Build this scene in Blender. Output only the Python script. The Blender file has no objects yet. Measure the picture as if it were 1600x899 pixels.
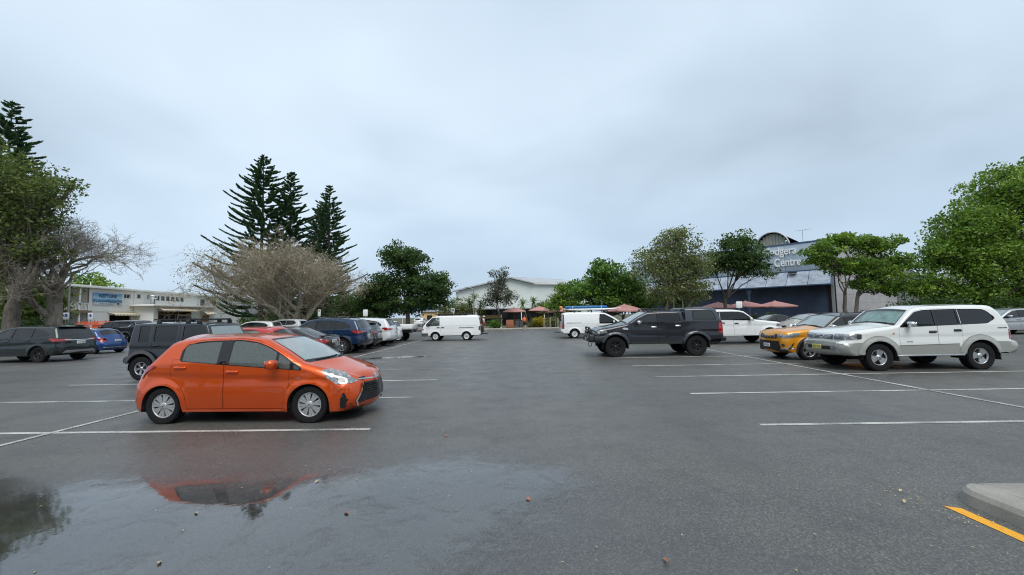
import bpy, bmesh, math, random
import numpy as np
from mathutils import Vector, Matrix
from mathutils.geometry import delaunay_2d_cdt
R = math.radians
SC = bpy.context.scene
COL = SC.collection
rng = np.random.default_rng(7)

# ------------------------------------------------------------------ camera, sky, sun, exposure
cam_d = bpy.data.cameras.new('camera'); cam = bpy.data.objects.new('camera', cam_d); COL.objects.link(cam)
cam_d.sensor_width = 36.0; cam_d.lens = 36.0*630/1600; cam_d.clip_end = 3000; cam_d.clip_start = 0.05
cam.matrix_world = Matrix.Translation((0, 0, 1.73)) @ (Matrix.Rotation(math.atan(14/630), 4, 'Z') @ Matrix.Rotation(math.pi/2+math.atan(44/630.16), 4, 'X') @ Matrix.Rotation(-0.018, 4, 'Z'))
SC.camera = cam
SUN_EL, SUN_AZ = R(56), R(166)          # azimuth clockwise from +Y: high, behind the camera and to the right
W = bpy.data.worlds.new('World'); SC.world = W; W.use_nodes = True
nt = W.node_tree; nt.nodes.clear()
def wn(t, **k):
    n = nt.nodes.new(t)
    for a, b in k.items(): setattr(n, a, b)
    return n
sky = wn('ShaderNodeTexSky', sky_type='NISHITA', sun_disc=False, sun_elevation=SUN_EL, sun_rotation=SUN_AZ, air_density=1.0, dust_density=2.0, ozone_density=2.0)
skys = wn('ShaderNodeVectorMath', operation='SCALE'); skys.inputs['Scale'].default_value = 0.10
nt.links.new(sky.outputs[0], skys.inputs[0])
tc = wn('ShaderNodeTexCoord')
sep = wn('ShaderNodeSeparateXYZ'); nt.links.new(tc.outputs['Generated'], sep.inputs[0])
def wm(op, a, b=None, c=None):
    n = wn('ShaderNodeMath', operation=op)
    for i, v in enumerate((a, b, c)):
        if v is None: continue
        if isinstance(v, (int, float)): n.inputs[i].default_value = v
        else: nt.links.new(v, n.inputs[i])
    return n.outputs[0]
zc = wm('ADD', wm('MAXIMUM', sep.outputs['Z'], 0.0), 0.22)
comb = wn('ShaderNodeCombineXYZ')
nt.links.new(wm('DIVIDE', sep.outputs['X'], zc), comb.inputs[0]); nt.links.new(wm('DIVIDE', sep.outputs['Y'], zc), comb.inputs[1])
def wnoise(scale, det, dist, off):
    mp = wn('ShaderNodeMapping'); mp.inputs['Location'].default_value = off
    nt.links.new(comb.outputs[0], mp.inputs[0])
    n = wn('ShaderNodeTexNoise'); n.inputs['Scale'].default_value = scale; n.inputs['Detail'].default_value = det
    n.inputs['Roughness'].default_value = 0.48; n.inputs['Distortion'].default_value = dist
    nt.links.new(mp.outputs[0], n.inputs['Vector']); return n.outputs['Fac']
cl = wm('ADD', wm('MULTIPLY', wnoise(0.42, 4.0, 0.25, (-4.2, 1.9, 0.0)), 0.72), wm('MULTIPLY', wnoise(1.2, 3.0, 0.4, (8.0, 2.0, 0.0)), 0.28))
ramp = wn('ShaderNodeValToRGB'); nt.links.new(cl, ramp.inputs[0])
e = ramp.color_ramp.elements
e[0].position = 0.33; e[0].color = (0.275, 0.335, 0.392, 1)
e[1].position = 0.66; e[1].color = (0.545, 0.635, 0.712, 1)
m = ramp.color_ramp.elements.new(0.5); m.color = (0.405, 0.488, 0.570, 1)
# thin cloud towards the horizon lets the blue of the air through
hz = wn('ShaderNodeMapRange'); nt.links.new(sep.outputs['Z'], hz.inputs[0]); hz.inputs[1].default_value = 0.0; hz.inputs[2].default_value = 0.42
hz.inputs[3].default_value = 0.72; hz.inputs[4].default_value = 0.0; hz.interpolation_type = 'SMOOTHSTEP'
mixh = wn('ShaderNodeMixRGB'); nt.links.new(hz.outputs[0], mixh.inputs[0]); nt.links.new(ramp.outputs[0], mixh.inputs[1]); mixh.inputs[2].default_value = (0.322, 0.415, 0.522, 1)
mixs = wn('ShaderNodeMixRGB'); mixs.inputs[0].default_value = 0.10; nt.links.new(mixh.outputs[0], mixs.inputs[1]); nt.links.new(skys.outputs[0], mixs.inputs[2])
bg = wn('ShaderNodeBackground'); nt.links.new(mixs.outputs[0], bg.inputs[0]); bg.inputs[1].default_value = 1.0
wo = wn('ShaderNodeOutputWorld'); nt.links.new(bg.outputs[0], wo.inputs[0])
sd = bpy.data.lights.new('sun', 'SUN'); sd.energy = 1.5; sd.angle = R(38); sd.color = (1.0, 0.965, 0.91)
sun = bpy.data.objects.new('sun', sd); COL.objects.link(sun)
sdir = Vector((math.sin(SUN_AZ)*math.cos(SUN_EL), math.cos(SUN_AZ)*math.cos(SUN_EL), math.sin(SUN_EL)))
sun.rotation_euler = sdir.to_track_quat('Z', 'Y').to_euler(); sun.location = (0, -20, 40)
SC.view_settings.view_transform = 'Standard'; SC.view_settings.look = 'None'; SC.view_settings.exposure = 0.72; SC.view_settings.gamma = 1.0
SC.view_settings.use_curve_mapping = False
SC.render.engine = 'CYCLES'
SC.cycles.filter_width = 1.1; SC.cycles.max_bounces = 8; SC.cycles.transparent_max_bounces = 24

# ------------------------------------------------------------------ materials
MATS = {}
class NT:
    def __init__(s, name):
        s.m = bpy.data.materials.new(name); s.m.use_nodes = True; s.t = s.m.node_tree; s.b = s.t.nodes['Principled BSDF']; s.o = s.t.nodes['Material Output']
        MATS[name] = s.m
    def n(s, t, **k):
        n = s.t.nodes.new(t)
        for a, b in k.items(): setattr(n, a, b)
        return n
    def l(s, a, b): s.t.links.new(a, b)
    def val(s, sock, v):
        if hasattr(v, 'is_linked') or hasattr(v, 'links'): s.l(v, sock)
        else: sock.default_value = v
    def noise(s, scale, det=4, rough=0.5, vec=None, dist=0.0, out='Fac'):
        n = s.n('ShaderNodeTexNoise'); n.inputs['Scale'].default_value = scale; n.inputs['Detail'].default_value = det
        n.inputs['Roughness'].default_value = rough; n.inputs['Distortion'].default_value = dist
        s.l(vec if vec is not None else s.coord(), n.inputs['Vector']); return n.outputs[out]
    def coord(s, which='Object'):
        if not hasattr(s, 'tc'): s.tc = s.n('ShaderNodeTexCoord')
        return s.tc.outputs[which]
    def ramp(s, f, stops):
        n = s.n('ShaderNodeValToRGB'); s.l(f, n.inputs[0]); e = n.color_ramp.elements
        while len(e) < len(stops): e.new(0.5)
        for i, (p, c) in enumerate(stops):
            e[i].position = p; e[i].color = (c, c, c, 1) if isinstance(c, (int, float)) else (*c, 1)
        return n.outputs[0]
    def mix(s, f, a, b, mode='MIX'):
        n = s.n('ShaderNodeMixRGB', blend_type=mode)
        for i, v in ((0, f), (1, a), (2, b)):
            if isinstance(v, tuple): v = (*v, 1) if len(v) == 3 else v
            s.val(n.inputs[i], v)
        return n.outputs[0]
    def math(s, op, a, b=0.0):
        n = s.n('ShaderNodeMath', operation=op); s.val(n.inputs[0], a); s.val(n.inputs[1], b); return n.outputs[0]
    def bump(s, h, strength=0.3, dist=0.01):
        n = s.n('ShaderNodeBump'); n.inputs['Strength'].default_value = strength; n.inputs['Distance'].default_value = dist
        s.l(h, n.inputs['Height']); s.l(n.outputs[0], s.b.inputs['Normal']); return n.outputs[0]
    def set(s, **k):
        for a, v in k.items():
            a = a.replace('_', ' ')
            if isinstance(v, tuple): v = (*v, 1) if len(v) == 3 else v
            s.val(s.b.inputs[a], v)
        return s.m

def plain(name, col, rough=0.6, metal=0.0, vary=0.25, scale=6.0, spec=0.5):
    a = NT(name)
    f = a.noise(scale, 5, 0.6)
    c = a.ramp(f, [(0.3, tuple(x*(1-vary) for x in col)), (0.7, tuple(min(1, x*(1+vary*0.6)) for x in col))])
    a.set(Base_Color=c, Roughness=rough, Metallic=metal, Specular_IOR_Level=spec)
    return a.m
def paint(name, col, metal=0.0, rough=0.32, flake=0.0):
    a = NT(name)
    oi = a.n('ShaderNodeObjectInfo')
    dirt = a.noise(3.0, 6, 0.65, a.coord())
    drops = a.noise(170.0, 1.0, 0.4, a.coord())
    # thin road film low on the panels: dirt with a shape of its own
    sp = a.n('ShaderNodeSeparateXYZ'); a.l(a.coord(), sp.inputs[0])
    low = a.math('MULTIPLY', a.ramp(sp.outputs['Z'], [(0.22, 0.35), (0.50, 0.0)]), dirt)
    c = a.mix(low, col, tuple(x*0.5+0.03 for x in col))
    a.set(Base_Color=c, Metallic=metal, Roughness=a.ramp(dirt, [(0.3, rough*0.85), (0.75, rough*1.2)]), Coat_Weight=1.0, Coat_Roughness=0.035, Specular_IOR_Level=0.2)
    n = a.n('ShaderNodeBump'); n.inputs['Strength'].default_value = 0.02; n.inputs['Distance'].default_value = 0.001
    a.l(a.ramp(drops, [(0.60, 0.0), (0.68, 1.0)]), n.inputs['Height']); a.l(n.outputs[0], a.b.inputs['Coat Normal'])
    return a.m
def glass(name, tint, film=0.10, filmcol=(0.55, 0.60, 0.60), rough=0.02):
    a = NT(name); a.t.nodes.remove(a.b)
    tr = a.n('ShaderNodeBsdfTransparent'); tr.inputs[0].default_value = (*tint, 1)
    gl = a.n('ShaderNodeBsdfGlossy'); gl.inputs['Roughness'].default_value = rough; gl.inputs[0].default_value = (1, 1, 1, 1)
    df = a.n('ShaderNodeBsdfDiffuse'); df.inputs[0].default_value = (*filmcol, 1)
    fr = a.n('ShaderNodeFresnel'); fr.inputs[0].default_value = 1.55
    mp = a.n('ShaderNodeMapping'); mp.inputs['Scale'].default_value = (60, 60, 9.0); mp.inputs['Rotation'].default_value = (0, 0.25, 0)
    a.l(a.coord(), mp.inputs[0])
    streak = a.ramp(a.noise(1.0, 5, 0.6, mp.outputs[0]), [(0.3, film*0.78), (0.75, film*1.22)])
    m1 = a.n('ShaderNodeMixShader'); a.l(streak, m1.inputs[0]); a.l(tr.outputs[0], m1.inputs[1]); a.l(df.outputs[0], m1.inputs[2])
    m2 = a.n('ShaderNodeMixShader'); a.l(fr.outputs[0], m2.inputs[0]); a.l(m1.outputs[0], m2.inputs[1]); a.l(gl.outputs[0], m2.inputs[2])
    a.l(m2.outputs[0], a.o.inputs[0]); return a.m
def lamp_mat(name, col, rough=0.08, trans=0.0):
    a = NT(name)
    v = a.n('ShaderNodeTexVoronoi'); v.inputs['Scale'].default_value = 16; a.l(a.coord(), v.inputs['Vector'])
    c = a.ramp(v.outputs['Distance'], [(0.1, tuple(x*1.0 for x in col)), (0.6, tuple(x*0.45 for x in col))])
    a.set(Base_Color=c, Roughness=rough, Coat_Weight=1.0, Coat_Roughness=0.02, Metallic=trans)
    return a.m

paint('paint_orange', (0.66, 0.080, 0.006), 0.60, 0.31)
paint('paint_white', (0.70, 0.71, 0.70)); paint('paint_offwhite', (0.66, 0.67, 0.645)); paint('paint_greywhite', (0.58, 0.60, 0.61))
paint('paint_black', (0.008, 0.0085, 0.010), 0.0, 0.3); paint('paint_charcoal', (0.013, 0.0145, 0.0205), 0.15, 0.4)
paint('paint_darkgreen', (0.003, 0.008, 0.0075), 0.0, 0.35); paint('paint_blue', (0.006, 0.022, 0.062), 0.2, 0.33)
paint('paint_royal', (0.014, 0.05, 0.17), 0.3, 0.33); paint('paint_grey', (0.045, 0.047, 0.053), 0.4, 0.35)
paint('paint_bronze', (0.030, 0.026, 0.027), 0.3, 0.35); paint('paint_silver', (0.45, 0.46, 0.47), 0.7, 0.36)
paint('paint_red', (0.42, 0.02, 0.015), 0.0, 0.33); paint('paint_amber', (0.66, 0.27, 0.012), 0.25, 0.33)
paint('paint_beige', (0.52, 0.48, 0.41), 0.5, 0.36); paint('paint_roofblack', (0.012, 0.013, 0.015))
paint('paint_lowersilver', (0.31, 0.315, 0.285), 0.3, 0.42)
glass('glass_clear', (0.62, 0.70, 0.67), 0.20, (0.40, 0.46, 0.44)); glass('glass_screen', (0.55, 0.62, 0.60), 0.50, (0.50, 0.60, 0.62)); glass('glass_bare', (0.85, 0.93, 0.89), 0.03, (0.5, 0.6, 0.6))  # screen film: dew plus a pale tint standing in for sky reflection
glass('glass_tint', (0.17, 0.19, 0.185), 0.006); glass('glass_mid', (0.48, 0.55, 0.53), 0.03)
lamp_mat('lamp_clear', (0.40, 0.42, 0.43), 0.12, 0.15); lamp_mat('lamp_red', (0.50, 0.012, 0.012)); lamp_mat('lamp_amber', (0.75, 0.22, 0.01))
lamp_mat('lamp_dark', (0.10, 0.10, 0.11), 0.08, 0.3)
plain('plastic_black', (0.018, 0.018, 0.019), 0.5, 0, 0.3, 20); plain('plastic_gloss', (0.012, 0.012, 0.013), 0.12)
plain('plastic_grey', (0.07, 0.072, 0.075), 0.5); plain('liner', (0.008, 0.008, 0.008), 0.9); plain('interior', (0.035, 0.035, 0.036), 0.8)
plain('seat_fabric', (0.10, 0.10, 0.105), 0.85); plain('chrome', (0.72, 0.73, 0.74), 0.12, 1.0, 0.05); plain('alloy', (0.50, 0.51, 0.52), 0.28, 0.85, 0.1)
plain('alloy_dark', (0.03, 0.03, 0.032), 0.3, 0.5); plain('steel_white', (0.62, 0.63, 0.62), 0.4, 0.2); plain('hubcap', (0.46, 0.47, 0.48), 0.3, 0.6, 0.1)
plain('tyre', (0.012, 0.012, 0.013), 0.8, 0, 0.3, 14, 0.2); plain('plate_white', (0.72, 0.72, 0.70), 0.4); plain('plate_yellow', (0.62, 0.55, 0.16), 0.4)
plain('sunshade', (0.66, 0.80, 0.74), 0.35, 0.1, 0.45, 5.0)

# ------------------------------------------------------------------ mesh builder
class MB:
    def __init__(s): s.v = []; s.f = []; s.n = []; s.k = 0
    def add(s, v, f, n=None):
        v = np.asarray(v, float)
        if n is None:
            for fc in f:
                p = v[list(fc)]
                a = np.zeros(3)
                for i in range(len(p)): a += np.cross(p[i]-p[0], p[(i+1) % len(p)]-p[0])
                l = np.linalg.norm(a); a = a/l if l > 1e-12 else np.array([0, 0, 1.])
                s.v.append(p); s.n.append(np.repeat(a[None], len(p), 0)); s.f.append(tuple(range(s.k, s.k+len(p)))); s.k += len(p)
        else:
            s.v.append(v); s.n.append(np.asarray(n, float)); s.f += [tuple(i+s.k for i in fc) for fc in f]; s.k += len(v)
        return s
    def merge(s, o, M=None):
        V = np.vstack(o.v); N = np.vstack(o.n)
        if M is not None:
            M = np.array(M); V = V@M[:3, :3].T+M[:3, 3]; N = N@np.linalg.inv(M[:3, :3]); N /= np.linalg.norm(N, axis=1)[:, None]+1e-12
        s.v.append(V); s.n.append(N); s.f += [tuple(i+s.k for i in fc) for fc in o.f]; s.k += len(V); return s
    def mesh(s, name):
        V = np.vstack(s.v); N = np.vstack(s.n)
        me = bpy.data.meshes.new(name); me.from_pydata(V.tolist(), [], s.f)
        me.polygons.foreach_set('use_smooth', np.ones(len(me.polygons), bool))
        me.normals_split_custom_set_from_vertices(N.tolist()); me.update(); return me
    def build(s, name, mat, parent=None):
        return link(name, s.mesh(name), mat, parent)
    # ---- shapes
    def box(s, x0, x1, y0, y1, z0, z1, bev=0.0):
        if bev <= 0:
            v = [(x0, y0, z0), (x1, y0, z0), (x1, y1, z0), (x0, y1, z0), (x0, y0, z1), (x1, y0, z1), (x1, y1, z1), (x0, y1, z1)]
            return s.add(v, [(0, 3, 2, 1), (4, 5, 6, 7), (0, 1, 5, 4), (1, 2, 6, 5), (2, 3, 7, 6), (3, 0, 4, 7)])
        bev = min(bev, 0.49*min(x1-x0, y1-y0, z1-z0))
        bm = bmesh.new(); bmesh.ops.create_cube(bm, size=1.0)
        for v in bm.verts: v.co = ((x0+x1)/2+v.co.x*(x1-x0), (y0+y1)/2+v.co.y*(y1-y0), (z0+z1)/2+v.co.z*(z1-z0))
        bmesh.ops.bevel(bm, geom=bm.edges[:], offset=bev, segments=2, profile=0.5, affect='EDGES')
        bm.normal_update(); bm.verts.index_update()
        s.add([v.co[:] for v in bm.verts], [tuple(v.index for v in f.verts) for f in bm.faces], [v.normal[:] for v in bm.verts]); bm.free(); return s
    def tube(s, pts, rad, sides=8, cap=True):
        P = np.asarray(pts, float); n = len(P); rad = np.broadcast_to(np.asarray(rad, float), (n,))
        T = np.gradient(P, axis=0) if n > 2 else np.repeat((P[-1:]-P[:1]), n, 0)
        T /= np.linalg.norm(T, axis=1)[:, None]+1e-12
        ref = np.array([0, 0, 1.]) if abs(T[0, 2]) < 0.9 else np.array([1., 0, 0])
        V = []; N = []
        a = np.arange(sides)/sides*2*math.pi
        for i in range(n):
            u = np.cross(ref, T[i]); u /= np.linalg.norm(u)+1e-12; w = np.cross(T[i], u); ref = np.cross(T[i], u) if False else ref
            d = np.cos(a)[:, None]*u+np.sin(a)[:, None]*w
            V.append(P[i]+d*rad[i]); N.append(d)
        f = []
        for i in range(n-1):
            for j in range(sides):
                k = (j+1) % sides
                f.append((i*sides+j, i*sides+k, (i+1)*sides+k, (i+1)*sides+j))
        s.add(np.vstack(V), f, np.vstack(N))
        if cap:
            for i, fl in ((0, True), (n-1, False)):
                q = tuple(range(sides)); s.add(V[i], [q[::-1] if fl else q])
        return s
    def lathe(s, prof, sides=28, axis='y', center=(0, 0, 0)):
        # prof: (radius, along) points
        p = np.asarray(prof, float); t = np.gradient(p, axis=0); nn = np.stack([t[:, 1], -t[:, 0]], 1); nn /= np.linalg.norm(nn, axis=1)[:, None]+1e-12
        a = np.arange(sides)/sides*2*math.pi; V = []; N = []
        for (r, h), (nr, nh) in zip(p, nn):
            for t_ in a:
                c, q = math.cos(t_), math.sin(t_)
                if axis == 'y': V.append((r*c, h, r*q)); N.append((nr*c, nh, nr*q))
                elif axis == 'x': V.append((h, r*c, r*q)); N.append((nh, nr*c, nr*q))
                else: V.append((r*c, r*q, h)); N.append((nr*c, nr*q, nh))
        f = []
        for i in range(len(p)-1):
            for j in range(sides):
                k = (j+1) % sides; q = (i*sides+j, i*sides+k, (i+1)*sides+k, (i+1)*sides+j)
                f.append(q[::-1] if axis == 'y' else q)
        V = np.array(V)+np.array(center)
        return s.add(V, f, N)
    def prism(s, poly, y0, y1, axis='y'):
        n = len(poly)
        def P(a, b, h): return (a, h, b) if axis == 'y' else ((h, a, b) if axis == 'x' else (a, b, h))
        v = [P(a, b, y0) for a, b in poly]+[P(a, b, y1) for a, b in poly]
        return s.add(v, [tuple(range(n)), tuple(range(2*n-1, n-1, -1))]+[(i, i+n, (i+1) % n+n, (i+1) % n) for i in range(n)])

def link(name, me, mat, parent=None):
    o = bpy.data.objects.new(name, me); COL.objects.link(o)
    if mat is not None and len(me.materials) == 0: me.materials.append(MATS[mat] if isinstance(mat, str) else mat)
    if parent is not None: o.parent = parent
    return o
def thing(name, label, cat, loc=(0, 0, 0), rz=0.0, group=None):
    o = bpy.data.objects.new(name, None); COL.objects.link(o); o.empty_display_size = 0.3
    o.location = loc; o.rotation_euler = (0, 0, rz); return tag(o, label, cat, group)
def tag(o, label, cat, group=None):
    o['label'] = label; o['category'] = cat
    if group: o['group'] = group
    return o
def struct(o, kind='structure'):
    o['kind'] = kind; return o
def bar(a, b, w, h):
    """box between two points, returned as MB"""
    m = MB(); a = np.array(a, float); b = np.array(b, float); d = b-a; L = np.linalg.norm(d); d /= L
    ref = np.array([0, 0, 1.]) if abs(d[2]) < 0.95 else np.array([1., 0, 0])
    u = np.cross(ref, d); u /= np.linalg.norm(u); w_ = np.cross(d, u)
    v = [a+u*sx*w/2+w_*sz*h/2 for sx, sz in ((-1, -1), (1, -1), (1, 1), (-1, 1))]+[b+u*sx*w/2+w_*sz*h/2 for sx, sz in ((-1, -1), (1, -1), (1, 1), (-1, 1))]
    return m.add(v, [(3, 2, 1, 0), (4, 5, 6, 7), (0, 1, 5, 4), (1, 2, 6, 5), (2, 3, 7, 6), (3, 0, 4, 7)])
# ------------------------------------------------------------------ vehicle engine: a side profile swept across, rounded into side panels
def pip(P, poly):
    P = np.asarray(P, float); q = np.asarray(poly, float); ins = np.zeros(len(P), bool)
    xi, yi = q[:, 0], q[:, 1]; xj, yj = np.roll(xi, 1), np.roll(yi, 1); k = (xj-xi)/np.where(np.abs(yj-yi) < 1e-12, 1e-12, yj-yi)
    bb = (P[:, 0] <= xi.max()) & (P[:, 1] >= yi.min()) & (P[:, 1] <= yi.max()); I = np.nonzero(bb)[0]
    for c in range(0, len(I), 4000):
        J = I[c:c+4000]; x = P[J, 0][:, None]; y = P[J, 1][:, None]
        ins[J] = (((yi > y) != (yj > y)) & (x < k*(y-yi)+xi)).sum(1) % 2 == 1
    return ins
def densify(poly, step):
    P = np.asarray(poly, float); D = np.roll(P, -1, 0)-P; k = np.maximum(1, np.ceil(np.hypot(D[:, 0], D[:, 1])/step)).astype(int)
    i = np.repeat(np.arange(len(P)), k); j = np.arange(len(i))-np.repeat(np.cumsum(k)-k, k)
    return P[i]+D[i]*(j/k[i])[:, None]
def roundp(poly, r, n=4):
    out = []; P = [np.array(p, float) for p in poly]; N = len(P)
    for i in range(N):
        a, b, c = P[i-1], P[i], P[(i+1) % N]; u = a-b; v = c-b; lu, lv = np.linalg.norm(u), np.linalg.norm(v)
        if lu < 1e-6 or lv < 1e-6: continue
        k = min(r, 0.45*lu, 0.45*lv); p0 = b+u/lu*k; p2 = b+v/lv*k
        for j in range(n+1):
            t = j/n; out.append((1-t)**2*p0+2*t*(1-t)*b+t*t*p2)
    return [tuple(p) for p in out]
def inset(poly, d):
    P = np.array(poly, float); A = 0.5*np.sum(P[:, 0]*np.roll(P[:, 1], -1)-np.roll(P[:, 0], -1)*P[:, 1]); sg = 1 if A > 0 else -1
    e = np.roll(P, -1, 0)-P; l = np.linalg.norm(e, axis=1)[:, None]; e = e/(l+1e-12); n = np.stack([-e[:, 1], e[:, 0]], 1)*sg
    m = n+np.roll(n, 1, 0); m /= np.maximum(np.sum(m*np.roll(n, 1, 0), 1)[:, None], 0.35)
    return [tuple(p) for p in P+m*d]
def mesh2d(poly, holes, inner, step):
    loops = [densify(poly, step)]+[densify(h, step) for h in holes]
    V = []; E = []
    for lp in loops:
        k = len(V); n = len(lp); V += [tuple(p) for p in lp]; E += [(k+i, k+(i+1) % n) for i in range(n)]
    if len(inner):
        ok = pip(inner, poly)
        for h in holes: ok &= ~pip(inner, h)
        V += [tuple(p) for p in inner[ok]]
    r = delaunay_2d_cdt([Vector(p) for p in V], E, [], 0, 1e-5)
    vo = np.array([p[:] for p in r[0]]); tri = np.array([f for f in r[2] if len(f) == 3])
    if not len(tri): return vo, []
    c = vo[tri].mean(1); ok = pip(c, poly)
    for h in holes: ok &= ~pip(c, h)
    return vo, tri[ok]

_PANEL = {}
class Body:
    def __init__(s, prof, W, belt, axles, Rw, Ra, tum=0.25, flare=0.02, plan=0.05, bottom=None, sill=0.22, crease=(0.012, 0.75, 0.05), tuck=0.05, rs=1.0):
        s.key = repr((prof, W, belt, axles, Rw, Ra, tum, flare, plan, bottom, sill, crease, tuck, rs))
        s.W, s.belt, s.tum, s.ax, s.Rw, s.Ra, s.flare, s.plan, s.crease, s.tuck = W, belt, tum, axles, Rw, Ra, flare, plan, crease, tuck
        c = np.array([(p[0], p[1], p[2]*rs, p[3], p[5] if len(p) > 5 else 0.0) for p in prof], float); sharp = [len(p) > 4 and p[4] for p in prof]; n = len(c); s.c = c
        S = []; idx = []
        for i in range(n-1):
            p1, p2 = c[i], c[i+1]; L = np.linalg.norm(p2[:2]-p1[:2])
            def tang(k, one):
                if k in (0, n-1) or sharp[k]: return one
                a, b, d = c[k-1], c[k], c[k+1]; la = np.linalg.norm((b-a)[:2])+1e-6; lb = np.linalg.norm((d-b)[:2])+1e-6
                q = ((b-a)/la*lb+(d-b)/lb*la)/(la+lb); return q*min(L, 1.7*min(la, lb))
            m1 = tang(i, p2-p1); m2 = tang(i+1, p2-p1); k = max(2, int(math.ceil(L/0.035)))
            idx.append(len(S))
            for j in range(k):
                t = j/k; S.append((2*t**3-3*t*t+1)*p1+(t**3-2*t*t+t)*m1+(-2*t**3+3*t*t)*p2+(t**3-t*t)*m2)
        idx.append(len(S)); S.append(c[-1]); s.S = np.array(S); s.idx = idx
        s.S[:, 2] = np.maximum(s.S[:, 2], 0.02)
        t = np.gradient(s.S[:, :2], axis=0); t /= np.linalg.norm(t, axis=1)[:, None]+1e-12; s.N2 = np.stack([t[:, 1], -t[:, 0]], 1)
        s.x0, s.x1 = s.S[:, 0].min(), s.S[:, 0].max(); s.xm = (s.x0+s.x1)/2; s.Lh = (s.x1-s.x0)/2
        bot = bottom or [(s.x0, sill), (s.x1, sill)]; s.bot = np.array(sorted(bot))
        # side silhouette: over the top from the front, then back along the sill with the wheel arches cut out
        e0 = s.S[-1, :2]; e1 = s.S[0, :2]; pts = [tuple(p) for p in s.S[:, :2]]
        xs = list(np.arange(e0[0]+0.03, e1[0]-0.02, 0.04))
        for a in axles:
            zc = Rw; z0 = np.interp(a, s.bot[:, 0], s.bot[:, 1]); hw = math.sqrt(max(Ra**2-(z0-zc)**2, 0.01)); xs = [x for x in xs if abs(x-a) > hw+0.01]
            xs += list(a+Ra*np.cos(np.linspace(math.pi-math.asin((z0-zc)/Ra), math.asin((z0-zc)/Ra), 26)))
        xs = sorted(xs)
        s.lowz = lambda x: s._low(x)
        for x in xs: pts.append((x, s._low(x)))
        s.sil = pts; s.Z0 = min(p[1] for p in pts)
    def _low(s, x, grow=0.0):
        z = float(np.interp(x, s.bot[:, 0], s.bot[:, 1]))
        for a in s.ax:
            d = (s.Ra+grow)**2-(x-a)**2
            if d > 0: z = max(z, s.Rw+math.sqrt(d))
        return z
    def W0(s, x, z):
        x = np.asarray(x, float); z = np.asarray(z, float)
        u = np.abs(x-s.xm)/s.Lh; w = s.W/2*(1-s.plan*np.clip((u-0.25)/0.75, 0, 1)**2)
        ab = np.clip(z-s.belt, 0, None); w = w-(s.tum*ab+0.10*ab*ab)*np.minimum(1, ab/0.06+0.4)
        mid = 0.62*s.belt; dn = np.clip((mid-z)/mid, 0, 1); w = w-s.tuck*dn**2-0.018*np.clip((z-mid)/(s.belt-mid), 0, 1)
        a, zc, sl = s.crease; zz = zc*s.belt-sl*(x-s.xm)/s.Lh; q = np.clip((zz-z)/0.09, 0, 1); w = w-a*q*q*(3-2*q)*np.exp(-np.clip(zz-z-0.09, 0, 1)/0.25)
        for ax in s.ax:
            d = np.hypot(x-ax, z-s.Rw); w = w+s.flare*np.exp(-((d-s.Ra)/0.085)**2)*(z > s.Rw*0.5)
        return w
    def _near(s, x, z):
        P = np.stack([x, z], 1); A = s.S[:-1, :2]; B = s.S[1:, :2]; AB = B-A; L2 = np.sum(AB*AB, 1)+1e-12
        best = np.full(len(P), 1e9); rr = np.zeros(len(P)); nn = np.zeros((len(P), 2))
        for k in range(0, len(P), 1500):
            p = P[k:k+1500]; t = np.clip(((p[:, None]-A)*AB).sum(2)/L2, 0, 1); q = A+t[..., None]*AB; d = np.hypot(p[:, None, 0]-q[..., 0], p[:, None, 1]-q[..., 1])
            i = d.argmin(1); r_ = np.arange(len(p)); best[k:k+1500] = d[r_, i]; tt = t[r_, i]; rr[k:k+1500] = s.S[i, 2]*(1-tt)+s.S[i+1, 2]*tt; nn[k:k+1500] = s.N2[i]*(1-tt)[:, None]+s.N2[i+1]*tt[:, None]
        return best, rr, nn
    def Y(s, x, z):
        x = np.atleast_1d(np.asarray(x, float)); z = np.atleast_1d(np.asarray(z, float)); d, r, _ = s._near(x, z); w = s.W0(x, z)
        q = np.clip(r-d, 0, r); return w-r+np.sqrt(np.maximum(r*r-q*q, 0))
    def side(s, poly, holes=(), off=0.0, step=0.06):
        """triangulated patch of the left side; returns verts, tris, normals"""
        P = np.array(poly); x0, z0 = P.min(0); x1, z1 = P.max(0)
        gx, gz = np.meshgrid(np.arange(x0+step/2, x1, step), np.arange(z0+step/2, z1, step)); inner = np.stack([gx.ravel(), gz.ravel()], 1)
        d, r, _ = s._near(inner[:, 0], inner[:, 1]); inner = inner[d > r*np.where(r > .15, .35, .9)]
        ring = []
        for ph in ((14, 30, 48, 68, 90) if step > .056 else (8, 16, 25, 34, 44, 54, 65, 77, 90)):
            dd = s.S[:, 2]*(1-math.cos(R(ph))); ring.append(s.S[:, :2]-s.N2*dd[:, None])
        ring = np.vstack(ring); inner = np.vstack([inner, ring]) if len(inner) else ring
        ok = pip(inner, poly)
        inner = inner[ok]
        if len(inner):   # keep points off the boundary
            bd = densify(poly, step*0.5)
            for h in holes: bd = np.vstack([bd, densify(h, step*0.5)])
            dm = np.concatenate([((inner[c:c+800, None]-bd[None])**2).sum(2).min(1) for c in range(0, len(inner), 800)]); inner = inner[dm > 0.009**2]
        v, t = mesh2d(poly, holes, inner, step*0.6)
        return s.lift(v, off)+(t,)
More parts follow.
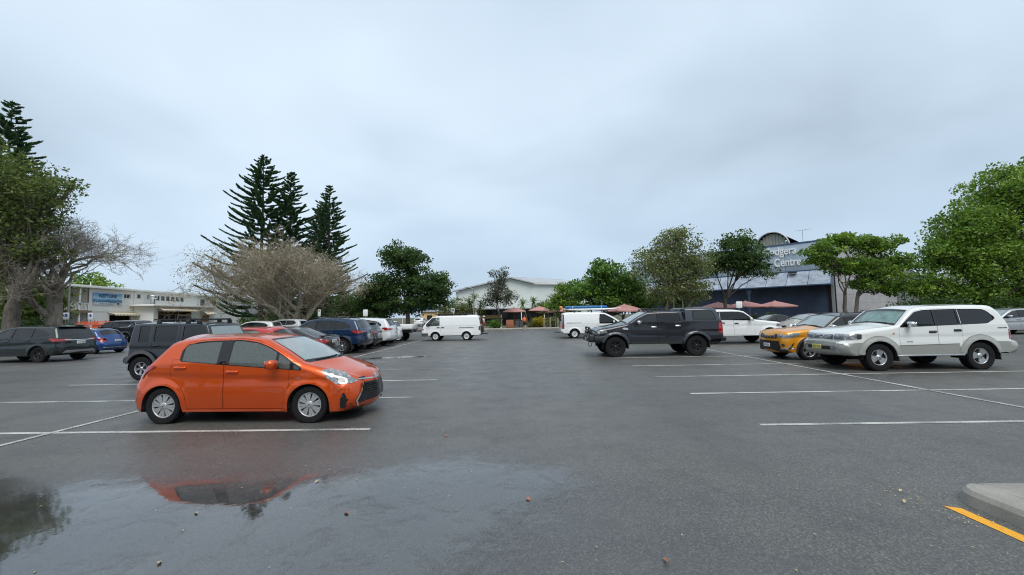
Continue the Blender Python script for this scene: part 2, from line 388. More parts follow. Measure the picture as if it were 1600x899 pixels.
    def lift(s, v, off):
        e = 0.004; x, z = v[:, 0], v[:, 1]; d, r, nn = s._near(x, z); q = np.clip(1-d/r, 0, 1); c = np.sqrt(np.maximum(1-q*q, 0)); y = s.W0(x, z)-r+r*c
        dx = (s.W0(x+e, z)-s.W0(x-e, z))/(2*e); dz = (s.W0(x, z+e)-s.W0(x, z-e))/(2*e)
        n = np.stack([nn[:, 0]*q-np.clip(dx, -2, 2)*c, c, nn[:, 1]*q-np.clip(dz, -2, 2)*c], 1); n /= np.linalg.norm(n, axis=1)[:, None]+1e-9
        return np.stack([x, y, z], 1)+n*off, n
    def side_mb(s, mb, poly, holes=(), off=0.0, step=0.06, sides=(1, -1)):
        key = (s.key, np.asarray(poly).tobytes(), tuple(np.asarray(h).tobytes() for h in holes), off, step)
        if key not in _PANEL: _PANEL[key] = s.side(poly, holes, off, step)
        v, n, t = _PANEL[key]
        if not len(t): return mb
        p = v[t]; nz = np.cross(p[:, 1]-p[:, 0], p[:, 2]-p[:, 0])[:, 1]; t = np.where((nz < 0)[:, None], t[:, ::-1], t)
        for sg in sides:
            m = np.array([1, sg, 1]); mb.add(v*m, [tuple(f) if sg > 0 else tuple(f[::-1]) for f in t], n*m)
        return mb
    def strip_pt(s, i, t, off=0.0):
        i = np.asarray(i, float); t = np.asarray(t, float); k = np.arange(len(s.S)); g = lambda a: np.interp(i, k, a)
        x, z, r, c, sw = g(s.S[:, 0]), g(s.S[:, 1]), g(s.S[:, 2]), g(s.S[:, 3]), g(s.S[:, 4]); nx, nz = g(s.N2[:, 0]), g(s.N2[:, 1])
        hw = s.W0(x, z)-r; b = c*(1-np.clip(t*t, 0, 1))**1.3+off
        return np.stack([x+nx*b+sw*(1-np.clip(t*t, 0, 1))**1.15, t*hw, z+nz*b], -1)
    def strip_mb(s, mb, i0, i1, t0, t1, off=0.0, nt_=14, di=1.0):
        ni = max(2, int((i1-i0)/di)+1); I, T = np.meshgrid(np.linspace(i0, i1, ni), np.linspace(t0, t1, nt_+1), indexing='ij')
        P = s.strip_pt(I, T, off); e = 0.01
        a = s.strip_pt(np.clip(I+0.5, 0, len(s.S)-1), T, off)-s.strip_pt(np.clip(I-0.5, 0, len(s.S)-1), T, off); b = s.strip_pt(I, T+e, off)-s.strip_pt(I, T-e, off)
        N = np.cross(b, a); N /= np.linalg.norm(N, axis=-1)[..., None]+1e-12
        m = nt_+1; f = [(i*m+j, i*m+j+1, (i+1)*m+j+1, (i+1)*m+j) for i in range(ni-1) for j in range(nt_)]
        return mb.add(P.reshape(-1, 3), f, N.reshape(-1, 3))
    def xend(s, y, z, front):
        """x of the front (or rear) surface at (y, z)"""
        y = np.abs(np.asarray(y, float)); z = np.asarray(z, float); zz = s.S[:, 1]; k = int(np.argmax(zz))
        if front: sl = slice(0, k+1); o = np.arange(len(zz))[sl]
        else: o = np.arange(len(zz))[k:][::-1]
        zm = np.maximum.accumulate(zz[o]+np.arange(len(o))*1e-7); i = np.interp(z, zm, o)
        kk = np.arange(len(zz)); xo = np.interp(i, kk, s.S[:, 0]); r = np.interp(i, kk, s.S[:, 2]); c = np.interp(i, kk, s.S[:, 3]); nx = np.interp(i, kk, s.N2[:, 0])
        hw = s.W0(xo, z)-r; t = np.clip(y/np.maximum(hw, 1e-3), 0, 1); x = xo+nx*c*(1-t*t)**1.3
        out = y > hw
        if out.any():
            sg = -1 if front else 1; a = xo[out].copy(); b = a+sg*np.maximum(r[out]*1.6, 0.1); yo, zo = y[out], z[out]
            for _ in range(18):
                mid = (a+b)/2; big = s.Y(mid, zo) >= yo; b = np.where(big, mid, b); a = np.where(big, a, mid)
            x[out] = (a+b)/2
        return x
    def end_mb(s, mb, poly, front, off=0.004, holes=(), step=0.05):
        P = np.array(poly); x0, z0 = P.min(0); x1, z1 = P.max(0)
        gx, gz = np.meshgrid(np.arange(x0+step/2, x1, step), np.arange(z0+step/2, z1, step)); inner = np.stack([gx.ravel(), gz.ravel()], 1)
        v, t = mesh2d(poly, holes, inner, step)
        if not len(t): return mb
        e = 0.004; X = s.xend(v[:, 0], v[:, 1], front)
        dy = (s.xend(v[:, 0]+e, v[:, 1], front)-s.xend(v[:, 0]-e, v[:, 1], front))/(2*e); dz = (s.xend(v[:, 0], v[:, 1]+e, front)-s.xend(v[:, 0], v[:, 1]-e, front))/(2*e)
        n = np.stack([np.ones(len(X)), -np.clip(dy, -6, 6), -np.clip(dz, -6, 6)], 1)*(1 if front else -1); n /= np.linalg.norm(n, axis=1)[:, None]
        p = np.stack([X, v[:, 0], v[:, 1]], 1)+n*off
        q = p[t]; nx = np.cross(q[:, 1]-q[:, 0], q[:, 2]-q[:, 0])[:, 0]; bad = (nx < 0) if front else (nx > 0); t = np.where(bad[:, None], t[:, ::-1], t)
        return mb.add(p, [tuple(f) for f in t], n)

_wheels = {}
def wheel_meshes(Rw, wid, rim, style, n):
    key = (Rw, wid, rim, style, n)
    if key in _wheels: return _wheels[key]
    h = wid/2; ty = MB()
    ty.lathe([(rim*0.97, -h*0.80), (rim+0.012, -h*0.98), (Rw*0.86+rim*0.14, -h), (Rw-0.022, -h*0.94), (Rw-0.004, -h*0.78), (Rw, -h*0.3), (Rw, h*0.3), (Rw-0.004, h*0.78), (Rw-0.022, h*0.94), (Rw*0.86+rim*0.14, h), (rim+0.012, h*0.98), (rim*0.97, h*0.80)], 36)
    for k in range(36):    # shoulder tread blocks
        a = k/36*2*math.pi; c, q = math.cos(a), math.sin(a)
        m = MB().box(Rw-0.012, Rw+0.004, -h*0.9, h*0.9, -Rw*0.062, Rw*0.062); M = np.array([[c, 0, -q, 0], [0, 1, 0, 0], [q, 0, c, 0], [0, 0, 0, 1]]); ty.merge(m, M)
    dk = MB(); dk.lathe([(rim*0.98, h*0.35), (0.02, h*0.35)], 24); dk.lathe([(rim*0.985, -h*0.8), (rim*0.985, h*0.75)][::-1], 24)
    dk.lathe([(rim*0.62, h*0.45), (rim*0.60, h*0.50), (0.05, h*0.5)], 24)
    rm = MB(); f = h*0.80
    rm.lathe([(rim*0.86, f-0.035), (rim*0.90, f), (rim*0.97, f+0.004), (rim*1.0, f-0.006)][::-1], 36)
    def sp(r0, r1, w0, w1, a, d0=0.0, d1=0.0, th=0.03):
        m = MB(); v = [(r0, f-0.02+d0, -w0/2), (r0, f-0.02+d0, w0/2), (r1, f-0.004+d1, w1/2), (r1, f-0.004+d1, -w1/2)]
        v = [(x, y, z) for x, y, z in v]+[(x, y-th, z*1.15) for x, y, z in v]
        m.add(v, [(3, 2, 1, 0), (0, 1, 5, 4), (1, 2, 6, 5), (2, 3, 7, 6), (3, 0, 4, 7)]); c, q = math.cos(a), math.sin(a)
        rm.merge(m, np.array([[c, 0, -q, 0], [0, 1, 0, 0], [q, 0, c, 0], [0, 0, 0, 1]]))
    if style == 'steel':
        rm.lathe([(rim*0.88, f-0.02), (rim*0.74, f-0.045), (rim*0.62, f-0.01), (rim*0.40, f-0.015), (rim*0.33, f-0.05), (0.012, f-0.05)], 30)
        rm.lathe([(rim*0.24, f-0.045), (rim*0.22, f+0.012), (0.01, f+0.016)], 18)
    elif style == 'hubcap':
        for k in range(n):
            a = (k+0.5)/n*2*math.pi; w = 2*math.pi*rim/n
            sp(rim*0.20, rim*0.90, w*0.12, w*0.30, a-0.155, 0.022, 0, 0.02); sp(rim*0.20, rim*0.90, w*0.12, w*0.30, a+0.155, 0.022, 0, 0.02)
        rm.lathe([(rim*0.30, f-0.005), (rim*0.26, f+0.012), (0.01, f+0.016)], 20)
    elif style == 'tri':
        for k in range(3):
            a = (k/3+0.05)*2*math.pi; sp(rim*0.12, rim*0.90, rim*0.42, rim*0.95, a, 0.002, 0.0, 0.04)
        rm.lathe([(rim*0.34, f-0.02), (rim*0.30, f-0.002), (rim*0.18, f), (rim*0.15, f+0.012), (0.01, f+0.014)], 22)
    else:
        for k in range(n):
            a = k/n*2*math.pi
            if style == 'twin': sp(rim*0.16, rim*0.90, rim*0.10, rim*0.13, a-0.13, -0.005); sp(rim*0.16, rim*0.90, rim*0.10, rim*0.13, a+0.13, -0.005)
            else: sp(rim*0.14, rim*0.90, rim*0.20, rim*0.24, a, -0.005)
        rm.lathe([(rim*0.26, f-0.03), (rim*0.22, f-0.004), (0.01, f)], 20)
    r = (ty.mesh('tyre'), dk.mesh('wheel'), rm.mesh('rim'))
    r[0].materials.append(MATS['tyre']); r[1].materials.append(MATS['liner']); _wheels[key] = r; return r

_seat = None
def seat_mesh():
    global _seat
    if _seat is None:
        m = MB(); m.box(-0.25, 0.27, -0.24, 0.24, 0.0, 0.16, 0.05)
        b = MB().box(-0.07, 0.07, -0.23, 0.23, 0.0, 0.60, 0.05); b.box(-0.05, 0.05, -0.13, 0.13, 0.64, 0.84, 0.04)
        m.merge(b, np.array(Matrix.Translation((-0.25, 0, 0.10)) @ Matrix.Rotation(R(-14), 4, 'Y'))); _seat = m.mesh('seat'); _seat.materials.append(MATS['seat_fabric'])
    return _seat

def make_car(spec, name, label, cat, loc, rz, group):
    """spec: profile and parts of a vehicle, x forward, origin on the ground midway between the axles"""
    g = spec.get; B = Body(spec['prof'], spec['W'], spec['belt'], spec['axles'], spec['Rw'], spec['Ra'], **spec.get('body', {}))
    root = thing(name, label, cat, loc, rz, group); pm = spec['paint']; lod = g('step', 0.06)
    # ---- daylight opening, windows, doors
    top, bot = spec.get('dlo', ([], [])); wins = []; doors = []; holes = []
    if len(top):
        top = np.array(sorted(top), float); bot = np.array(sorted(bot), float); xa, xb = g('dlo_x', (max(top[0, 0], bot[0, 0]), min(top[-1, 0], bot[-1, 0])))
        cuts = [xa]
        for c, w in spec['pillars']: cuts += [c-w/2, c+w/2]
        cuts.append(xb); lean = g('lean', 0.0)
        def clip(x0, x1):
            xs = np.linspace(x0, x1, 12)
            up = [(x, float(np.interp(x, top[:, 0], top[:, 1]))) for x in xs]; lo = [(x, float(np.interp(x, bot[:, 0], bot[:, 1]))) for x in xs]
            lo = [p for p, q in zip(lo, up)]
            P = lo+[(x, max(z, l[1]+0.015)) for (x, z), l in zip(up[::-1], lo[::-1])]
            return P
        for a, b in zip(cuts[::2], cuts[1::2]): wins.append(roundp(clip(a, b), g('win_r', 0.04)))
        dpoly = inset(clip(xa-0.02, xb+0.02), -0.012)
        for a, b in spec.get('doors', []):
            xs = np.linspace(a, b, 22)
            zt = np.where((xs > top[0, 0]) & (xs < top[-1, 0]), np.interp(xs, top[:, 0], top[:, 1])+0.035, np.interp(xs, bot[:, 0], bot[:, 1])+0.02)
            lo = [(x, B._low(x, 0.07)+0.05) for x in xs]; up = [(x, z) for x, z in zip(xs, zt)]
            P = lo+[(x, max(z, l[1]+0.1)) for (x, z), l in zip(up[::-1], lo[::-1])]
            doors.append(roundp(P, 0.03, 3))
    mb = MB()
    free = []
    for w in wins:
        c = np.mean(np.array(w), 0)[None]
        if not any(pip(c, d)[0] for d in doors): free.append(w)
    B.side_mb(mb, B.sil, [d for d in doors]+free, 0.0, lod)
    done = []
    for sname, a, b, tw, mat in spec['segs']:
        i0 = np.interp(a, range(len(B.idx)), B.idx); i1 = np.interp(b, range(len(B.idx)), B.idx); done.append((i0, i1, tw, sname, mat))
    done.sort(); last = 0.0
    for i0, i1, tw, sname, mat in done:
        if i0 > last+0.01: B.strip_mb(mb, last, i0, -1, 1)
        last = i1
        if tw < 1:
            B.strip_mb(mb, i0, i1, -1, -tw, 0, 3); B.strip_mb(mb, i0, i1, tw, 1, 0, 3)
        m2 = MB(); B.strip_mb(m2, i0, i1, -tw, tw, (-0.004 if 'glass' in mat else 0.001), 16); m2.build(sname, mat, root)
        if 'glass' in mat or mat == 'sunshade':
            m3 = MB(); q = min(2.0, (i1-i0)*0.12)
            B.strip_mb(m3, i0, i0+q, -tw, tw, -0.001, 16); B.strip_mb(m3, i1-q*0.6, i1, -tw, tw, -0.001, 16); B.strip_mb(m3, i0+q, i1-q*0.6, -tw, -tw+0.03, -0.001, 1); B.strip_mb(m3, i0+q, i1-q*0.6, tw-0.03, tw, -0.001, 1)
            m3.build('glass_border', 'plastic_gloss', root)
    if last < len(B.S)-1.01: B.strip_mb(mb, last, len(B.S)-1, -1, 1)
    mb.build('body', pm, root)
    # dark inner skin behind the shut lines, wheel housings, floor
    ln = MB(); B.side_mb(ln, inset(B.sil[:len(B.S)], 0.0)+[p for p in B.sil[len(B.S):]], wins, -0.03, 0.12)
    zf = B.Z0+0.02
    ln.box(B.x0+0.25, B.x1-0.25, -spec['W']/2+0.12, spec['W']/2-0.12, zf, zf+0.10)
    for ax in B.ax:
        hw = float(B.W0(ax, B.Rw+B.Ra))
        for sg in (1, -1):
            a = np.linspace(-0.15, math.pi+0.15, 20); yo, yi = sg*(hw-0.015), sg*(hw-0.42)
            V = [(ax+B.Ra*math.cos(t), y, B.Rw+B.Ra*math.sin(t)) for t in a for y in (yo, yi)]
            ln.add(V, [(2*i, 2*i+1, 2*i+3, 2*i+2) for i in range(19)])
            ln.add([(ax+B.Ra*math.cos(t), yi, B.Rw+B.Ra*math.sin(t)) for t in a], [tuple(range(20))])
    ln.build('underbody', 'liner', root)
    # doors (> handle), windows
    hz_ = g('handle_z', None)
    for k, d in enumerate(doors):
        ww = [w for w in wins if pip(np.mean(np.array(w), 0)[None], d)[0]]
        for sg in (1, -1):
            dm = MB(); B.side_mb(dm, inset(d, 0.005), ww, 0.0, lod, (sg,)); do = dm.build('door', g('door_paint', pm), root)
            P = np.array(d); xh = P[:, 0].min()+0.16 if not g('handle_front', None) else P[:, 0].max()-0.16
            if g('handles', None): xh = spec['handles'][k]
            zh = hz_[k] if hz_ else spec['belt']-0.16
            y = float(B.Y(xh, zh)[0]); hm = MB(); hm.box(xh-0.105, xh+0.105, y-0.01, y+0.034, zh-0.017, zh+0.017, 0.012)
            hm.merge(MB().box(xh-0.10, xh+0.10, y-0.004, y+0.004, zh-0.032, zh+0.032, 0.003))
            if sg < 0: hm2 = MB().merge(hm, np.diag([1, -1, 1, 1.])); hm2.f = [f[::-1] for f in hm2.f]; hm = hm2
            hm.build('handle', g('handle_mat', pm), do)
    wm_ = spec.get('win_mats', ['glass_mid']*9)
    for k, w in enumerate(wins):
        for sg in (1, -1):
            m2 = MB(); B.side_mb(m2, inset(w, -0.012), (), -0.010, 0.09, (sg,)); m2.build('side_window', wm_[min(k, len(wm_)-1)], root)
    if len(top):
        for sg in (1, -1):
            m2 = MB(); hl = [w for w in wins]
            if g('surround', True): B.side_mb(m2, roundp(dpoly, 0.05), hl, 0.0025, 0.08, (sg,))
            else:
                for w in wins[1:]: B.side_mb(MB(), inset(w, -0.018), [w], 0.0025, 0.09, (sg,)).build('window_surround', g('surround_mat', 'plastic_gloss'), root)
                B.side_mb(m2, inset(wins[0], -0.018), [wins[0]], 0.0025, 0.09, (sg,))
            m2.build('window_surround', g('surround_mat', 'plastic_gloss'), root)
    # patches
    for kind, pname, mat, poly, off in spec.get('patches', []):
        if kind == 'S':
            for sg in (1, -1): B.side_mb(MB(), poly, (), off, 0.05, (sg,)).build(pname, mat, root)
        elif kind in 'FR':
            B.end_mb(MB(), poly, kind == 'F', off).build(pname, mat, root)
        elif kind in 'fr':
            for sg in (1, -1):
                B.end_mb(MB(), [(y*sg, z) for y, z in poly], kind == 'f', off).build(pname, mat, root)
    if g('clad'):
        cm, cw = g('clad')
        for ax in B.ax:
            z0 = float(np.interp(ax, B.bot[:, 0], B.bot[:, 1])); a0 = math.asin((z0-B.Rw)/B.Ra)+0.02; a = np.linspace(a0, math.pi-a0, 24)
            for sg in (1, -1):
                poly = [(ax+(B.Ra+0.002)*math.cos(t), B.Rw+(B.Ra+0.002)*math.sin(t)) for t in a]+[(ax+(B.Ra+cw)*math.cos(t), B.Rw+(B.Ra+cw)*math.sin(t)) for t in a[::-1]]
                ok = [p for p in poly if B.x0+0.03 < p[0] < B.x1-0.03]
                B.side_mb(MB(), ok, (), g('clad_off', 0.014), 0.07, (sg,)).build('wheel_arch_trim', cm, root)
    # mirrors
    if g('mirror'):
        mx, mz, mm = g('mirror'); y = float(B.Y(mx, mz)[0]); my = y+0.13
        for sg in (1, -1):
            m2 = MB(); m2.box(mx-0.06, mx+0.075, my-0.11, my+0.10, mz-0.075, mz+0.085, 0.055)
            m3 = MB().box(mx-0.03, mx+0.03, y-0.03, my-0.06, mz-0.075, mz-0.03, 0.012)
            m4 = MB().box(mx-0.066, mx-0.058, my-0.09, my+0.085, mz-0.06, mz+0.07, 0.003)
            for a_, nm, mt in ((m2, 'mirror', mm), (m3, 'mirror_arm', 'plastic_black'), (m4, 'mirror_glass', 'chrome')):
                if sg < 0: q = MB().merge(a_, np.diag([1, -1, 1, 1.])); q.f = [f[::-1] for f in q.f]; a_ = q
                if nm == 'mirror': mo = a_.build(nm, mt, root)
                else: a_.build(nm, mt, mo)
    # wheels
    ty, dk, rm = wheel_meshes(spec['Rw'], g('tyre_w', 0.20), g('rim', spec['Rw']*0.66), g('wheel', ('twin', 5))[0], g('wheel', ('twin', 5))[1])
    rmat = g('rim_mat', 'alloy')
    for k, ax in enumerate(B.ax):
        for sg in (1, -1):
            wo_ = link('wheel', dk, None, root); yy = spec['W']/2-g('tyre_w', 0.20)/2-g('wheel_in', 0.035); wo_.location = (ax, sg*yy, spec['Rw'])
            wo_.rotation_euler = (0, 0.4*k+0.2, 0 if sg > 0 else math.pi); link('tyre', ty, None, wo_)
            ro = bpy.data.objects.new('rim', rm); COL.objects.link(ro); ro.parent = wo_
            if len(rm.materials) == 0: rm.materials.append(MATS[rmat])
            ro.material_slots[0].link = 'OBJECT'; ro.material_slots[0].material = MATS[rmat]
    # cabin
    if g("seats", True) and len(top):
        zs = g('seat_z', spec['belt']-0.62); sx = g('seat_x', [0.15, -0.75]); st = g('seat_y', 0.36)
        for x in sx:
            for sg in (1, -1):
                so = link('seat', seat_mesh(), None, root); so.location = (x, sg*st, zs)
        xd = sx[0]+0.72; db = MB().box(xd, xd+0.40, -spec['W']/2+0.16, spec['W']/2-0.16, spec['belt']-0.40, spec['belt']-0.05, 0.06); db.build('dashboard', 'interior', root)
        sw = MB(); a = np.linspace(0, 2*math.pi, 25); sw.tube([(xd-0.12-0.1*math.sin(t), -st+0.18*math.cos(t), spec['belt']-0.07+0.16*math.sin(t)) for t in a], 0.014, 6, False); sw.box(xd-0.16, xd, -st-0.03, -st+0.03, spec['belt']-0.13, spec['belt']-0.06, 0.01); sw.build('steering_wheel', 'plastic_black', root)
    for wp in g('wipers', []):
        i = np.interp(wp, range(len(B.idx)), B.idx)
        for t0, t1 in ((-0.75, -0.05), (-0.05, 0.65)):
            p = [B.strip_pt(i+0.25+abs(u)*1.2, t0+(t1-t0)*u, 0.012) for u in np.linspace(0, 1, 6)]
            MB().tube(np.array(p), 0.009, 5).build('wiper', 'plastic_black', root)
    return root, B
def plate(root, B, front, z, mat, w=0.37, h=0.13, off=0.012):
    m = MB(); x = float(B.xend(np.array([0.0]), np.array([z]), front)[0]); s = 1 if front else -1; a, b = sorted((x+s*off-0.006, x+s*off+0.006))
    m.box(a, b, -w/2, w/2, z-h/2, z+h/2, 0.003); o = m.build('number_plate', mat, root); t = MB(); rr = random.Random(int(abs(x)*1000))
    xx = x+s*(off+0.0075); k = 6
    for i in range(k):
        y = (i-(k-1)/2)*0.048+(0.012 if i > 2 else -0.012); ww = 0.014
        for (dy, dz, bw, bh) in ((-ww, 0, 0.007, 0.07), (ww, 0.012 if i % 2 else 0, 0.007, 0.045 if i % 2 else 0.07), (0, 0.0315, 0.03, 0.008)):
            a, b = sorted((xx-0.0005, xx+0.0005)); t.box(a, b, y+dy-bw/2, y+dy+bw/2, z+dz-bh/2, z+dz+bh/2)
    t.build('plate_characters', 'plastic_black', o)
# ------------------------------------------------------------------ ground, markings, water
def asphalt():
    a = NT('asphalt'); co = a.coord()
    fine = a.noise(62, 4, 0.8, co); vor = a.n('ShaderNodeTexVoronoi'); vor.inputs['Scale'].default_value = 72; a.l(co, vor.inputs['Vector'])
    stone = a.ramp(vor.outputs['Color'], [(0.15, 0.0), (0.9, 1.0)])
    big = a.noise(0.22, 5, 0.6, co, 0.4); med = a.noise(1.6, 5, 0.65, co)
    mp = a.n('ShaderNodeMapping'); mp.inputs['Scale'].default_value = (0.16, 1.5, 1); a.l(co, mp.inputs[0]); streak = a.noise(0.9, 4, 0.6, mp.outputs[0])
    c = a.ramp(fine, [(0.30, (0.021, 0.0205, 0.019)), (0.50, (0.069, 0.067, 0.063)), (0.70, (0.215, 0.209, 0.190))])
    c = a.mix(0.5, c, a.ramp(stone, [(0.0, (0.022, 0.022, 0.022)), (0.6, (0.077, 0.075, 0.070)), (1.0, (0.205, 0.198, 0.182))]))
    dry = a.ramp(a.math('ADD', a.math('MULTIPLY', big, 0.6), a.math('MULTIPLY', streak, 0.4)), [(0.38, 0.0), (0.64, 1.0)])
    c = a.mix(a.math('MULTIPLY', dry, 0.35), c, (0.150, 0.146, 0.132))
    c = a.mix(a.ramp(med, [(0.50, 0.0), (0.72, 0.38)]), c, (0.045, 0.046, 0.048))
    chips = a.n('ShaderNodeTexVoronoi'); chips.inputs['Scale'].default_value = 26; a.l(co, chips.inputs['Vector'])
    c = a.mix(a.ramp(chips.outputs['Distance'], [(0.05, 0.6), (0.09, 0.0)]), c, (0.34, 0.34, 0.33))
    # damp ground round the pooled water: darker and shinier asphalt
    sp = a.n('ShaderNodeSeparateXYZ'); a.l(co, sp.inputs[0])
    dist = a.math('SQRT', a.math('ADD', a.math('POWER', a.math('MULTIPLY', a.math('ADD', sp.outputs[0], 2.6), 0.62), 2.0), a.math('POWER', a.math('SUBTRACT', sp.outputs[1], 2.6), 2.0)), 0.5)
    damp = a.ramp(a.math('SUBTRACT', a.math('MULTIPLY', dist, 0.25), a.math('MULTIPLY', a.noise(1.1, 5, 0.6, co, 0.5), 0.42)), [(0.30, 1.0), (0.62, 0.0)])
    c = a.mix(a.math('MULTIPLY', damp, 0.35), c, (0.040, 0.042, 0.046))
    oil = a.ramp(a.math('ADD', a.math('MULTIPLY', a.noise(0.55, 3, 0.5, co), 0.7), a.math('MULTIPLY', a.noise(4.0, 4, 0.7, co), 0.3)), [(0.60, 0.0), (0.72, 0.55)])
    c = a.mix(oil, c, (0.022, 0.022, 0.021))
    # tyre-polished lane and darker bays, wandering along the aisles
    wob = a.math('ADD', sp.outputs[0], a.math('MULTIPLY', a.noise(0.12, 3, 0.5, co), 2.2))
    tr_ = a.math('SINE', a.math('MULTIPLY', wob, 2.1)); c = a.mix(a.math('MULTIPLY', a.ramp(tr_, [(0.55, 0.0), (0.95, 0.30)]), a.noise(0.4, 4, 0.6, co)), c, (0.035, 0.035, 0.036))
    cracks = a.n('ShaderNodeTexVoronoi', feature='DISTANCE_TO_EDGE'); cracks.inputs['Scale'].default_value = 0.16
    cmp_ = a.n('ShaderNodeMixRGB'); cmp_.inputs[0].default_value = 0.25; a.l(co, cmp_.inputs[1]); a.l(a.noise(0.9, 4, 0.6, co, 0, 'Color'), cmp_.inputs[2]); a.l(cmp_.outputs[0], cracks.inputs['Vector'])
    c = a.mix(a.ramp(cracks.outputs['Distance'], [(0.0, 0.0), (0.002, 0.0)]), c, (0.02, 0.02, 0.02))
    rg_ = a.ramp(a.math('ADD', a.math('MULTIPLY', big, 0.5), a.math('MULTIPLY', med, 0.5)), [(0.35, 0.34), (0.65, 0.58)])
    rg_ = a.mix(damp, rg_, (0.24, 0.24, 0.24))
    a.set(Base_Color=c, Roughness=rg_, Specular_IOR_Level=0.5)
    h = a.math('ADD', a.math('MULTIPLY', fine, 0.7), a.math('MULTIPLY', vor.outputs['Distance'], 0.6))
    n = a.n('ShaderNodeBump'); n.inputs['Distance'].default_value = 0.012; a.l(h, n.inputs['Height']); n.inputs['Strength'].default_value = 0.30; a.l(n.outputs[0], a.b.inputs['Normal'])
    return a.m
asphalt()
def paintline(name, col, wear=0.5):
    a = NT(name); co = a.coord('Generated') if False else a.coord()
    g = a.n('ShaderNodeNewGeometry'); pos = g.outputs['Position']
    f = a.noise(70, 4, 0.75, pos); b = a.noise(1.3, 4, 0.6, pos)
    w = a.ramp(a.math('ADD', a.math('MULTIPLY', f, 0.6), a.math('MULTIPLY', b, 0.4)), [(wear, 0.0), (wear+0.14, 1.0)])
    a.set(Base_Color=a.mix(w, col, (0.07, 0.07, 0.07)), Roughness=0.55)
    a.bump(f, 0.3, 0.006); return a.m
paintline('line_white', (0.52, 0.52, 0.48), 0.455); paintline('line_faded', (0.36, 0.36, 0.34), 0.42); paintline('line_yellow', (0.74, 0.34, 0.008), 0.53)
def concrete(name, col, stain=0.5):
    a = NT(name); co = a.coord(); n1 = a.noise(1.4, 6, 0.65, co); n2 = a.noise(60, 3, 0.6, co)
    c = a.ramp(n1, [(0.3, tuple(x*(1-stain) for x in col)), (0.65, col), (0.8, tuple(min(1, x*1.15) for x in col))])
    c = a.mix(0.25, c, a.ramp(n2, [(0.3, tuple(x*0.5 for x in col)), (0.7, tuple(min(1, x*1.3) for x in col))]))
    a.set(Base_Color=c, Roughness=0.75); a.bump(n2, 0.25, 0.004); return a.m
concrete('concrete', (0.235, 0.215, 0.185), .6); concrete('concrete_kerb', (0.30, 0.285, 0.25), 0.6); concrete('paving', (0.40, 0.38, 0.34), 0.25)
def grassmat():
    a = NT('grass_ground'); n1 = a.noise(0.35, 5, 0.65); n2 = a.noise(14, 4, 0.7)
    c = a.mix(a.ramp(n1, [(0.4, 0.0), (0.62, 1.0)]), a.ramp(n2, [(0.3, (0.028, 0.045, 0.014)), (0.7, (0.07, 0.095, 0.03))]), (0.11, 0.085, 0.055)); a.set(Base_Color=c, Roughness=0.9); a.bump(n2, 0.5, 0.05); return a.m
grassmat()
def sheet(name, pts, z, mat, parent=None):
    me = bpy.data.meshes.new(name); me.from_pydata([(x, y, z) for x, y in pts], [], [tuple(range(len(pts)))]); return link(name, me, mat, parent)
def rect(x0, x1, y0, y1): return [(x0, y0), (x1, y0), (x1, y1), (x0, y1)]
struct(sheet('ground', rect(-900, 900, -300, 1500), -0.03, 'grass_ground'))
lot = struct(sheet('car_park', rect(-62, 36, -14, 49.6), 0.0, 'asphalt'))
struct(sheet('side_road', rect(-140, -62, -14, 120), -0.004, 'asphalt')); struct(sheet('far_road', rect(-36, -12, 60, 110), -0.01, 'asphalt'))
def line(x0, y0, x1, y1, w=0.10, mat='line_white'):
    d = math.hypot(x1-x0, y1-y0); nx, ny = -(y1-y0)/d*w/2, (x1-x0)/d*w/2
    return sheet('painted_line', [(x0-nx, y0-ny), (x1-nx, y1-ny), (x1+nx, y1+ny), (x0+nx, y0+ny)], 0.004, mat, lot)
YS = [6.40, 8.87, 11.23, 13.58, 16.08, 18.4, 20.85, 23.3, 25.7, 28.1, 30.5]
rr = random.Random(3)
for i, y in enumerate(YS):
    if i < 10: line(-12.75, y+rr.uniform(-.03, .03), -2.40+rr.uniform(-.06, .06), y-.02, .095, 'line_white' if i < 3 else 'line_faded')
    line(3.62+rr.uniform(-.05, .05), y-.03, 13.62, y+.03, .095, 'line_white' if i < 5 else 'line_faded')
    line(-29.4, y+.3, -18.9, y+.3, .09, 'line_faded'); line(19.9, y+.2, 30.3, y+.2, .09, 'line_faded')
MK = [sheet('painted_line', rect(-7.55, -7.45, 4.2, 32.0), 0.008, 'line_white', lot), sheet('painted_line', rect(8.52, 8.62, 5.2, 32.0), 0.008, 'line_white', lot), sheet('painted_line', rect(-24.2, -24.1, 6, 33.0), 0.008, 'line_faded', lot)]
line(0.9, 43.5, 1.3, 48.5, .12, 'line_faded'); line(3.0, 45.5, 4.6, 45.5, .12, 'line_faded')
sheet('painted_line', [(3.655, 3.74), (3.66, -3.0), (3.765, -3.0), (3.76, 3.69)], 0.004, 'line_yellow', lot)

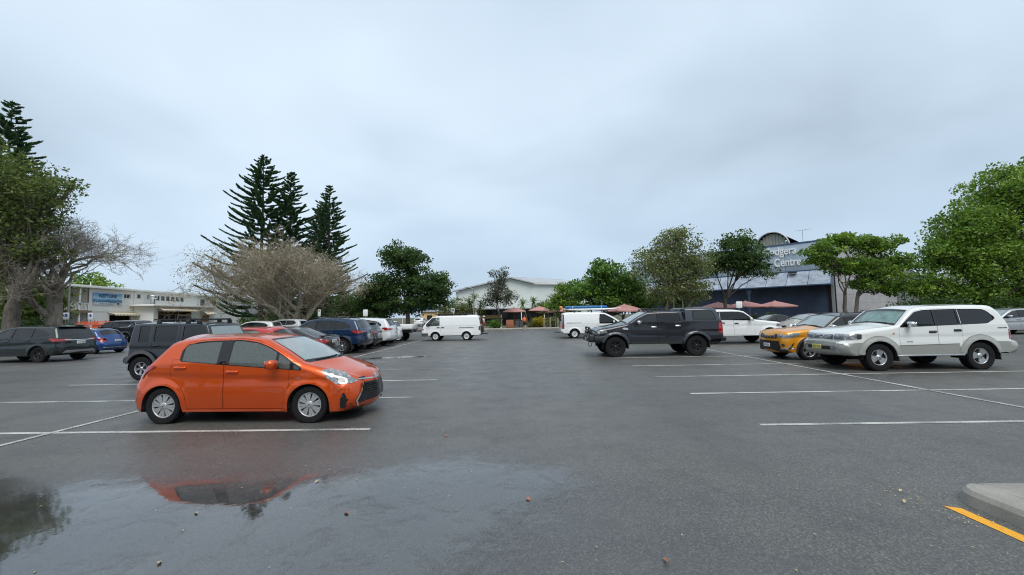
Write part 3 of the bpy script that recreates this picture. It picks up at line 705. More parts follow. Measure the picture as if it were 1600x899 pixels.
def water(name):
    a = NT(name); a.t.nodes.remove(a.b)
    at = a.n('ShaderNodeAttribute', attribute_name='depth'); g = a.n('ShaderNodeNewGeometry'); pos = g.outputs['Position']
    edge = a.math('ADD', at.outputs['Fac'], a.math('MULTIPLY', a.math('SUBTRACT', a.noise(2.4, 8, 0.76, pos, 0.9), 0.5), 2.0))
    speck = a.math('MULTIPLY', a.math('SUBTRACT', a.noise(70, 3, 0.7, pos), 0.5), 1.0)
    mask = a.ramp(a.math('ADD', edge, speck), [(0.22, 0.0), (0.98, 0.92)])
    tr0 = a.n('ShaderNodeBsdfTransparent'); tr = a.n('ShaderNodeBsdfTransparent'); tr.inputs[0].default_value = (0.86, 0.86, 0.86, 1)
    gl = a.n('ShaderNodeBsdfGlossy'); gl.inputs['Roughness'].default_value = 0.035; gl.inputs[0].default_value = (1, 1, 1, 1)
    fr = a.n('ShaderNodeFresnel'); fr.inputs[0].default_value = 1.42
    bp = a.n('ShaderNodeBump'); bp.inputs['Strength'].default_value = 0.05; bp.inputs['Distance'].default_value = 0.01; a.l(a.noise(7, 3, 0.5, pos), bp.inputs['Height']); a.l(bp.outputs[0], gl.inputs['Normal'])
    m1 = a.n('ShaderNodeMixShader'); a.l(a.math('ADD', a.math('MULTIPLY', fr.outputs[0], 1.2), 0.085), m1.inputs[0]); a.l(tr.outputs[0], m1.inputs[1]); a.l(gl.outputs[0], m1.inputs[2])
    m2 = a.n('ShaderNodeMixShader'); a.l(mask, m2.inputs[0]); a.l(tr0.outputs[0], m2.inputs[1]); a.l(m1.outputs[0], m2.inputs[2]); a.l(m2.outputs[0], a.o.inputs[0]); return a.m
water('puddle_water')
def puddle(poly, soft, step):
    P = np.array(poly); gx, gy = np.meshgrid(np.arange(P[:, 0].min(), P[:, 0].max(), step), np.arange(P[:, 1].min(), P[:, 1].max(), step)); inner = np.stack([gx.ravel(), gy.ravel()], 1)
    v, t = mesh2d(roundp(poly, .4, 5), [], inner, step); bd = densify(roundp(poly, .4, 5), 0.05)
    d = np.concatenate([np.sqrt(((v[c:c+500, None]-bd[None])**2).sum(2).min(1)) for c in range(0, len(v), 500)])
    me = bpy.data.meshes.new('puddle'); me.from_pydata([(x, y, 0.012) for x, y in v], [], [tuple(f) for f in t])
    at = me.attributes.new('depth', 'FLOAT', 'POINT'); at.data.foreach_set('value', np.clip(d/soft, 0, 1).astype(np.float32))
    o = link('puddle', me, 'puddle_water'); struct(o)
    if sum(p.normal.z for p in me.polygons) < 0: me.flip_normals()
    return o
puddle([(-8.5, 4.6), (-6.1, 4.95), (-5.2, 4.60), (-4.2, 4.70), (-2.6, 4.66), (-1.9, 4.90), (-.93, 5.30), (-.1, 5.15), (.75, 4.75), (.95, 4.2), (.55, 3.75), (.15, 3.2), (-.15, 2.55), (-.4, 1.5), (-1.0, .6), (-3.5, -.5), (-7.5, .5)], .62, .12)
puddle([(-6.9, 16.6), (-5.6, 16.9), (-4.2, 17.4), (-3.7, 18.0), (-4.6, 18.3), (-6.4, 18.0), (-7.2, 17.4)], .5, .12)

# kerbed island at the right
isl = thing('kerb_island', 'concrete kerbed traffic island with rounded nose beside the yellow line', 'kerb', (0, 0, 0))
prof = [(0.0, 0.0), (0.02, 0.085), (0.05, 0.122), (0.10, 0.134), (0.45, 0.140)]
def kerb_stone(path, n2):
    """path points with inward normals; rounded kerb section swept along"""
    P = np.array(path, float); N = np.array(n2, float); k = len(P); V = np.vstack([np.c_[(P+N*d if d < .3 or k < 5 else np.c_[np.clip((P+N*d)[:, 0], None, 4.33)*0+4.33, np.minimum((P+N*d*0)[:, 1], 3.51)]), np.full(k, z)] for d, z in prof])
    f = [(j*k+i, j*k+i+1, (j+1)*k+i+1, (j+1)*k+i) for j in range(len(prof)-1) for i in range(k-1)]
    f += [tuple(j*k for j in range(len(prof))), tuple(j*k+k-1 for j in range(len(prof)))[::-1]]
    me = bpy.data.meshes.new('kerb_stone'); me.from_pydata(V.tolist(), [], f); me.update(); o = link('kerb_stone', me, 'concrete_kerb', isl); return o
CX, CY = 4.12, 3.71
for y0, y1 in ((-3.2, -1.3), (-1.288, .5), (.512, 1.95), (1.962, 3.08)): kerb_stone([(3.88, y0), (3.88, y1)], [(1, 0), (1, 0)])
th = np.linspace(math.pi, math.pi/2, 22); arc = [(CX+(CX-3.88)*math.cos(t), CY+.25*math.sin(t)) for t in th]; nr = [(-math.cos(t), -math.sin(t)) for t in th]
kerb_stone([(3.88, 3.092), (3.88, 3.4)]+arc, [(1, 0), (1, 0)]+nr)
for x0, x1 in ((4.132, 6.4), (6.412, 8.4), (8.412, 10.2)): kerb_stone([(x0, 3.96), (x1, 3.96)], [(0, -1), (0, -1)])
top_ = [(4.33, -3.2)]+[(4.33, 3.51)]+[(10.2, 3.515), (10.2, -3.2)]
me = bpy.data.meshes.new('island_top'); me.from_pydata([(x, y, .1385) for x, y in top_], [], [tuple(range(len(top_)))[::-1]]); link('island_top', me, 'concrete', isl)

# far footpath with kerb
fp = struct(MB().box(-62, 36, 49.75, 52.9, -0.02, .13).build('footpath', 'paving'))
MB().box(-62, 36, 49.6, 49.745, -.02, .145, .02).build('kerb_stone', 'concrete_kerb', fp)
for x in np.arange(-28, 36, 2.4): MB().box(x-.008, x+.008, 49.76, 52.89, .128, .1335).build('joint', 'liner', fp)
struct(MB().box(36.0, 36.15, -14, 49.6, -.02, .14, .02).build('right_kerb', 'concrete_kerb'))
plain('mulch', (0.095, 0.062, 0.042), 0.95, 0, 0.5, 9)
for nm, r_ in (('garden_bed', rect(27.5, 60, 31.5, 49.6)), ('garden_bed', rect(4.2, 36, 33.4, 44.0)), ('garden_bed', rect(-46, -14, 41.0, 49.5)), ('garden_bed', rect(-60, -28.5, 26.5, 33.0)), ('garden_bed', rect(36.2, 60, 10, 31.5))):
    struct(sheet(nm, r_, .012, 'mulch'))

# fallen leaves: the large ones one by one, the specks as litter
plain('leaf_brown', (0.33, 0.13, 0.05), 0.6, 0, 0.5, 30); plain('leaf_tan', (0.50, 0.40, 0.22), 0.6, 0, 0.4, 30)
def leafmesh(L_, w):
    m = MB(); pts = [(-L_/2, 0, 0), (-L_*.2, w/2, .006), (L_*.2, w*.45, .010), (L_/2, 0, .004), (L_*.2, -w*.45, .012), (-L_*.2, -w/2, .008)]; m.add(pts+[(0, 0, .002)], [(i, (i+1) % 6, 6)[::-1] for i in range(6)]); return m.mesh('fallen_leaf')
lm = leafmesh(.07, .032); lm.materials.append(MATS['leaf_brown']); lm2 = leafmesh(.06, .024); lm2.materials.append(MATS['leaf_tan'])
for (x, y, q, nm) in ((-1.58, 3.66, 0, 'orange brown leaf lying on the puddle near the picture centre'), (.03, 3.90, 0, 'brown leaf at the right margin of the large puddle'), (.97, 2.95, 0, 'brown leaf near the bottom edge of the picture, right of centre'), (-1.13, 5.95, 0, 'small reddish leaf on the asphalt in front of the orange hatchback'),
                      (-2.95, 3.68, 1, 'pale curled leaf on the puddle below the orange reflection'), (-2.62, 2.95, 1, 'pale leaf in the lower left of the puddle'), (3.55, 4.02, 1, 'tan leaf just left of the kerb island nose'), (3.38, 3.80, 1, 'tan leaf at the tip of the yellow line'), (-2.2, 4.35, 1, 'tan leaf at the top margin of the puddle, under the orange reflection')):
    o = link('fallen_leaf', lm2 if q else lm, None); o.location = (x, y, .016); o.rotation_euler = (0.1, -0.1, rr.uniform(0, 6)); tag(o, nm, 'leaf', 'fallen leaves')
m = MB()
for _ in range(480):
    y = 2.2+rr.random()**1.6*26; x = rr.uniform(-.95, .95)*(y*1.1+1.5); s = rr.uniform(.005, .016); t = rr.uniform(0, 6.28); c, q = math.cos(t)*s, math.sin(t)*s
    m.add([(x-c, y-q, .014), (x+q*.45, y-c*.45, .02), (x+c, y+q, .014), (x-q*.45, y+c*.45, .02)], [(0, 1, 2, 3)])
for _ in range(70):
    x = 3.45+rr.random()**2*.4+rr.uniform(-.1, .1); y = 3.6+rr.uniform(-.25, .55); s = rr.uniform(.005, .012); t = rr.uniform(0, 6.28); c, q = math.cos(t)*s, math.sin(t)*s
    m.add([(x-c, y-q, .014), (x+q*.45, y-c*.45, .02), (x+c, y+q, .014), (x-q*.45, y+c*.45, .02)], [(0, 1, 2, 3)])
o = m.build('leaf_litter', 'leaf_tan'); o['kind'] = 'stuff'

# ------------------------------------------------------------------ buildings
concrete('render_white', (0.78, 0.77, 0.73), 0.07); concrete('render_grey', (0.55, 0.55, 0.53), 0.10); plain('trim_white', (0.80, 0.79, 0.75), 0.5, 0, .1); plain('roof_metal', (0.45, 0.46, 0.47), 0.45, 0.3, .15, 2)
plain('wall_navy', (0.042, 0.064, 0.112), 0.6, 0, .25, 1.2); plain('panel_blue', (0.385, 0.46, 0.53), 0.45, .1, .10, .8); plain('fascia_blue', (0.05, 0.09, 0.17), 0.4, 0, .15); plain('awning_blue', (0.34, 0.38, 0.44), 0.35, .2, .40, 1.4)
plain('wall_grey', (0.38, 0.38, 0.39), 0.7, 0, .15, .7); plain('corrugated', (0.24, 0.255, 0.265), 0.4, .45, .25, 1.5); plain('timber', (0.30, 0.12, 0.045), 0.5, 0, .3, 8); plain('awning_yellow', (0.72, 0.52, 0.24), 0.7, 0, .2, 3)
plain('window_dark', (0.03, 0.035, 0.04), 0.08, 0, .2); plain('tin_shine', (0.6, 0.62, 0.64), 0.2, .9, .1); plain('wall_pale', (0.56, 0.60, 0.57), 0.7, 0, .08, .5); plain('deck_timber', (0.22, 0.17, 0.10), 0.7); plain('orange_mesh', (0.80, 0.10, 0.015), 0.5, 0, .15); plain('letter_white', (0.80, 0.81, 0.80), 0.4, 0, .05)
plain('banner_dark', (0.02, 0.04, 0.10), 0.5)
def bannermat():
    a = NT('banner_print'); sp = a.n('ShaderNodeSeparateXYZ'); a.l(a.coord('Generated'), sp.inputs[0]); n = a.noise(3.0, 4, .6, a.coord('Generated'))
    f = a.math('ADD', sp.outputs['Z'], a.math('MULTIPLY', a.math('SUBTRACT', n, .5), .35))
    a.set(Base_Color=a.ramp(f, [(0.05, (.62, .66, .70)), (0.20, (.50, .58, .66)), (0.30, (.03, .10, .18)), (0.42, (.10, .32, .55)), (0.55, (.45, .62, .75)), (0.9, (.16, .36, .60))]), Roughness=.5); return a.m
bannermat()
def textmesh(s, size, ext, mat, parent, loc, rot, sx=1.0, name='lettering', bold=0.0):
    cu = bpy.data.curves.new('t', 'FONT'); cu.body = s; cu.size = size; cu.extrude = ext; cu.offset = bold; cu.align_x = 'RIGHT' if sx < 0 else 'LEFT'
    o = bpy.data.objects.new('t', cu); COL.objects.link(o); dg = bpy.context.evaluated_depsgraph_get(); me = bpy.data.meshes.new_from_object(o.evaluated_get(dg)); bpy.data.objects.remove(o); bpy.data.curves.remove(cu)
    t = link(name, me, mat, parent); t.location = loc; t.rotation_euler = rot; t.scale = (abs(sx), 1, 1); return t
def frame2(A, d):      # local frame: x along the facade, y into the building, z up
    return A, math.atan2(d[1], d[0])

# club building on the left: facade runs away from the camera, local -y... faces the car park
A = np.array((-53.33, 48.5)); Bp = np.array((-57.11, 77.0)); d = (Bp-A)/np.linalg.norm(Bp-A)
club = thing('club_building', 'long two-storey white club building with flat roof, banner and yellow awnings', 'building', (A[0], A[1], 0), math.atan2(d[1], d[0]))
# local: x = along facade, facade plane at y=0, outside is -y (towards the car park), inside +y
ok = lambda x0, x1, z0, z1: (x0, x1, z0, z1)
def wall_open(parent, x0, x1, z0, z1, ops, mat, th=.25, y=0.0, name='wall'):
    """wall slab on the y plane with real openings"""
    xs = sorted({x0, x1, *[o[0] for o in ops], *[o[1] for o in ops]}); zs = sorted({z0, z1, *[o[2] for o in ops], *[o[3] for o in ops]}); m = MB()
    for a, b in zip(xs, xs[1:]):
        run = None
        for c, e_ in zip(zs, zs[1:]):
            cx_, cz_ = (a+b)/2, (c+e_)/2
            if any(o[0] < cx_ < o[1] and o[2] < cz_ < o[3] for o in ops): continue
            m.add([(a, y, c), (b, y, c), (b, y, e_), (a, y, e_)], [(0, 1, 2, 3)])
    for o in ops:
        a, b, c, e_ = o; m.add([(a, y, c), (b, y, c), (b, y+th, c), (a, y+th, c)], [(3, 2, 1, 0)]); m.add([(a, y, e_), (b, y, e_), (b, y+th, e_), (a, y+th, e_)], [(0, 1, 2, 3)])
        m.add([(a, y, c), (a, y+th, c), (a, y+th, e_), (a, y, e_)], [(3, 2, 1, 0)]); m.add([(b, y, c), (b, y+th, c), (b, y+th, e_), (b, y, e_)], [(0, 1, 2, 3)])
    return m.build(name, mat, parent)
def window(parent, x0, x1, z0, z1, y=0.14, n=1, fm='trim_white', gm='window_dark', name='window'):
    w = .05; m = MB()
    m.box(x0, x1, y-.03, y+.03, z0, z0+w); m.box(x0, x1, y-.03, y+.03, z1-w, z1); m.box(x0, x0+w, y-.03, y+.03, z0+w, z1-w); m.box(x1-w, x1, y-.03, y+.03, z0+w, z1-w)
    for k in range(1, n): xx = x0+(x1-x0)*k/n; m.box(xx-w/2, xx+w/2, y-.03, y+.03, z0+w, z1-w)
    o = m.build(name, fm, parent)
    for k in range(n):
        a = x0+(x1-x0)*k/n; b = x0+(x1-x0)*(k+1)/n; MB().box(a+.025, b-.025, y-.004, y+.004, z0+.03, z1-.03).build('pane', gm, o)
    MB().box(x0-.06, x1+.06, -.06, .10, z0-.07, z0-.005).build('sill', fm, o); return o
ops = [(5.1, 6.2, 5.05, 5.65), (7.3, 8.0, 5.1, 5.75), (9.1, 9.7, 5.1, 5.75), (20.9, 22.1, 4.45, 5.65), (22.3, 23.4, 2.15, 2.9), (3.0, 6.5, 0.2, 2.75)]
six = [(10.75+i*1.04, 10.75+i*1.04+.86, 4.95, 5.72) for i in range(6)]
wall_open(club, 0, 28.75, 0, 6.05, ops+six, 'render_white')
MB().box(0, .25, .26, 9.5, 0, 6.05).build('end_wall', 'render_white', club); MB().box(28.5, 28.74, .26, 9.5, 0, 6.05).build('end_wall', 'render_white', club); MB().box(0, 28.74, 9.5, 9.7, 0, 6.05).build('rear_wall', 'render_white', club)
MB().box(-4.2, 29.1, -.55, 10.1, 6.08, 6.36, .02).build('roof', 'trim_white', club); MB().box(-.02, 28.77, -.03, .02, 3.14, 3.20).build('floor_band', 'render_grey', club)
MB().box(.3, 28.4, .5, 9.3, .1, .15).build('floor', 'deck_timber', club)
for i, o_ in enumerate(ops[:5]+six): window(club, *o_, n=2 if i in (0, 3) else 1)
# banner with print
bn = MB().box(.46, 4.72, -.09, -.05, 4.02, 5.55, .01).build('banner', 'banner_print', club)
textmesh('NEPTUNE', .62, .01, 'banner_dark', bn, (1.25, -.10, 4.98), (math.pi/2, 0, 0), .98, 'lettering', .012)
for i in range(9): MB().box(1.45+i*.22, 1.60+i*.22, -.102, -.095, 4.14, 4.20).build('small_print', 'banner_dark', bn)
MB().box(3.95, 4.28, -.102, -.095, 4.12, 4.34).build('logo', 'banner_dark', bn)
MB().tube([(.95+.22*math.cos(t), -.10, 4.30+.22*math.sin(t)) for t in np.linspace(0, 6.28, 21)], .025, 5, False).build('logo', 'letter_white', bn)
# shop front extension, canopy, awnings
ext = MB().box(6.9, 20.3, -2.6, -2.45, 0, .5).build('shop_wall', 'render_white', club)
wall_open(club, 6.9, 20.3, .5, 3.95, [(7.6, 14.6, .5, 3.30), (17.2, 19.0, .5, 2.8)], 'render_white', .15, -2.6, 'shop_wall')
MB().box(6.75, 6.9, -2.6, -.02, 0, 3.95).build('shop_side', 'render_white', club); MB().box(20.3, 20.45, -2.6, -.02, 0, 3.95).build('shop_side', 'render_white', club)
MB().box(5.9, 21.0, -3.2, -.05, 3.97, 4.20, .02).build('canopy', 'trim_white', club)
sf = MB(); [sf.box(7.6+i*1.16, 7.72+i*1.16, -2.57, -2.47, .5, 3.25) for i in range(7)]; sf.box(7.6, 14.6, -2.57, -2.47, 2.75, 2.88); sf.build('shop_front_frame', 'timber', club)
for i in range(6): MB().box(7.73+i*1.16, 8.75+i*1.16, -2.53, -2.51, .5, 2.74).build('pane', 'window_dark', club)
MB().box(17.2, 19.0, -2.55, -2.50, .5, 2.8).build('shop_door', 'timber', club)
def awning(parent, x0, x1, zt, zb, out, y):
    n = int((x1-x0)/.24); o = None
    for i in range(n):
        a = x0+(x1-x0)*i/n; b = x0+(x1-x0)*(i+1)/n; mt = 'awning_yellow' if i % 2 else 'trim_white'
        m = MB().add([(a, y, zt), (b, y, zt), (b, y-out, zb), (a, y-out, zb), (a, y-out, zb-.18), (b, y-out, zb-.18)], [(0, 3, 2, 1), (3, 4, 5, 2)])
        q = m.build('awning' if o is None else 'stripe', mt, parent if o is None else o); o = o or q
awning(club, 2.7, 6.7, 3.10, 2.85, .9, -.02); awning(club, 7.2, 14.8, 3.72, 3.45, .9, -2.62); awning(club, 16.9, 19.6, 3.55, 2.95, .9, -2.62)
m = MB(); m.lathe([(.30, 4.25), (.30, 5.1), (.52, 5.15), (.52, 5.5), (.40, 5.62), (.05, 5.66)], 20, 'z', (8.5, -1.2, 0)); m.build('exhaust_fan', 'tin_shine', club)
for x, h in ((1.9, .35), (7.1, .6), (17.4, .4), (-2.0, .5)): MB().tube([(x, 1.5, 6.36), (x, 1.5, 6.36+h+.3)], .05, 6).build('vent_pipe', 'trim_white', club)
MB().tube([(6.75, -.08, 3.2), (6.75, -.08, 6.0)], .05, 6).build('downpipe', 'trim_white', club)
# low wings on the right
MB().box(29.12, 34.1, .2, 8, 0, 5.72).build('wing', 'render_white', club); MB().box(29.12, 34.4, -.1, 8.2, 5.74, 5.9).build('wing_roof', 'roof_metal', club)
MB().box(34.12, 52, 1.2, 8, 0, 5.2).build('wing', 'wall_grey', club)
for x in (36.2, 38.6): MB().box(x, x+1.0, 1.17, 1.19, 2.3, 3.1).build('window', 'window_dark', club)
# deck with railing at the near end
for x, y in ((-4.0, -.3), (-1.5, -.3), (-4.0, 5), (-1.5, 5)): MB().box(x-.06, x+.06, y-.06, y+.06, 0, 6.08).build('verandah_post', 'trim_white', club)
MB().box(-4.15, -.02, -.45, 6, 3.02, 3.28).build('verandah_floor', 'deck_timber', club)
MB().box(-4.1, -.05, -.36, -.28, 4.13, 4.2).build('handrail', 'trim_white', club); MB().box(-4.1, -.05, -.36, -.28, 3.36, 3.41).build('handrail', 'trim_white', club)
for i in range(22): x = -4.0+i*.18; MB().box(x-.02, x+.02, -.34, -.30, 3.42, 4.12).build('baluster', 'trim_white', club)
for sx_ in (-4.05,):
    MB().box(sx_-.04, sx_+.04, -.2, 5.8, 4.13, 4.2).build('handrail', 'trim_white', club)
    for i in range(28): y = -.15+i*.21; MB().box(sx_-.02, sx_+.02, y-.02, y+.02, 3.30, 4.12).build('baluster', 'trim_white', club)

# blue hall on the right
cn = np.array((33.56, 44.0)); df = np.array((-.698, .716)); ds_ = np.array((.866, .5))
art = thing('blue_hall', 'navy blue hall with pale sign panels, skirt roof and barrel vault', 'building', (cn[0], cn[1], 0), math.atan2(-df[1], -df[0]))
# local: x runs along the front face towards the corner (x=0 at the corner, negative to the left), outside is -y... inside +y
H = 9.30
MB().box(-24, -.02, .30, .6, 0, 6.2).build('wall', 'wall_navy', art)
for i, (a, b) in enumerate(((-24, -17.2), (-17.17, -12.9), (-12.87, -8.6), (-8.57, -4.28), (-4.25, 0))): MB().box(a, b, .0, .25, 6.24, H, .012).build('sign_panel', 'panel_blue', art)
MB().box(-24, .05, -.06, .30, 6.10, 6.23).build('fascia', 'fascia_blue', art); MB().box(-24, .05, -.06, .30, H+.005, H+.16).build('fascia', 'fascia_blue', art)
# skirt roof: curved sheets with standing seams
for i in range(12):
    a, b = -24+i*2.0+.02, -24+(i+1)*2.0-.02
    V = []; n = 7
    for k in range(n+1):
        t = k/n; y = -.10-1.55*t; z = 6.08-1.62*t+.22*math.sin(t*math.pi)*-.6
        V += [(a, y, z+.0025*i), (b, y, z+.0025*i)]
    me = bpy.data.meshes.new('roof_sheet'); me.from_pydata(V, [], [(2*k, 2*k+2, 2*k+3, 2*k+1)[::-1] for k in range(n)]); link('roof_sheet', me, 'awning_blue', art)
MB().box(-24, 0, -1.70, -1.64, 4.40, 4.52).build('gutter', 'fascia_blue', art)
MB().prism([(-.10, 6.08), (-1.66, 4.44), (-.10, 4.44)], -.02, .03, 'x').build('skirt_end', 'fascia_blue', art)
MB().box(-.55, .12, .22, .62, 0, 6.2).build('corner_pier', 'liner', art)
m = MB(); m.box(-7.85, -7.65, -1.5, -1.3, 0, 3.6); m.prism([(-8.1, 4.3), (-7.4, 4.3), (-7.65, 3.6), (-7.85, 3.6)], -1.5, -1.3, 'y'); m.build('column', 'wall_navy', art)
textmesh('Cudgera', 1.32, .05, 'letter_white', art, (-6.35, -.06, 8.22), (math.pi/2, 0, 0), .72, 'lettering', .02); textmesh('Centre', 1.28, .05, 'letter_white', art, (-5.35, -.06, 6.88), (math.pi/2, 0, 0), .72, 'lettering', .02)
m = MB().box(-3.9, -3.1, -.75, -.3, 5.95, 6.1, .02); m.build('flood_light', 'plastic_black', art)
# barrel vault behind the parapet
vx, vr = -5.75, 1.78; V = []; ns = 26
for y in (1.2, 9.0):
    for k in range(ns+1): a = math.pi*k/ns; V.append((vx+vr*math.cos(a), y, 9.35+vr*1.05*math.sin(a)))
m = MB(); n1 = ns+1; V = np.array(V); N = np.array([((v[0]-vx)/vr, 0, (v[2]-9.35)/vr) for v in V]); m.add(V, [(k, k+1, n1+k+1, n1+k) for k in range(ns)], N)
m.tube([tuple(v) for v in V[:n1]], .10, 6); m.build('barrel_vault', 'roof_metal', art)
plain('vault_lining', (.30, .30, .25), .6, 0, .3, 4)
for k in range(10):
    a, b = -vr*.95+k*vr*.19, -vr*.95+(k+1)*vr*.19-.03; q = max(.1, math.sqrt(max(0, vr**2-max(abs(a), abs(b))**2))); MB().box(vx+a, vx+b, 1.5, 1.56, 9.3, 9.32+q*1.0).build('vault_louvre', 'vault_lining', art)
MB().tube([(-2.6, 1.0, 9.4), (-2.6, 1.0, 11.0)], .03, 5).tube([(-3.4, 1.0, 10.95), (-1.8, 1.0, 10.95)], .02, 4).tube([(-2.9, .7, 10.9), (-2.9, 1.3, 10.9)], .015, 4).tube([(-2.4, .7, 10.9), (-2.4, 1.3, 10.9)], .015, 4).build('aerial', 'roof_metal', art)
# side wing built in its own frame
arw = bpy.data.objects.new('frame', None)   # side wing is laid out in its own frame, then joined to the hall
tops = [(0.15, 9.3), (8, 9.1), (17, 7.8), (27, 5.9)]
for i in range(8):
    z0 = i*.85
    MB().box(.15, 15.98, .02+.0, .3, z0+.01, min(z0+.845, 6.8)).build('wall_panel', 'wall_grey', arw)
MB().prism([(.15, 6.82), (15.98, 6.82), (15.98, 7.95), (8, 9.1), (.15, 9.3)], .02, .3, 'y').build('wall_panel', 'wall_grey', arw)
V = []; nn = 150
for k in range(nn+1):
    x = 16.02+11*k/nn; y = .05+.035*math.sin(k*2.1); zt = np.interp(x, [16, 27], [7.9, 5.9]); V += [(x, y, 0), (x, y, zt)]
me = bpy.data.meshes.new('metal_sheet'); me.from_pydata(V, [], [(2*k, 2*k+2, 2*k+3, 2*k+1) for k in range(nn)]); link('metal_sheet', me, 'corrugated', arw)
for x in (18.5, 21.2, 24.0): MB().box(x-.06, x+.06, -.05, .0, 0, float(np.interp(x, [16, 27], [7.7, 5.8]))).build('mullion', 'fascia_blue', arw)
V = [(0, .3, 9.15), (8, .3, 9.0), (17, .3, 7.7), (27.3, .3, 5.8), (0, 16, 9.15), (8, 16, 9.0), (17, 16, 7.7), (27.3, 16, 5.8)]
me = bpy.data.meshes.new('roof'); me.from_pydata(V, [], [(i, i+1, i+5, i+4) for i in range(3)]); link('roof', me, 'roof_metal', arw); MB().box(27.05, 27.3, .05, 16, 0, 5.75).build('end_wall', 'wall_grey', arw)

for ch in [o for o in COL.objects if o.parent == arw]:
    ch.parent = art; ch.rotation_euler = (0, 0, math.atan2(ds_[1], ds_[0])-math.atan2(-df[1], -df[0]))
bpy.data.objects.remove(arw)

# pale gabled hall across the road
hall = thing('community_hall', 'pale gabled hall with low-pitched metal roof behind the pink umbrellas', 'building', (0, 75, 0))
V = [(-12.2, 0, 0), (2.3, 0, 0), (2.3, 0, 7.5), (-2.0, 0, 8.6), (-12.2, 0, 6.35)]
m = MB(); m.add(V, [(0, 1, 2, 3, 4)]); m.build('gable_wall', 'wall_pale', hall); m = MB().add([(2.3, 0, 0), (14, 7, 0), (14, 7, 7.6), (2.3, 0, 7.5)], [(0, 1, 2, 3)]); m.build('side_wall', 'wall_pale', hall)
MB().merge(bar((-12.8, -.2, 6.42), (-1.9, -.2, 8.82), 1.0, .22)).build('barge_board', 'roof_metal', hall); MB().merge(bar((-1.95, -.2, 8.80), (2.6, -.3, 7.62), 1.0, .2)).build('barge_board', 'roof_metal', hall)
MB().merge(bar((2.3, -.3, 7.58), (14.5, 6.8, 7.75), .6, .22)).build('gutter', 'trim_white', hall)
m = MB().add([(-2, -.4, 8.90), (2.7, -.5, 7.72), (15, 6.8, 7.9), (9, 9, 9.0)], [(0, 1, 2, 3)]); m.build('roof', 'roof_metal', hall); m = MB().add([(-12.8, -.4, 6.56), (-2, -.4, 8.92), (9, 9, 9.02), (-5, 14, 6.6)], [(0, 1, 2, 3)]); m.build('roof', 'roof_metal', hall)
MB().box(-12.5, 9.5, -4.2, -.3, 2.9, 3.15, .02).build('verandah_roof', 'roof_metal', hall); MB().box(-12.3, 9.3, -.25, -.2, .1, 2.9).build('shop_front', 'window_dark', hall)
for x in (-12, -8, -4, 0, 4, 8): MB().box(x-.07, x+.07, -4.1, -3.96, 0, 2.9).build('verandah_post', 'trim_white', hall)
MB().box(-9, -3.6, -.3, -.26, 1.3, 1.9).build('yellow_sign', 'awning_yellow', hall)
# houses and a marquee far off under the tulip tree
fh = thing('far_house', 'cream house far off to the right of the tulip tree trunk', 'building', (-20, 100, 0)); MB().box(-5, 5, 0, 8, 0, 3.0).build('wall', 'awning_yellow', fh); MB().prism([(-5.5, 3.0), (5.5, 3.0), (0, 4.6)], -.4, 8.4, 'y').build('roof', 'roof_metal', fh)
for x in (-3.5, -.8, 2.0): MB().box(x, x+1.3, -.06, -.02, 1.0, 2.2).build('window', 'window_dark', fh)
plain('blue_canvas', (.03, .16, .42), .6)
mq = thing('shade_marquee', 'bright blue shade canopy glimpsed beneath the tulip tree', 'marquee', (-22.5, 92, 0)); MB().add([(-4, -3, 3.4), (4, -3, 3.4), (4, 3, 3.4), (-4, 3, 3.4), (0, 0, 5.4)], [(0, 1, 4), (1, 2, 4), (2, 3, 4), (3, 0, 4)]).build('canopy', 'blue_canvas', mq)
for x in (-3.9, 3.9):
    for y in (-2.9, 2.9): MB().box(x-.05, x+.05, y-.05, y+.05, 0, 3.4).build('post', 'trim_white', mq)
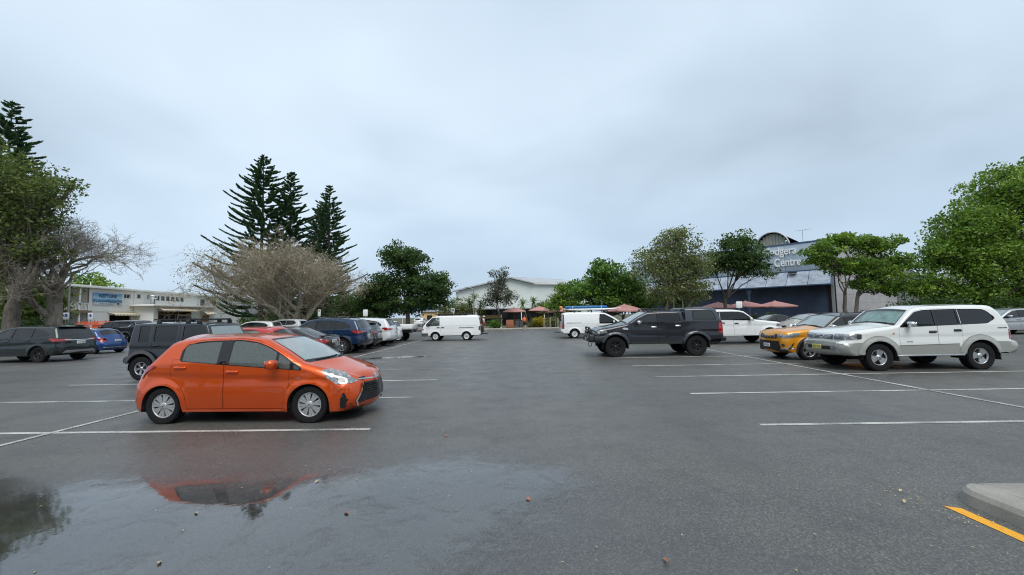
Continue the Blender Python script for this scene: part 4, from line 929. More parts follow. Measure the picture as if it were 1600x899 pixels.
# ------------------------------------------------------------------ vehicles
PARK = 'vehicles parked in the car park'
def hatch(paint_, **k):
    s = dict(paint=paint_, W=1.70, belt=0.99, axles=(-1.27, 1.27), Rw=0.302, Ra=0.352, tyre_w=0.185, rim=0.205, wheel=('hubcap', 8), rim_mat='hubcap',
      prof=[(1.84, .17, .10, 0), (2.01, .19, .30, .05), (2.06, .30, .40, .07), (2.05, .48, .42, .07), (2.02, .62, .42, .07), (1.97, .715, .36, .06), (1.80, .80, .24, .035, 0, .02), (1.52, .895, .16, .03, 0, .08), (1.24, .97, .12, .03, 0, .22), (1.12, 1.0, .11, .03, 1, .28),
            (0.78, 1.21, .10, .035, 0, .22), (0.42, 1.395, .11, .03, 1, .15), (0.15, 1.44, .11, .035, 0, .04), (-0.5, 1.45, .12, .035), (-1.0, 1.425, .13, .055), (-1.22, 1.385, .12, .10), (-1.30, 1.345, .12, .12, 1), (-1.56, 1.07, .16, .14), (-1.76, .90, .26, .09), (-1.92, .72, .34, .06), (-1.98, .52, .36, .06), (-1.96, .34, .34, .05), (-1.84, .20, .2, .02)],
      segs=[('front_bumper', 0.5, 4.75, .999, paint_), ('bonnet', 5.1, 8.6, .93, paint_), ('cowl', 8.65, 9, .93, 'plastic_black'), ('windscreen', 9, 11, .955, 'glass_screen'), ('roof', 11.05, 15.6, .97, paint_), ('rear_window', 16.1, 17.1, .9, 'glass_mid'), ('tailgate', 17.15, 19.1, .9, paint_), ('rear_bumper', 19.2, 21.8, .999, paint_)],
      body=dict(tum=.30, flare=.028, plan=.06, bottom=[(-2, .22), (-1.0, .205), (0.9, .20), (2.1, .18)], crease=(.016, .84, .07), tuck=.07),
      dlo=([(-.99, 1.24), (-.96, 1.335), (-.6, 1.372), (0, 1.385), (.3, 1.345), (.55, 1.25), (.75, 1.145), (1.12, .915)], [(-.99, 1.06), (1.12, .885)]), dlo_x=(-.98, 1.10), pillars=[(-.235, .20), (.70, .035), (.965, .06)], lean=.0,
      doors=[(-1.14, -.205), (-.20, .93)], handles=[-.97, -.05], handle_z=[.945, .865], win_mats=['glass_clear']*4, mirror=(.70, .985, paint_), wipers=[9.02], seat_x=[.10, -.72], seat_z=.36,
      patches=[('S', 'headlight', 'lamp_clear', roundp([(1.45, .868), (1.55, .885), (1.80, .805), (1.995, .655), (1.93, .628), (1.74, .628), (1.60, .71)], .03), .008), ('S', 'tail_light', 'lamp_red', roundp([(-1.40, .965), (-1.52, .985), (-1.64, .965), (-1.76, .84), (-1.80, .77), (-1.70, .775), (-1.58, .87)], .03), .014),
        ('r', 'tail_light', 'lamp_red', roundp([(.55, .78), (.78, .76), (.74, .93), (.62, .95)], .03), .012), ('F', 'grille', 'plastic_gloss', roundp([(-.5, .30), (.5, .30), (.42, .56), (-.42, .56)], .03), .008)])
    s.update(k); return s
yar = hatch('paint_orange', step=0.05)
yar['patches'] = [
  ('S', 'headlight', 'lamp_clear', roundp([(1.45, .868), (1.55, .885), (1.80, .805), (1.995, .655), (1.93, .628), (1.74, .628), (1.60, .71)], .03), .006),
  ('S', 'headlight_projector', 'lamp_dark', roundp([(1.70, .74), (1.82, .72), (1.86, .665), (1.76, .66)], .03), .014),
  ('S', 'headlight_projector', 'chrome', roundp([(1.60, .80), (1.66, .80), (1.68, .74), (1.62, .74)], .02), .014),
  ('S', 'tail_light', 'lamp_red', roundp([(-1.40, .965), (-1.52, .985), (-1.64, .965), (-1.76, .84), (-1.80, .77), (-1.70, .775), (-1.58, .87)], .03), .014),
  ('S', 'fog_lamp_recess', 'plastic_gloss', roundp([(1.795, .25), (1.87, .25), (1.90, .30), (1.835, .49), (1.805, .47)], .02), .022),
  ('F', 'grille', 'plastic_gloss', roundp([(-.57, .285), (.57, .285), (.59, .33), (.49, .46), (.41, .60), (-.41, .60), (-.49, .46), (-.59, .33)], .03), .006),
  ('f', 'grille_trim', 'chrome', [(.575, .235), (.605, .235), (.625, .33), (.525, .47), (.44, .615), (.415, .605), (.50, .46), (.597, .325)], .016),
  ('F', 'upper_grille', 'plastic_gloss', roundp([(-.50, .675), (0, .645), (.50, .675), (.48, .70), (0, .70), (-.48, .70)], .01), .006),
  ('f', 'grille_trim', 'chrome', [(.0, .628), (.12, .632), (.52, .668), (.52, .682), (.12, .652), (0, .648)], .011),
  ('F', 'front_lip', 'plastic_black', roundp([(-.68, .185), (.68, .185), (.66, .215), (-.66, .215)], .01), .006),
  ('F', 'badge', 'chrome', [(.075*math.cos(a), .665+.05*math.sin(a)) for a in np.linspace(0, 2*math.pi, 20)[:-1]], .016),
  ('F', 'badge_centre', 'plastic_grey', [(.055*math.cos(a), .665+.034*math.sin(a)) for a in np.linspace(0, 2*math.pi, 20)[:-1]], .018),
  ('F', 'badge_bar', 'chrome', roundp([(-.058, .674), (.058, .674), (.058, .684), (-.058, .684)], .004), .020),
  ('F', 'badge_bar', 'chrome', [(.020*math.cos(a), .667+.030*math.sin(a)) for a in np.linspace(0, 2*math.pi, 16)[:-1]], .0195),
  ('S', 'indicator', 'lamp_clear', roundp([(1.045, .735), (1.125, .735), (1.125, .76), (1.045, .76)], .012), .008),
  ('S', 'sill_trim', 'paint_orange', [(-.85, .215), (.88, .21), (.88, .245), (-.85, .25)], .012),
  ('r', 'tail_light', 'lamp_red', roundp([(.55, .78), (.78, .76), (.74, .93), (.62, .95)], .03), .012)]
car, B = make_car(yar, 'parked_car', 'glossy orange five-door hatchback with silver hubcaps, nearest car to the puddle', 'car', (-4.84, 7.62, 0), R(-1.0), PARK)
plate(car, B, False, .62, 'plate_white')
gm = MB()
for k in range(9):   # grille mesh bars
    z = .305+k*.034
    hw = float(np.interp(z, [.285, .33, .46, .60], [.54, .56, .47, .38])); p = [(float(B.xend(np.array([y]), np.array([z]), True)[0])+.008, y, z) for y in np.linspace(-hw, hw, 13)]
    gm.tube(p, .006, 4)
gm.build('grille_bars', 'plastic_black', car)
def scaled(s, sx=1.0, sy=1.0, sz=1.0):
    s = dict(s); f = lambda l: [(x*sx, z*sz)+tuple(r) for x, z, *r in l]
    s['prof'] = f(s['prof']); s['W'] = s['W']*sy; s['belt'] *= sz; s['axles'] = tuple(a*sx for a in s['axles']); s['dlo'] = (f(s['dlo'][0]), f(s['dlo'][1]))
    if 'dlo_x' in s: s['dlo_x'] = tuple(a*sx for a in s['dlo_x'])
    s['pillars'] = [(a*sx, w) for a, w in s['pillars']]; s['doors'] = [(a*sx, b*sx) for a, b in s['doors']]
    if 'handles' in s: s['handles'] = [a*sx for a in s['handles']]
    if 'handle_z' in s: s['handle_z'] = [a*sz for a in s['handle_z']]
    b = dict(s['body']); b['bottom'] = f(b['bottom']) if b.get('bottom') else None; s['body'] = b
    s['patches'] = [(k, n, m, [(p[0]*(sx if k == 'S' else sy), p[1]*sz) for p in q], o) for k, n, m, q, o in s.get('patches', [])]
    if 'mirror' in s: s['mirror'] = (s['mirror'][0]*sx, s['mirror'][1]*sz, s['mirror'][2])
    s['seat_x'] = [a*sx for a in s.get('seat_x', [.15, -.75])]; return s
def rr_(x0, x1, z0, z1, r=.03): return roundp([(x0, z0), (x1, z0), (x1, z1), (x0, z1)], r)

def suv(paint_, clad='plastic_black', **k):
    s = dict(paint=paint_, W=1.855, belt=1.09, axles=(-1.345, 1.345), Rw=.352, Ra=.405, tyre_w=.225, rim=.235, wheel=('twin', 5),
      prof=[(2.0, .28, .1, 0), (2.20, .31, .25, .05), (2.25, .5, .3, .07), (2.23, .8, .28, .07), (2.13, .95, .2, .06), (1.8, 1.03, .14, .05), (1.3, 1.08, .1, .1), (1.12, 1.11, .08, .13, 1), (.7, 1.37, .07, .1), (.36, 1.56, .08, .06, 1), (0, 1.62, .11, .045), (-.8, 1.635, .11, .035), (-1.6, 1.60, .11, .03), (-1.93, 1.555, .1, .03, 1), (-2.17, 1.15, .14, .05), (-2.23, 1.0, .2, .06), (-2.27, .8, .25, .06), (-2.30, .6, .28, .06), (-2.25, .4, .25, .05), (-2.08, .32, .15, .02)],
      segs=[('front_bumper', .5, 3.6, .999, paint_), ('bonnet', 4.1, 6.7, .93, paint_), ('cowl', 6.75, 7, .93, 'plastic_black'), ('windscreen', 7, 9, .95, 'glass_screen'), ('roof', 9.05, 12.85, .97, paint_), ('rear_window', 13.1, 13.95, .88, 'glass_mid'), ('tailgate', 14.0, 16.4, .92, paint_), ('rear_bumper', 16.5, 18.8, .999, paint_)],
      body=dict(tum=.30, flare=.03, plan=.05, bottom=[(-2.3, .36), (-1, .30), (1, .29), (2.3, .30)], crease=(.016, .80, .06), tuck=.06),
      dlo=([(-1.72, 1.27), (-1.5, 1.42), (-1.0, 1.51), (-.2, 1.535), (.2, 1.50), (.6, 1.32), (1.02, 1.08)], [(-1.72, 1.17), (1.02, 1.03)]), pillars=[(-.95, .09), (-.05, .10)],
      doors=[(-1.0, -.03), (-.025, 1.0)], handles=[-.82, .12], handle_z=[.99, .96], win_mats=['glass_tint', 'glass_tint', 'glass_mid'], mirror=(.72, 1.14, paint_), wipers=[7.02], seat_x=[.15, -.75], seat_z=.5)
    if clad: s['clad'] = (clad, .075)
    s['patches'] = [('S', 'sill_cladding', clad or paint_, [(-.9, .31), (.9, .30), (.9, .42), (-.9, .43)], .012),
      ('S', 'headlight', 'lamp_clear', roundp([(1.72, .96), (1.95, .985), (2.19, .87), (2.18, .80), (1.95, .84)], .02), .008),
      ('S', 'tail_light', 'lamp_red', roundp([(-1.78, 1.06), (-1.95, 1.09), (-2.16, 1.05), (-2.20, .93), (-1.98, .92)], .02), .008),
      ('r', 'tail_light', 'lamp_red', roundp([(.35, .97), (.80, .93), (.80, 1.05), (.38, 1.03)], .02), .010),
      ('R', 'bumper_insert', clad or paint_, roundp([(-.78, .36), (.78, .36), (.80, .62), (-.80, .62)], .05), .006),
      ('F', 'grille', 'plastic_black', roundp([(-.55, .52), (.55, .52), (.5, .86), (-.5, .86)], .05), .008)]
    s.update(k); return s

def sedan(paint_, **k):
    s = dict(paint=paint_, W=1.76, belt=.93, axles=(-1.34, 1.35), Rw=.315, Ra=.365, tyre_w=.205, rim=.215, wheel=('twin', 5),
      prof=[(2.05, .19, .1, 0), (2.20, .22, .25, .06), (2.24, .45, .32, .07), (2.19, .62, .32, .07), (2.04, .73, .22, .05), (1.6, .83, .14, .05), (1.08, .92, .1, .1), (.96, .94, .08, .14, 1), (.5, 1.18, .07, .1), (.05, 1.355, .08, .06, 1), (-.3, 1.40, .1, .04), (-.75, 1.385, .1, .04), (-1.05, 1.335, .09, .05, 1), (-1.5, 1.13, .08, .07), (-1.85, .99, .1, .06, 1), (-2.12, .975, .14, .05), (-2.19, .94, .16, .05, 1), (-2.25, .75, .24, .05), (-2.28, .5, .26, .05), (-2.22, .3, .2, .04), (-2.05, .22, .1, 0)],
      segs=[('front_bumper', .5, 3.7, .999, paint_), ('bonnet', 4.1, 6.7, .93, paint_), ('cowl', 6.75, 7, .93, 'plastic_black'), ('windscreen', 7, 9, .95, 'glass_screen'), ('roof', 9.05, 11.95, .97, paint_), ('rear_window', 12.02, 13.95, .92, 'glass_mid'), ('boot_lid', 14.05, 16.9, .93, paint_), ('rear_bumper', 17.0, 19.8, .999, paint_)],
      body=dict(tum=.34, flare=.02, plan=.06, bottom=[(-2.3, .24), (-1, .20), (1, .19), (2.3, .20)], crease=(.014, .80, .05), tuck=.06),
      dlo=([(-1.52, 1.03), (-1.2, 1.185), (-.85, 1.265), (-.3, 1.305), (0, 1.275), (.4, 1.11), (.88, .90)], [(-1.52, .985), (.88, .87)]), pillars=[(-1.0, .05), (-.2, .09)],
      doors=[(-1.12, -.165), (-.16, .86)], handles=[-.98, -.03], handle_z=[.84, .81], win_mats=['glass_mid']*3, mirror=(.62, .93, paint_), wipers=[7.02], seat_x=[.05, -.8], seat_z=.28,
      patches=[('S', 'headlight', 'lamp_clear', roundp([(1.68, .76), (1.9, .765), (2.15, .66), (2.14, .58), (1.9, .62)], .02), .008),
        ('S', 'tail_light', 'lamp_red', roundp([(-1.80, .90), (-2.0, .93), (-2.17, .90), (-2.19, .74), (-1.98, .74)], .02), .008),
        ('r', 'tail_light', 'lamp_red', roundp([(.42, .74), (.78, .74), (.76, .90), (.46, .90)], .02), .010),
        ('F', 'grille', 'plastic_black', roundp([(-.5, .40), (.5, .40), (.42, .62), (-.42, .62)], .04), .008)])
    s.update(k); return s

def bigsuv(paint_, low=None, **k):
    lw = low or paint_
    s = dict(paint=paint_, W=1.83, belt=1.245, axles=(-1.385, 1.385), Rw=.378, Ra=.455, tyre_w=.265, rim=.225, wheel=('tri', 3), wheel_in=.01,
      prof=[(2.08, .42, .08, 0), (2.28, .45, .22, .05), (2.36, .60, .28, .07), (2.34, .795, .28, .07, 1), (2.22, .85, .2, .05, 1), (2.20, 1.0, .2, .05), (2.09, 1.085, .14, .04), (1.6, 1.165, .12, .05), (.98, 1.235, .1, .06), (.80, 1.26, .08, .08, 1), (.56, 1.5, .07, .06), (.34, 1.69, .08, .05, 1), (.05, 1.765, .13, .045), (-.8, 1.80, .15, .035), (-1.65, 1.80, .15, .03), (-1.98, 1.76, .15, .03), (-2.13, 1.62, .15, .03, 1), (-2.31, 1.2, .16, .04), (-2.35, .93, .16, .04), (-2.36, .80, .18, .03, 1), (-2.50, .785, .2, .04, 1), (-2.56, .62, .22, .05), (-2.48, .47, .2, .04), (-2.25, .43, .1, .0)],
      segs=[('front_bumper', .4, 3.9, .999, lw), ('bonnet', 6.1, 8.75, .94, paint_), ('cowl', 8.8, 9, .94, 'plastic_black'), ('windscreen', 9, 11, .95, 'glass_screen'), ('roof', 11.05, 15.0, .97, paint_), ('rear_window', 16.05, 17, .86, 'glass_tint'), ('tailgate', 17.05, 18.95, .92, paint_), ('rear_bumper', 19.05, 22.6, .999, lw)],
      body=dict(tum=.17, flare=.035, plan=.03, bottom=[(-2.6, .50), (-1, .44), (1, .44), (2.4, .46)], crease=(.010, .82, .0), tuck=.03),
      dlo=([(-1.86, 1.46), (-1.74, 1.64), (-1.6, 1.675), (-.8, 1.685), (0, 1.675), (.27, 1.62), (.5, 1.44), (.74, 1.235)], [(-1.86, 1.41), (-1.66, 1.29), (-1.0, 1.27), (.74, 1.215)]), dlo_x=(-1.86, .73), pillars=[(-.885, .05), (-.255, .09)],
      doors=[(-.93, -.26), (-.255, .80)], handles=[-.80, -.12], handle_z=[1.10, 1.07], handle_mat='plastic_black', win_mats=['glass_tint']*3, mirror=(.55, 1.285, paint_), wipers=[9.02], seat_x=[.15, -.7], seat_z=.66, win_r=.05)
    s['patches'] = [('S', 'headlight', 'lamp_clear', roundp([(1.86, .89), (2.19, .87), (2.185, 1.02), (1.90, 1.05)], .02), .008),
      ('f', 'headlight', 'lamp_clear', roundp([(.42, .875), (.76, .875), (.76, 1.03), (.42, 1.03)], .02), .012),
      ('F', 'grille', 'plastic_black', roundp([(-.38, .88), (.38, .88), (.38, 1.035), (-.38, 1.035)], .015), .010),
      ('S', 'tail_light', 'lamp_red', roundp([(-2.20, .84), (-2.335, .83), (-2.30, 1.12), (-2.20, 1.12)], .02), .008),
      ('r', 'tail_light', 'lamp_red', roundp([(.62, .84), (.84, .84), (.83, 1.12), (.66, 1.12)], .02), .010)]
    s.update(k); return s

# --- left row of the near block, from the front
jim = dict(paint='paint_charcoal', W=1.645, belt=1.10, axles=(-1.295, 1.295), Rw=.345, Ra=.44, tyre_w=.21, rim=.20, wheel=('twin', 5), rim_mat='alloy', wheel_in=-.03,
  prof=[(1.5, .52, .05, 0), (1.76, .53, .1, .03), (1.79, .70, .1, .03, 1), (1.70, .74, .08, .02, 1), (1.68, 1.0, .08, .02), (1.58, 1.065, .06, .02), (.98, 1.10, .05, .02), (.84, 1.12, .05, .03, 1), (.63, 1.60, .05, .03, 1), (.42, 1.655, .06, .03), (-1.55, 1.685, .06, .03), (-1.68, 1.66, .06, .02, 1), (-1.74, 1.1, .06, .02), (-1.76, .72, .06, .02, 1), (-1.90, .70, .08, .03, 1), (-1.92, .53, .08, .03), (-1.6, .49, .05, 0)],
  segs=[('front_bumper', .4, 2.9, .999, 'plastic_black'), ('bonnet', 4.6, 6.9, .93, 'paint_charcoal'), ('windscreen', 7, 8, .95, 'glass_screen'), ('roof', 8.2, 10.9, .96, 'paint_charcoal'), ('rear_door', 11.1, 12.9, .93, 'paint_charcoal'), ('rear_bumper', 13.05, 15.6, .999, 'plastic_black')],
  body=dict(tum=.10, flare=.0, plan=.01, bottom=[(-2, .56), (-.85, .46), (.85, .46), (2, .56)], crease=(.008, .93, 0), tuck=.02),
  dlo=([(-1.46, 1.60), (.50, 1.595), (.70, 1.15)], [(-1.46, 1.145), (.70, 1.125)]), dlo_x=(-1.44, .66), pillars=[(-1.06, .19), (-.195, .22)], doors=[(-1.02, -.20), (-.19, .70)], handles=[-.88, -.06], handle_z=[1.02, 1.02], handle_mat='plastic_black', surround=False,
  win_mats=['glass_tint'], mirror=(.58, 1.2, 'plastic_black'), clad=('plastic_grey', .105), clad_off=.055, seat_x=[.05, -.75], seat_z=.55, wipers=[7.03], win_r=.05)
jim['patches'] = [('S', 'body_moulding', 'plastic_grey', [(-.86, .47), (.84, .47), (.84, .56), (-.86, .56)], .02), ('r', 'tail_light', 'lamp_red', rr_(.45, .72, .58, .66, .01), .008), ('f', 'headlight', 'lamp_clear', [(.58+.1*math.cos(a), .90+.1*math.sin(a)) for a in np.linspace(0, 6.28, 18)[:-1]], .012),
  ('F', 'grille', 'plastic_black', rr_(-.4, .4, .82, .98), .008)]
car, B = make_car(jim, 'parked_car', 'boxy black off-roader with roof bars parked behind the orange hatchback', 'car', (-11.45+1.295, 12.80, 0), 0, PARK)
for sg in (1, -1): MB().merge(bar((-1.15, sg*.60, 1.80), (.35, sg*.60, 1.80), .06, .035)).build('roof_rail', 'plastic_black', car)
for x in (-.95, -.05, .30):
    m = MB().box(x-.045, x+.045, -.66, .66, 1.765, 1.80, .01)
    for sg in (1, -1): m.box(x-.06, x+.06, sg*.64-.04, sg*.64+.04, 1.655, 1.77, .015)
    m.build('roof_bar', 'plastic_black', car)
m = MB(); m.lathe([(.02, -.11), (.30, -.11), (.345, -.06), (.345, .06), (.30, .11), (.02, .11)][::1], 24, 'x', (-1.93, 0, .98)); m.build('spare_wheel', 'tyre', car)

c2 = hatch('paint_red', wheel=('twin', 5), rim_mat='alloy')
car, B = make_car(c2, 'parked_car', 'red hatchback hidden between the black off-roader and the dark bronze sedan', 'car', (-10.3, 14.95, 0), R(180), PARK)
plate(car, B, False, .60, 'plate_white')
civ = sedan('paint_bronze'); civ['patches'] += [('R', 'boot_spoiler', 'plastic_gloss', rr_(-.70, .70, .945, .965, .008), .05)]
car, B = make_car(civ, 'parked_car', 'dark bronze sedan with red tail lights beside the blue off-road wagon', 'car', (-10.25, 17.05, 0), R(180), PARK)
plate(car, B, False, .80, 'plate_white')
m = MB(); m.box(-2.13, -1.95, -.62, .62, 1.035, 1.06, .012)
for sg in (1, -1): m.box(-2.08, -2.0, sg*.55-.02, sg*.55+.02, .96, 1.04, .006)
m.build('boot_spoiler', 'paint_bronze', car)
bs = scaled(suv('paint_blue', 'paint_charcoal', wheel=('spoke', 7)), 1.03, 1.0, 1.07); bs['Rw'] = .385; bs['Ra'] = .45; bs['body']['bottom'] = [(-2.4, .52), (-1, .42), (1, .42), (2.4, .44)]
bs['prof'] = [(x, max(z, .43), *r) for x, z, *r in bs['prof']]
car, B = make_car(bs, 'parked_car', 'navy blue off-road wagon with roof rails and large red tail light', 'car', (-10.25, 20.65, 0), R(180), PARK)
plate(car, B, False, .86, 'plate_white')
for sg in (1, -1):
    m = MB(); m.tube([(.15, sg*.62, 1.735), (.05, sg*.63, 1.80), (-1.5, sg*.62, 1.80), (-1.65, sg*.61, 1.73)], .022, 8); m.build('roof_rail', 'plastic_black', car)
for x in (-.2, -1.1):
    MB().box(x-.04, x+.04, -.64, .64, 1.80, 1.83, .012).build('roof_bar', 'alloy', car)
m = MB()
for sg in (1, -1): m.box(-1.90, -1.86, sg*.78-.14, sg*.78+.14, .22, .58, .006)
m.build('mud_flap', 'plastic_black', car)
h2 = scaled(suv('paint_grey', 'plastic_black'), .93, .96, .94)
car, B = make_car(h2, 'parked_car', 'small dark grey hatchback squeezed between the navy wagon and silver people mover', 'car', (-10.3, 23.0, 0), R(180), PARK)
plate(car, B, False, .80, 'plate_white')
MB().box(-1.97, -1.66, -.55, .55, 1.47, 1.495, .012).build('roof_spoiler', 'plastic_gloss', car)
s3 = scaled(suv('paint_greywhite', None), 1.06, 1.0, 1.06); s3['patches'] = [p for p in s3['patches'] if p[1] != 'bumper_insert']+[('R', 'bumper_insert', 'paint_silver', rr_(-.78, .78, .36, .46, .03), .01)]
car, B = make_car(s3, 'parked_car', 'silver white people mover with dark rear glass and red tail light', 'car', (-10.42, 25.35, 0), R(180), PARK)
plate(car, B, False, .82, 'plate_white')
MB().box(-2.16, -1.85, -.6, .6, 1.66, 1.685, .012).build('roof_spoiler', 'paint_greywhite', car)
w4 = scaled(suv('paint_white', None), .94, .97, .95)
car, B = make_car(w4, 'parked_car', 'white hatchback at the far end of the row, beside the silver people mover', 'car', (-10.55, 27.75, 0), R(180), PARK)
plate(car, B, False, .80, 'plate_white')

# flat tray ute: cab plus tray
ut = suv('paint_white', None, doors=[(-.10, 1.0)], handles=[.05], handle_z=[.98], pillars=[], dlo=([(-.35, 1.5), (.2, 1.50), (.6, 1.32), (1.02, 1.08)], [(-.35, 1.10), (1.02, 1.04)]), seat_x=[.2], axles=(-1.9, 1.345))
ut['prof'] = ut['prof'][:10]+[(0.05, 1.62, .1, .04), (-.45, 1.60, .1, .04, 1), (-.55, 1.2, .08, .02), (-.58, .8, .08, .02), (-.55, .42, .05, 0)]
ut['segs'] = [q for q in ut['segs'] if q[2] <= 9.1]+[('roof', 9.05, 10.95, .97, 'paint_white'), ('rear_window', 11.05, 11.95, .8, 'glass_mid')]; ut['patches'] = ut['patches'][1:2]+ut['patches'][-1:]
ut['body'] = dict(ut['body'], bottom=[(-.6, .42), (2.3, .32)])
ut['axles'] = (1.345,)
car, B = make_car(ut, 'pickup_truck', 'white drop-side tray ute at the end of the row, behind the white delivery van', 'truck', (-10.75, 30.2, 0), R(180), PARK)
MB().box(-2.75, -.62, -.90, .90, .86, .92, .01).build('tray_floor', 'alloy', car)
for sg in (1, -1): MB().box(-2.74, -.64, sg*.90-.015, sg*.90+.015, .93, 1.22, .008).build('tray_side', 'paint_white', car)
MB().box(-2.78, -2.75, -.90, .90, .93, 1.22, .008).build('tailgate', 'paint_white', car)
m = MB()
for y in (-.45, .45): m.box(-2.7, .3, y-.04, y+.04, .62, .80, .01)
m.box(-2.72, -2.66, -.85, .85, .66, .84, .01); m.build('chassis', 'plastic_black', car)
for sg in (1, -1):
    MB().box(-2.745, -2.72, sg*.65-.16, sg*.65+.16, .70, .80, .01).build('tail_light', 'lamp_red', car)
    w_ = link('wheel', wheel_meshes(.352, .225, .235, 'steel', 0)[1], None, car); w_.location = (-1.75, sg*.78, .352); w_.rotation_euler = (0, 0, 0 if sg > 0 else math.pi)
    link('tyre', wheel_meshes(.352, .225, .235, 'steel', 0)[0], None, w_); link('rim', wheel_meshes(.352, .225, .235, 'steel', 0)[2], 'steel_white', w_)
m = MB()
for x in (-.66,):
    for y in (-.7, .7): m.box(x-.025, x+.025, y-.025, y+.025, .92, 1.66, .005)
    m.box(x-.025, x+.025, -.72, .72, 1.62, 1.67, .005); m.box(x-.02, x+.02, -.7, .7, 1.2, 1.24, .005)
m.build('head_board', 'alloy', car)

# white cab-over delivery van
vn = dict(paint='paint_white', W=1.70, belt=1.05, axles=(-1.135, 1.135), Rw=.305, Ra=.37, tyre_w=.19, rim=.20, wheel=('steel', 0), rim_mat='steel_white',
  prof=[(1.95, .32, .05, 0), (2.13, .34, .14, .04), (2.17, .55, .18, .05), (2.13, .88, .18, .05), (2.03, 1.09, .12, .06, 1), (1.72, 1.42, .09, .06), (1.40, 1.71, .09, .05, 1), (1.1, 1.795, .12, .04), (0, 1.82, .12, .03), (-1.88, 1.80, .12, .03), (-2.02, 1.72, .10, .03, 1), (-2.12, 1.15, .10, .03), (-2.15, .7, .10, .03), (-2.16, .42, .1, .03), (-2.0, .33, .05, 0)],
  segs=[('front_bumper', .3, 2.2, .999, 'plastic_grey'), ('front_panel', 2.3, 3.9, .93, 'paint_white'), ('windscreen', 4, 6, .95, 'glass_screen'), ('roof', 6.1, 9.8, .97, 'paint_white'), ('rear_window', 10.15, 10.95, .82, 'glass_tint'), ('tailgate', 11.05, 12.6, .92, 'paint_white'), ('rear_bumper', 12.7, 13.8, .999, 'plastic_black')],
  body=dict(tum=.10, flare=.015, plan=.01, bottom=[(-2.2, .38), (2.2, .38)], crease=(.006, .9, 0), tuck=.03),
  dlo=([(.83, 1.66), (1.36, 1.65), (1.90, 1.09)], [(.83, 1.10), (1.90, 1.06)]), dlo_x=(.84, 1.80), pillars=[], doors=[(-.10, .76), (.78, 1.80)], handles=[.60, .93], handle_z=[.96, .96], handle_mat='plastic_black', surround=False, win_mats=['glass_mid'], mirror=(1.62, 1.2, 'plastic_black'), seat_x=[1.05], seat_z=.62, seat_y=.4)
vn['patches'] = [('S', 'side_moulding', 'plastic_grey', [(-1.66, .91), (-.60, .91), (-.60, .945), (-1.66, .945)], .012), ('S', 'pressed_panel', 'paint_white', rr_(-.02, .68, 1.08, 1.60, .06), .010), ('S', 'pressed_panel', 'paint_white', rr_(-.95, -.20, 1.08, 1.60, .06), .010), ('S', 'pressed_panel', 'paint_white', rr_(-1.9, -1.08, 1.08, 1.60, .06), .010),
  ('S', 'tail_light', 'lamp_red', rr_(-2.13, -2.03, .72, 1.02, .02), .010), ('S', 'front_indicator', 'lamp_amber', rr_(1.98, 2.10, .78, .88, .02), .010), ('S', 'bumper_end', 'plastic_grey', rr_(1.66, 2.14, .36, .56, .03), .014), ('f', 'headlight', 'lamp_clear', rr_(.45, .74, .72, .86, .02), .010)]
car, B = make_car(vn, 'van', 'white cab-over delivery van with roof rack facing the row of cars on the left', 'van', (-5.16, 30.2, 0), R(180), PARK)
m = MB()
for sg in (1, -1): m.merge(bar((-1.2, sg*.62, 1.895), (1.0, sg*.62, 1.895), .04, .04))
for x in np.linspace(-1.1, .9, 5):
    m.box(x-.025, x+.025, -.64, .64, 1.88, 1.91, .006)
    for sg in (1, -1): m.box(x-.03, x+.03, sg*.64-.02, sg*.64+.02, 1.74, 1.89, .006)
m.build('roof_rack', 'plastic_black', car)
MB().box(-1.1, 1.25, -.66, .66, 1.915, 1.965, .01).build('rack_tray', 'plastic_black', car)
m = MB(); m.box(-2.55, -2.12, -.30, -.25, .42, .48); m.box(-2.55, -2.12, .25, .30, .42, .48); m.box(-2.60, -2.50, -.62, .62, .40, .46, .01)
m.build('tow_bar', 'plastic_black', car)
m = MB().box(-2.34, -2.18, .10, .62, .55, 1.05, .04); m.build('rear_carrier_box', 'plastic_black', car)

# --- right block
vh = dict(paint='paint_white', W=1.98, belt=1.08, axles=(-1.60, 1.60), Rw=.335, Ra=.40, tyre_w=.215, rim=.215, wheel=('steel', 0), rim_mat='steel_white',
  prof=[(2.1, .30, .08, 0), (2.4, .34, .22, .06), (2.5, .6, .28, .08), (2.42, .93, .22, .07), (2.2, 1.07, .14, .06), (1.75, 1.17, .1, .10, 1), (1.22, 1.53, .08, .08), (.72, 1.79, .09, .06, 1), (.3, 1.865, .13, .04), (-1, 1.895, .13, .03), (-2.2, 1.88, .13, .03), (-2.40, 1.81, .12, .03, 1), (-2.50, 1.2, .13, .04), (-2.54, .8, .14, .04), (-2.58, .5, .14, .04), (-2.4, .34, .08, 0)],
  segs=[('front_bumper', .4, 3, .999, 'paint_white'), ('bonnet', 3.5, 4.9, .92, 'paint_white'), ('windscreen', 5, 7, .95, 'glass_screen'), ('roof', 7.1, 10.8, .97, 'paint_white'), ('rear_window', 11.15, 11.9, .8, 'glass_tint'), ('tailgate', 12, 13.5, .92, 'paint_white'), ('rear_bumper', 13.6, 14.8, .999, 'paint_white')],
  body=dict(tum=.12, flare=.03, plan=.03, bottom=[(-2.6, .38), (2.5, .34)], crease=(.008, .86, 0), tuck=.04),
  dlo=([(.22, 1.74), (.6, 1.715), (1.1, 1.45), (1.58, 1.13)], [(.22, 1.05), (1.58, 1.06)]), dlo_x=(.24, 1.54), pillars=[], doors=[(-.98, .13), (.15, 1.52)], handles=[-.02, .32], handle_z=[.98, .96], surround=True, win_mats=['glass_tint'], mirror=(1.22, 1.17, 'paint_white'), seat_x=[.5], seat_z=.6, seat_y=.45)
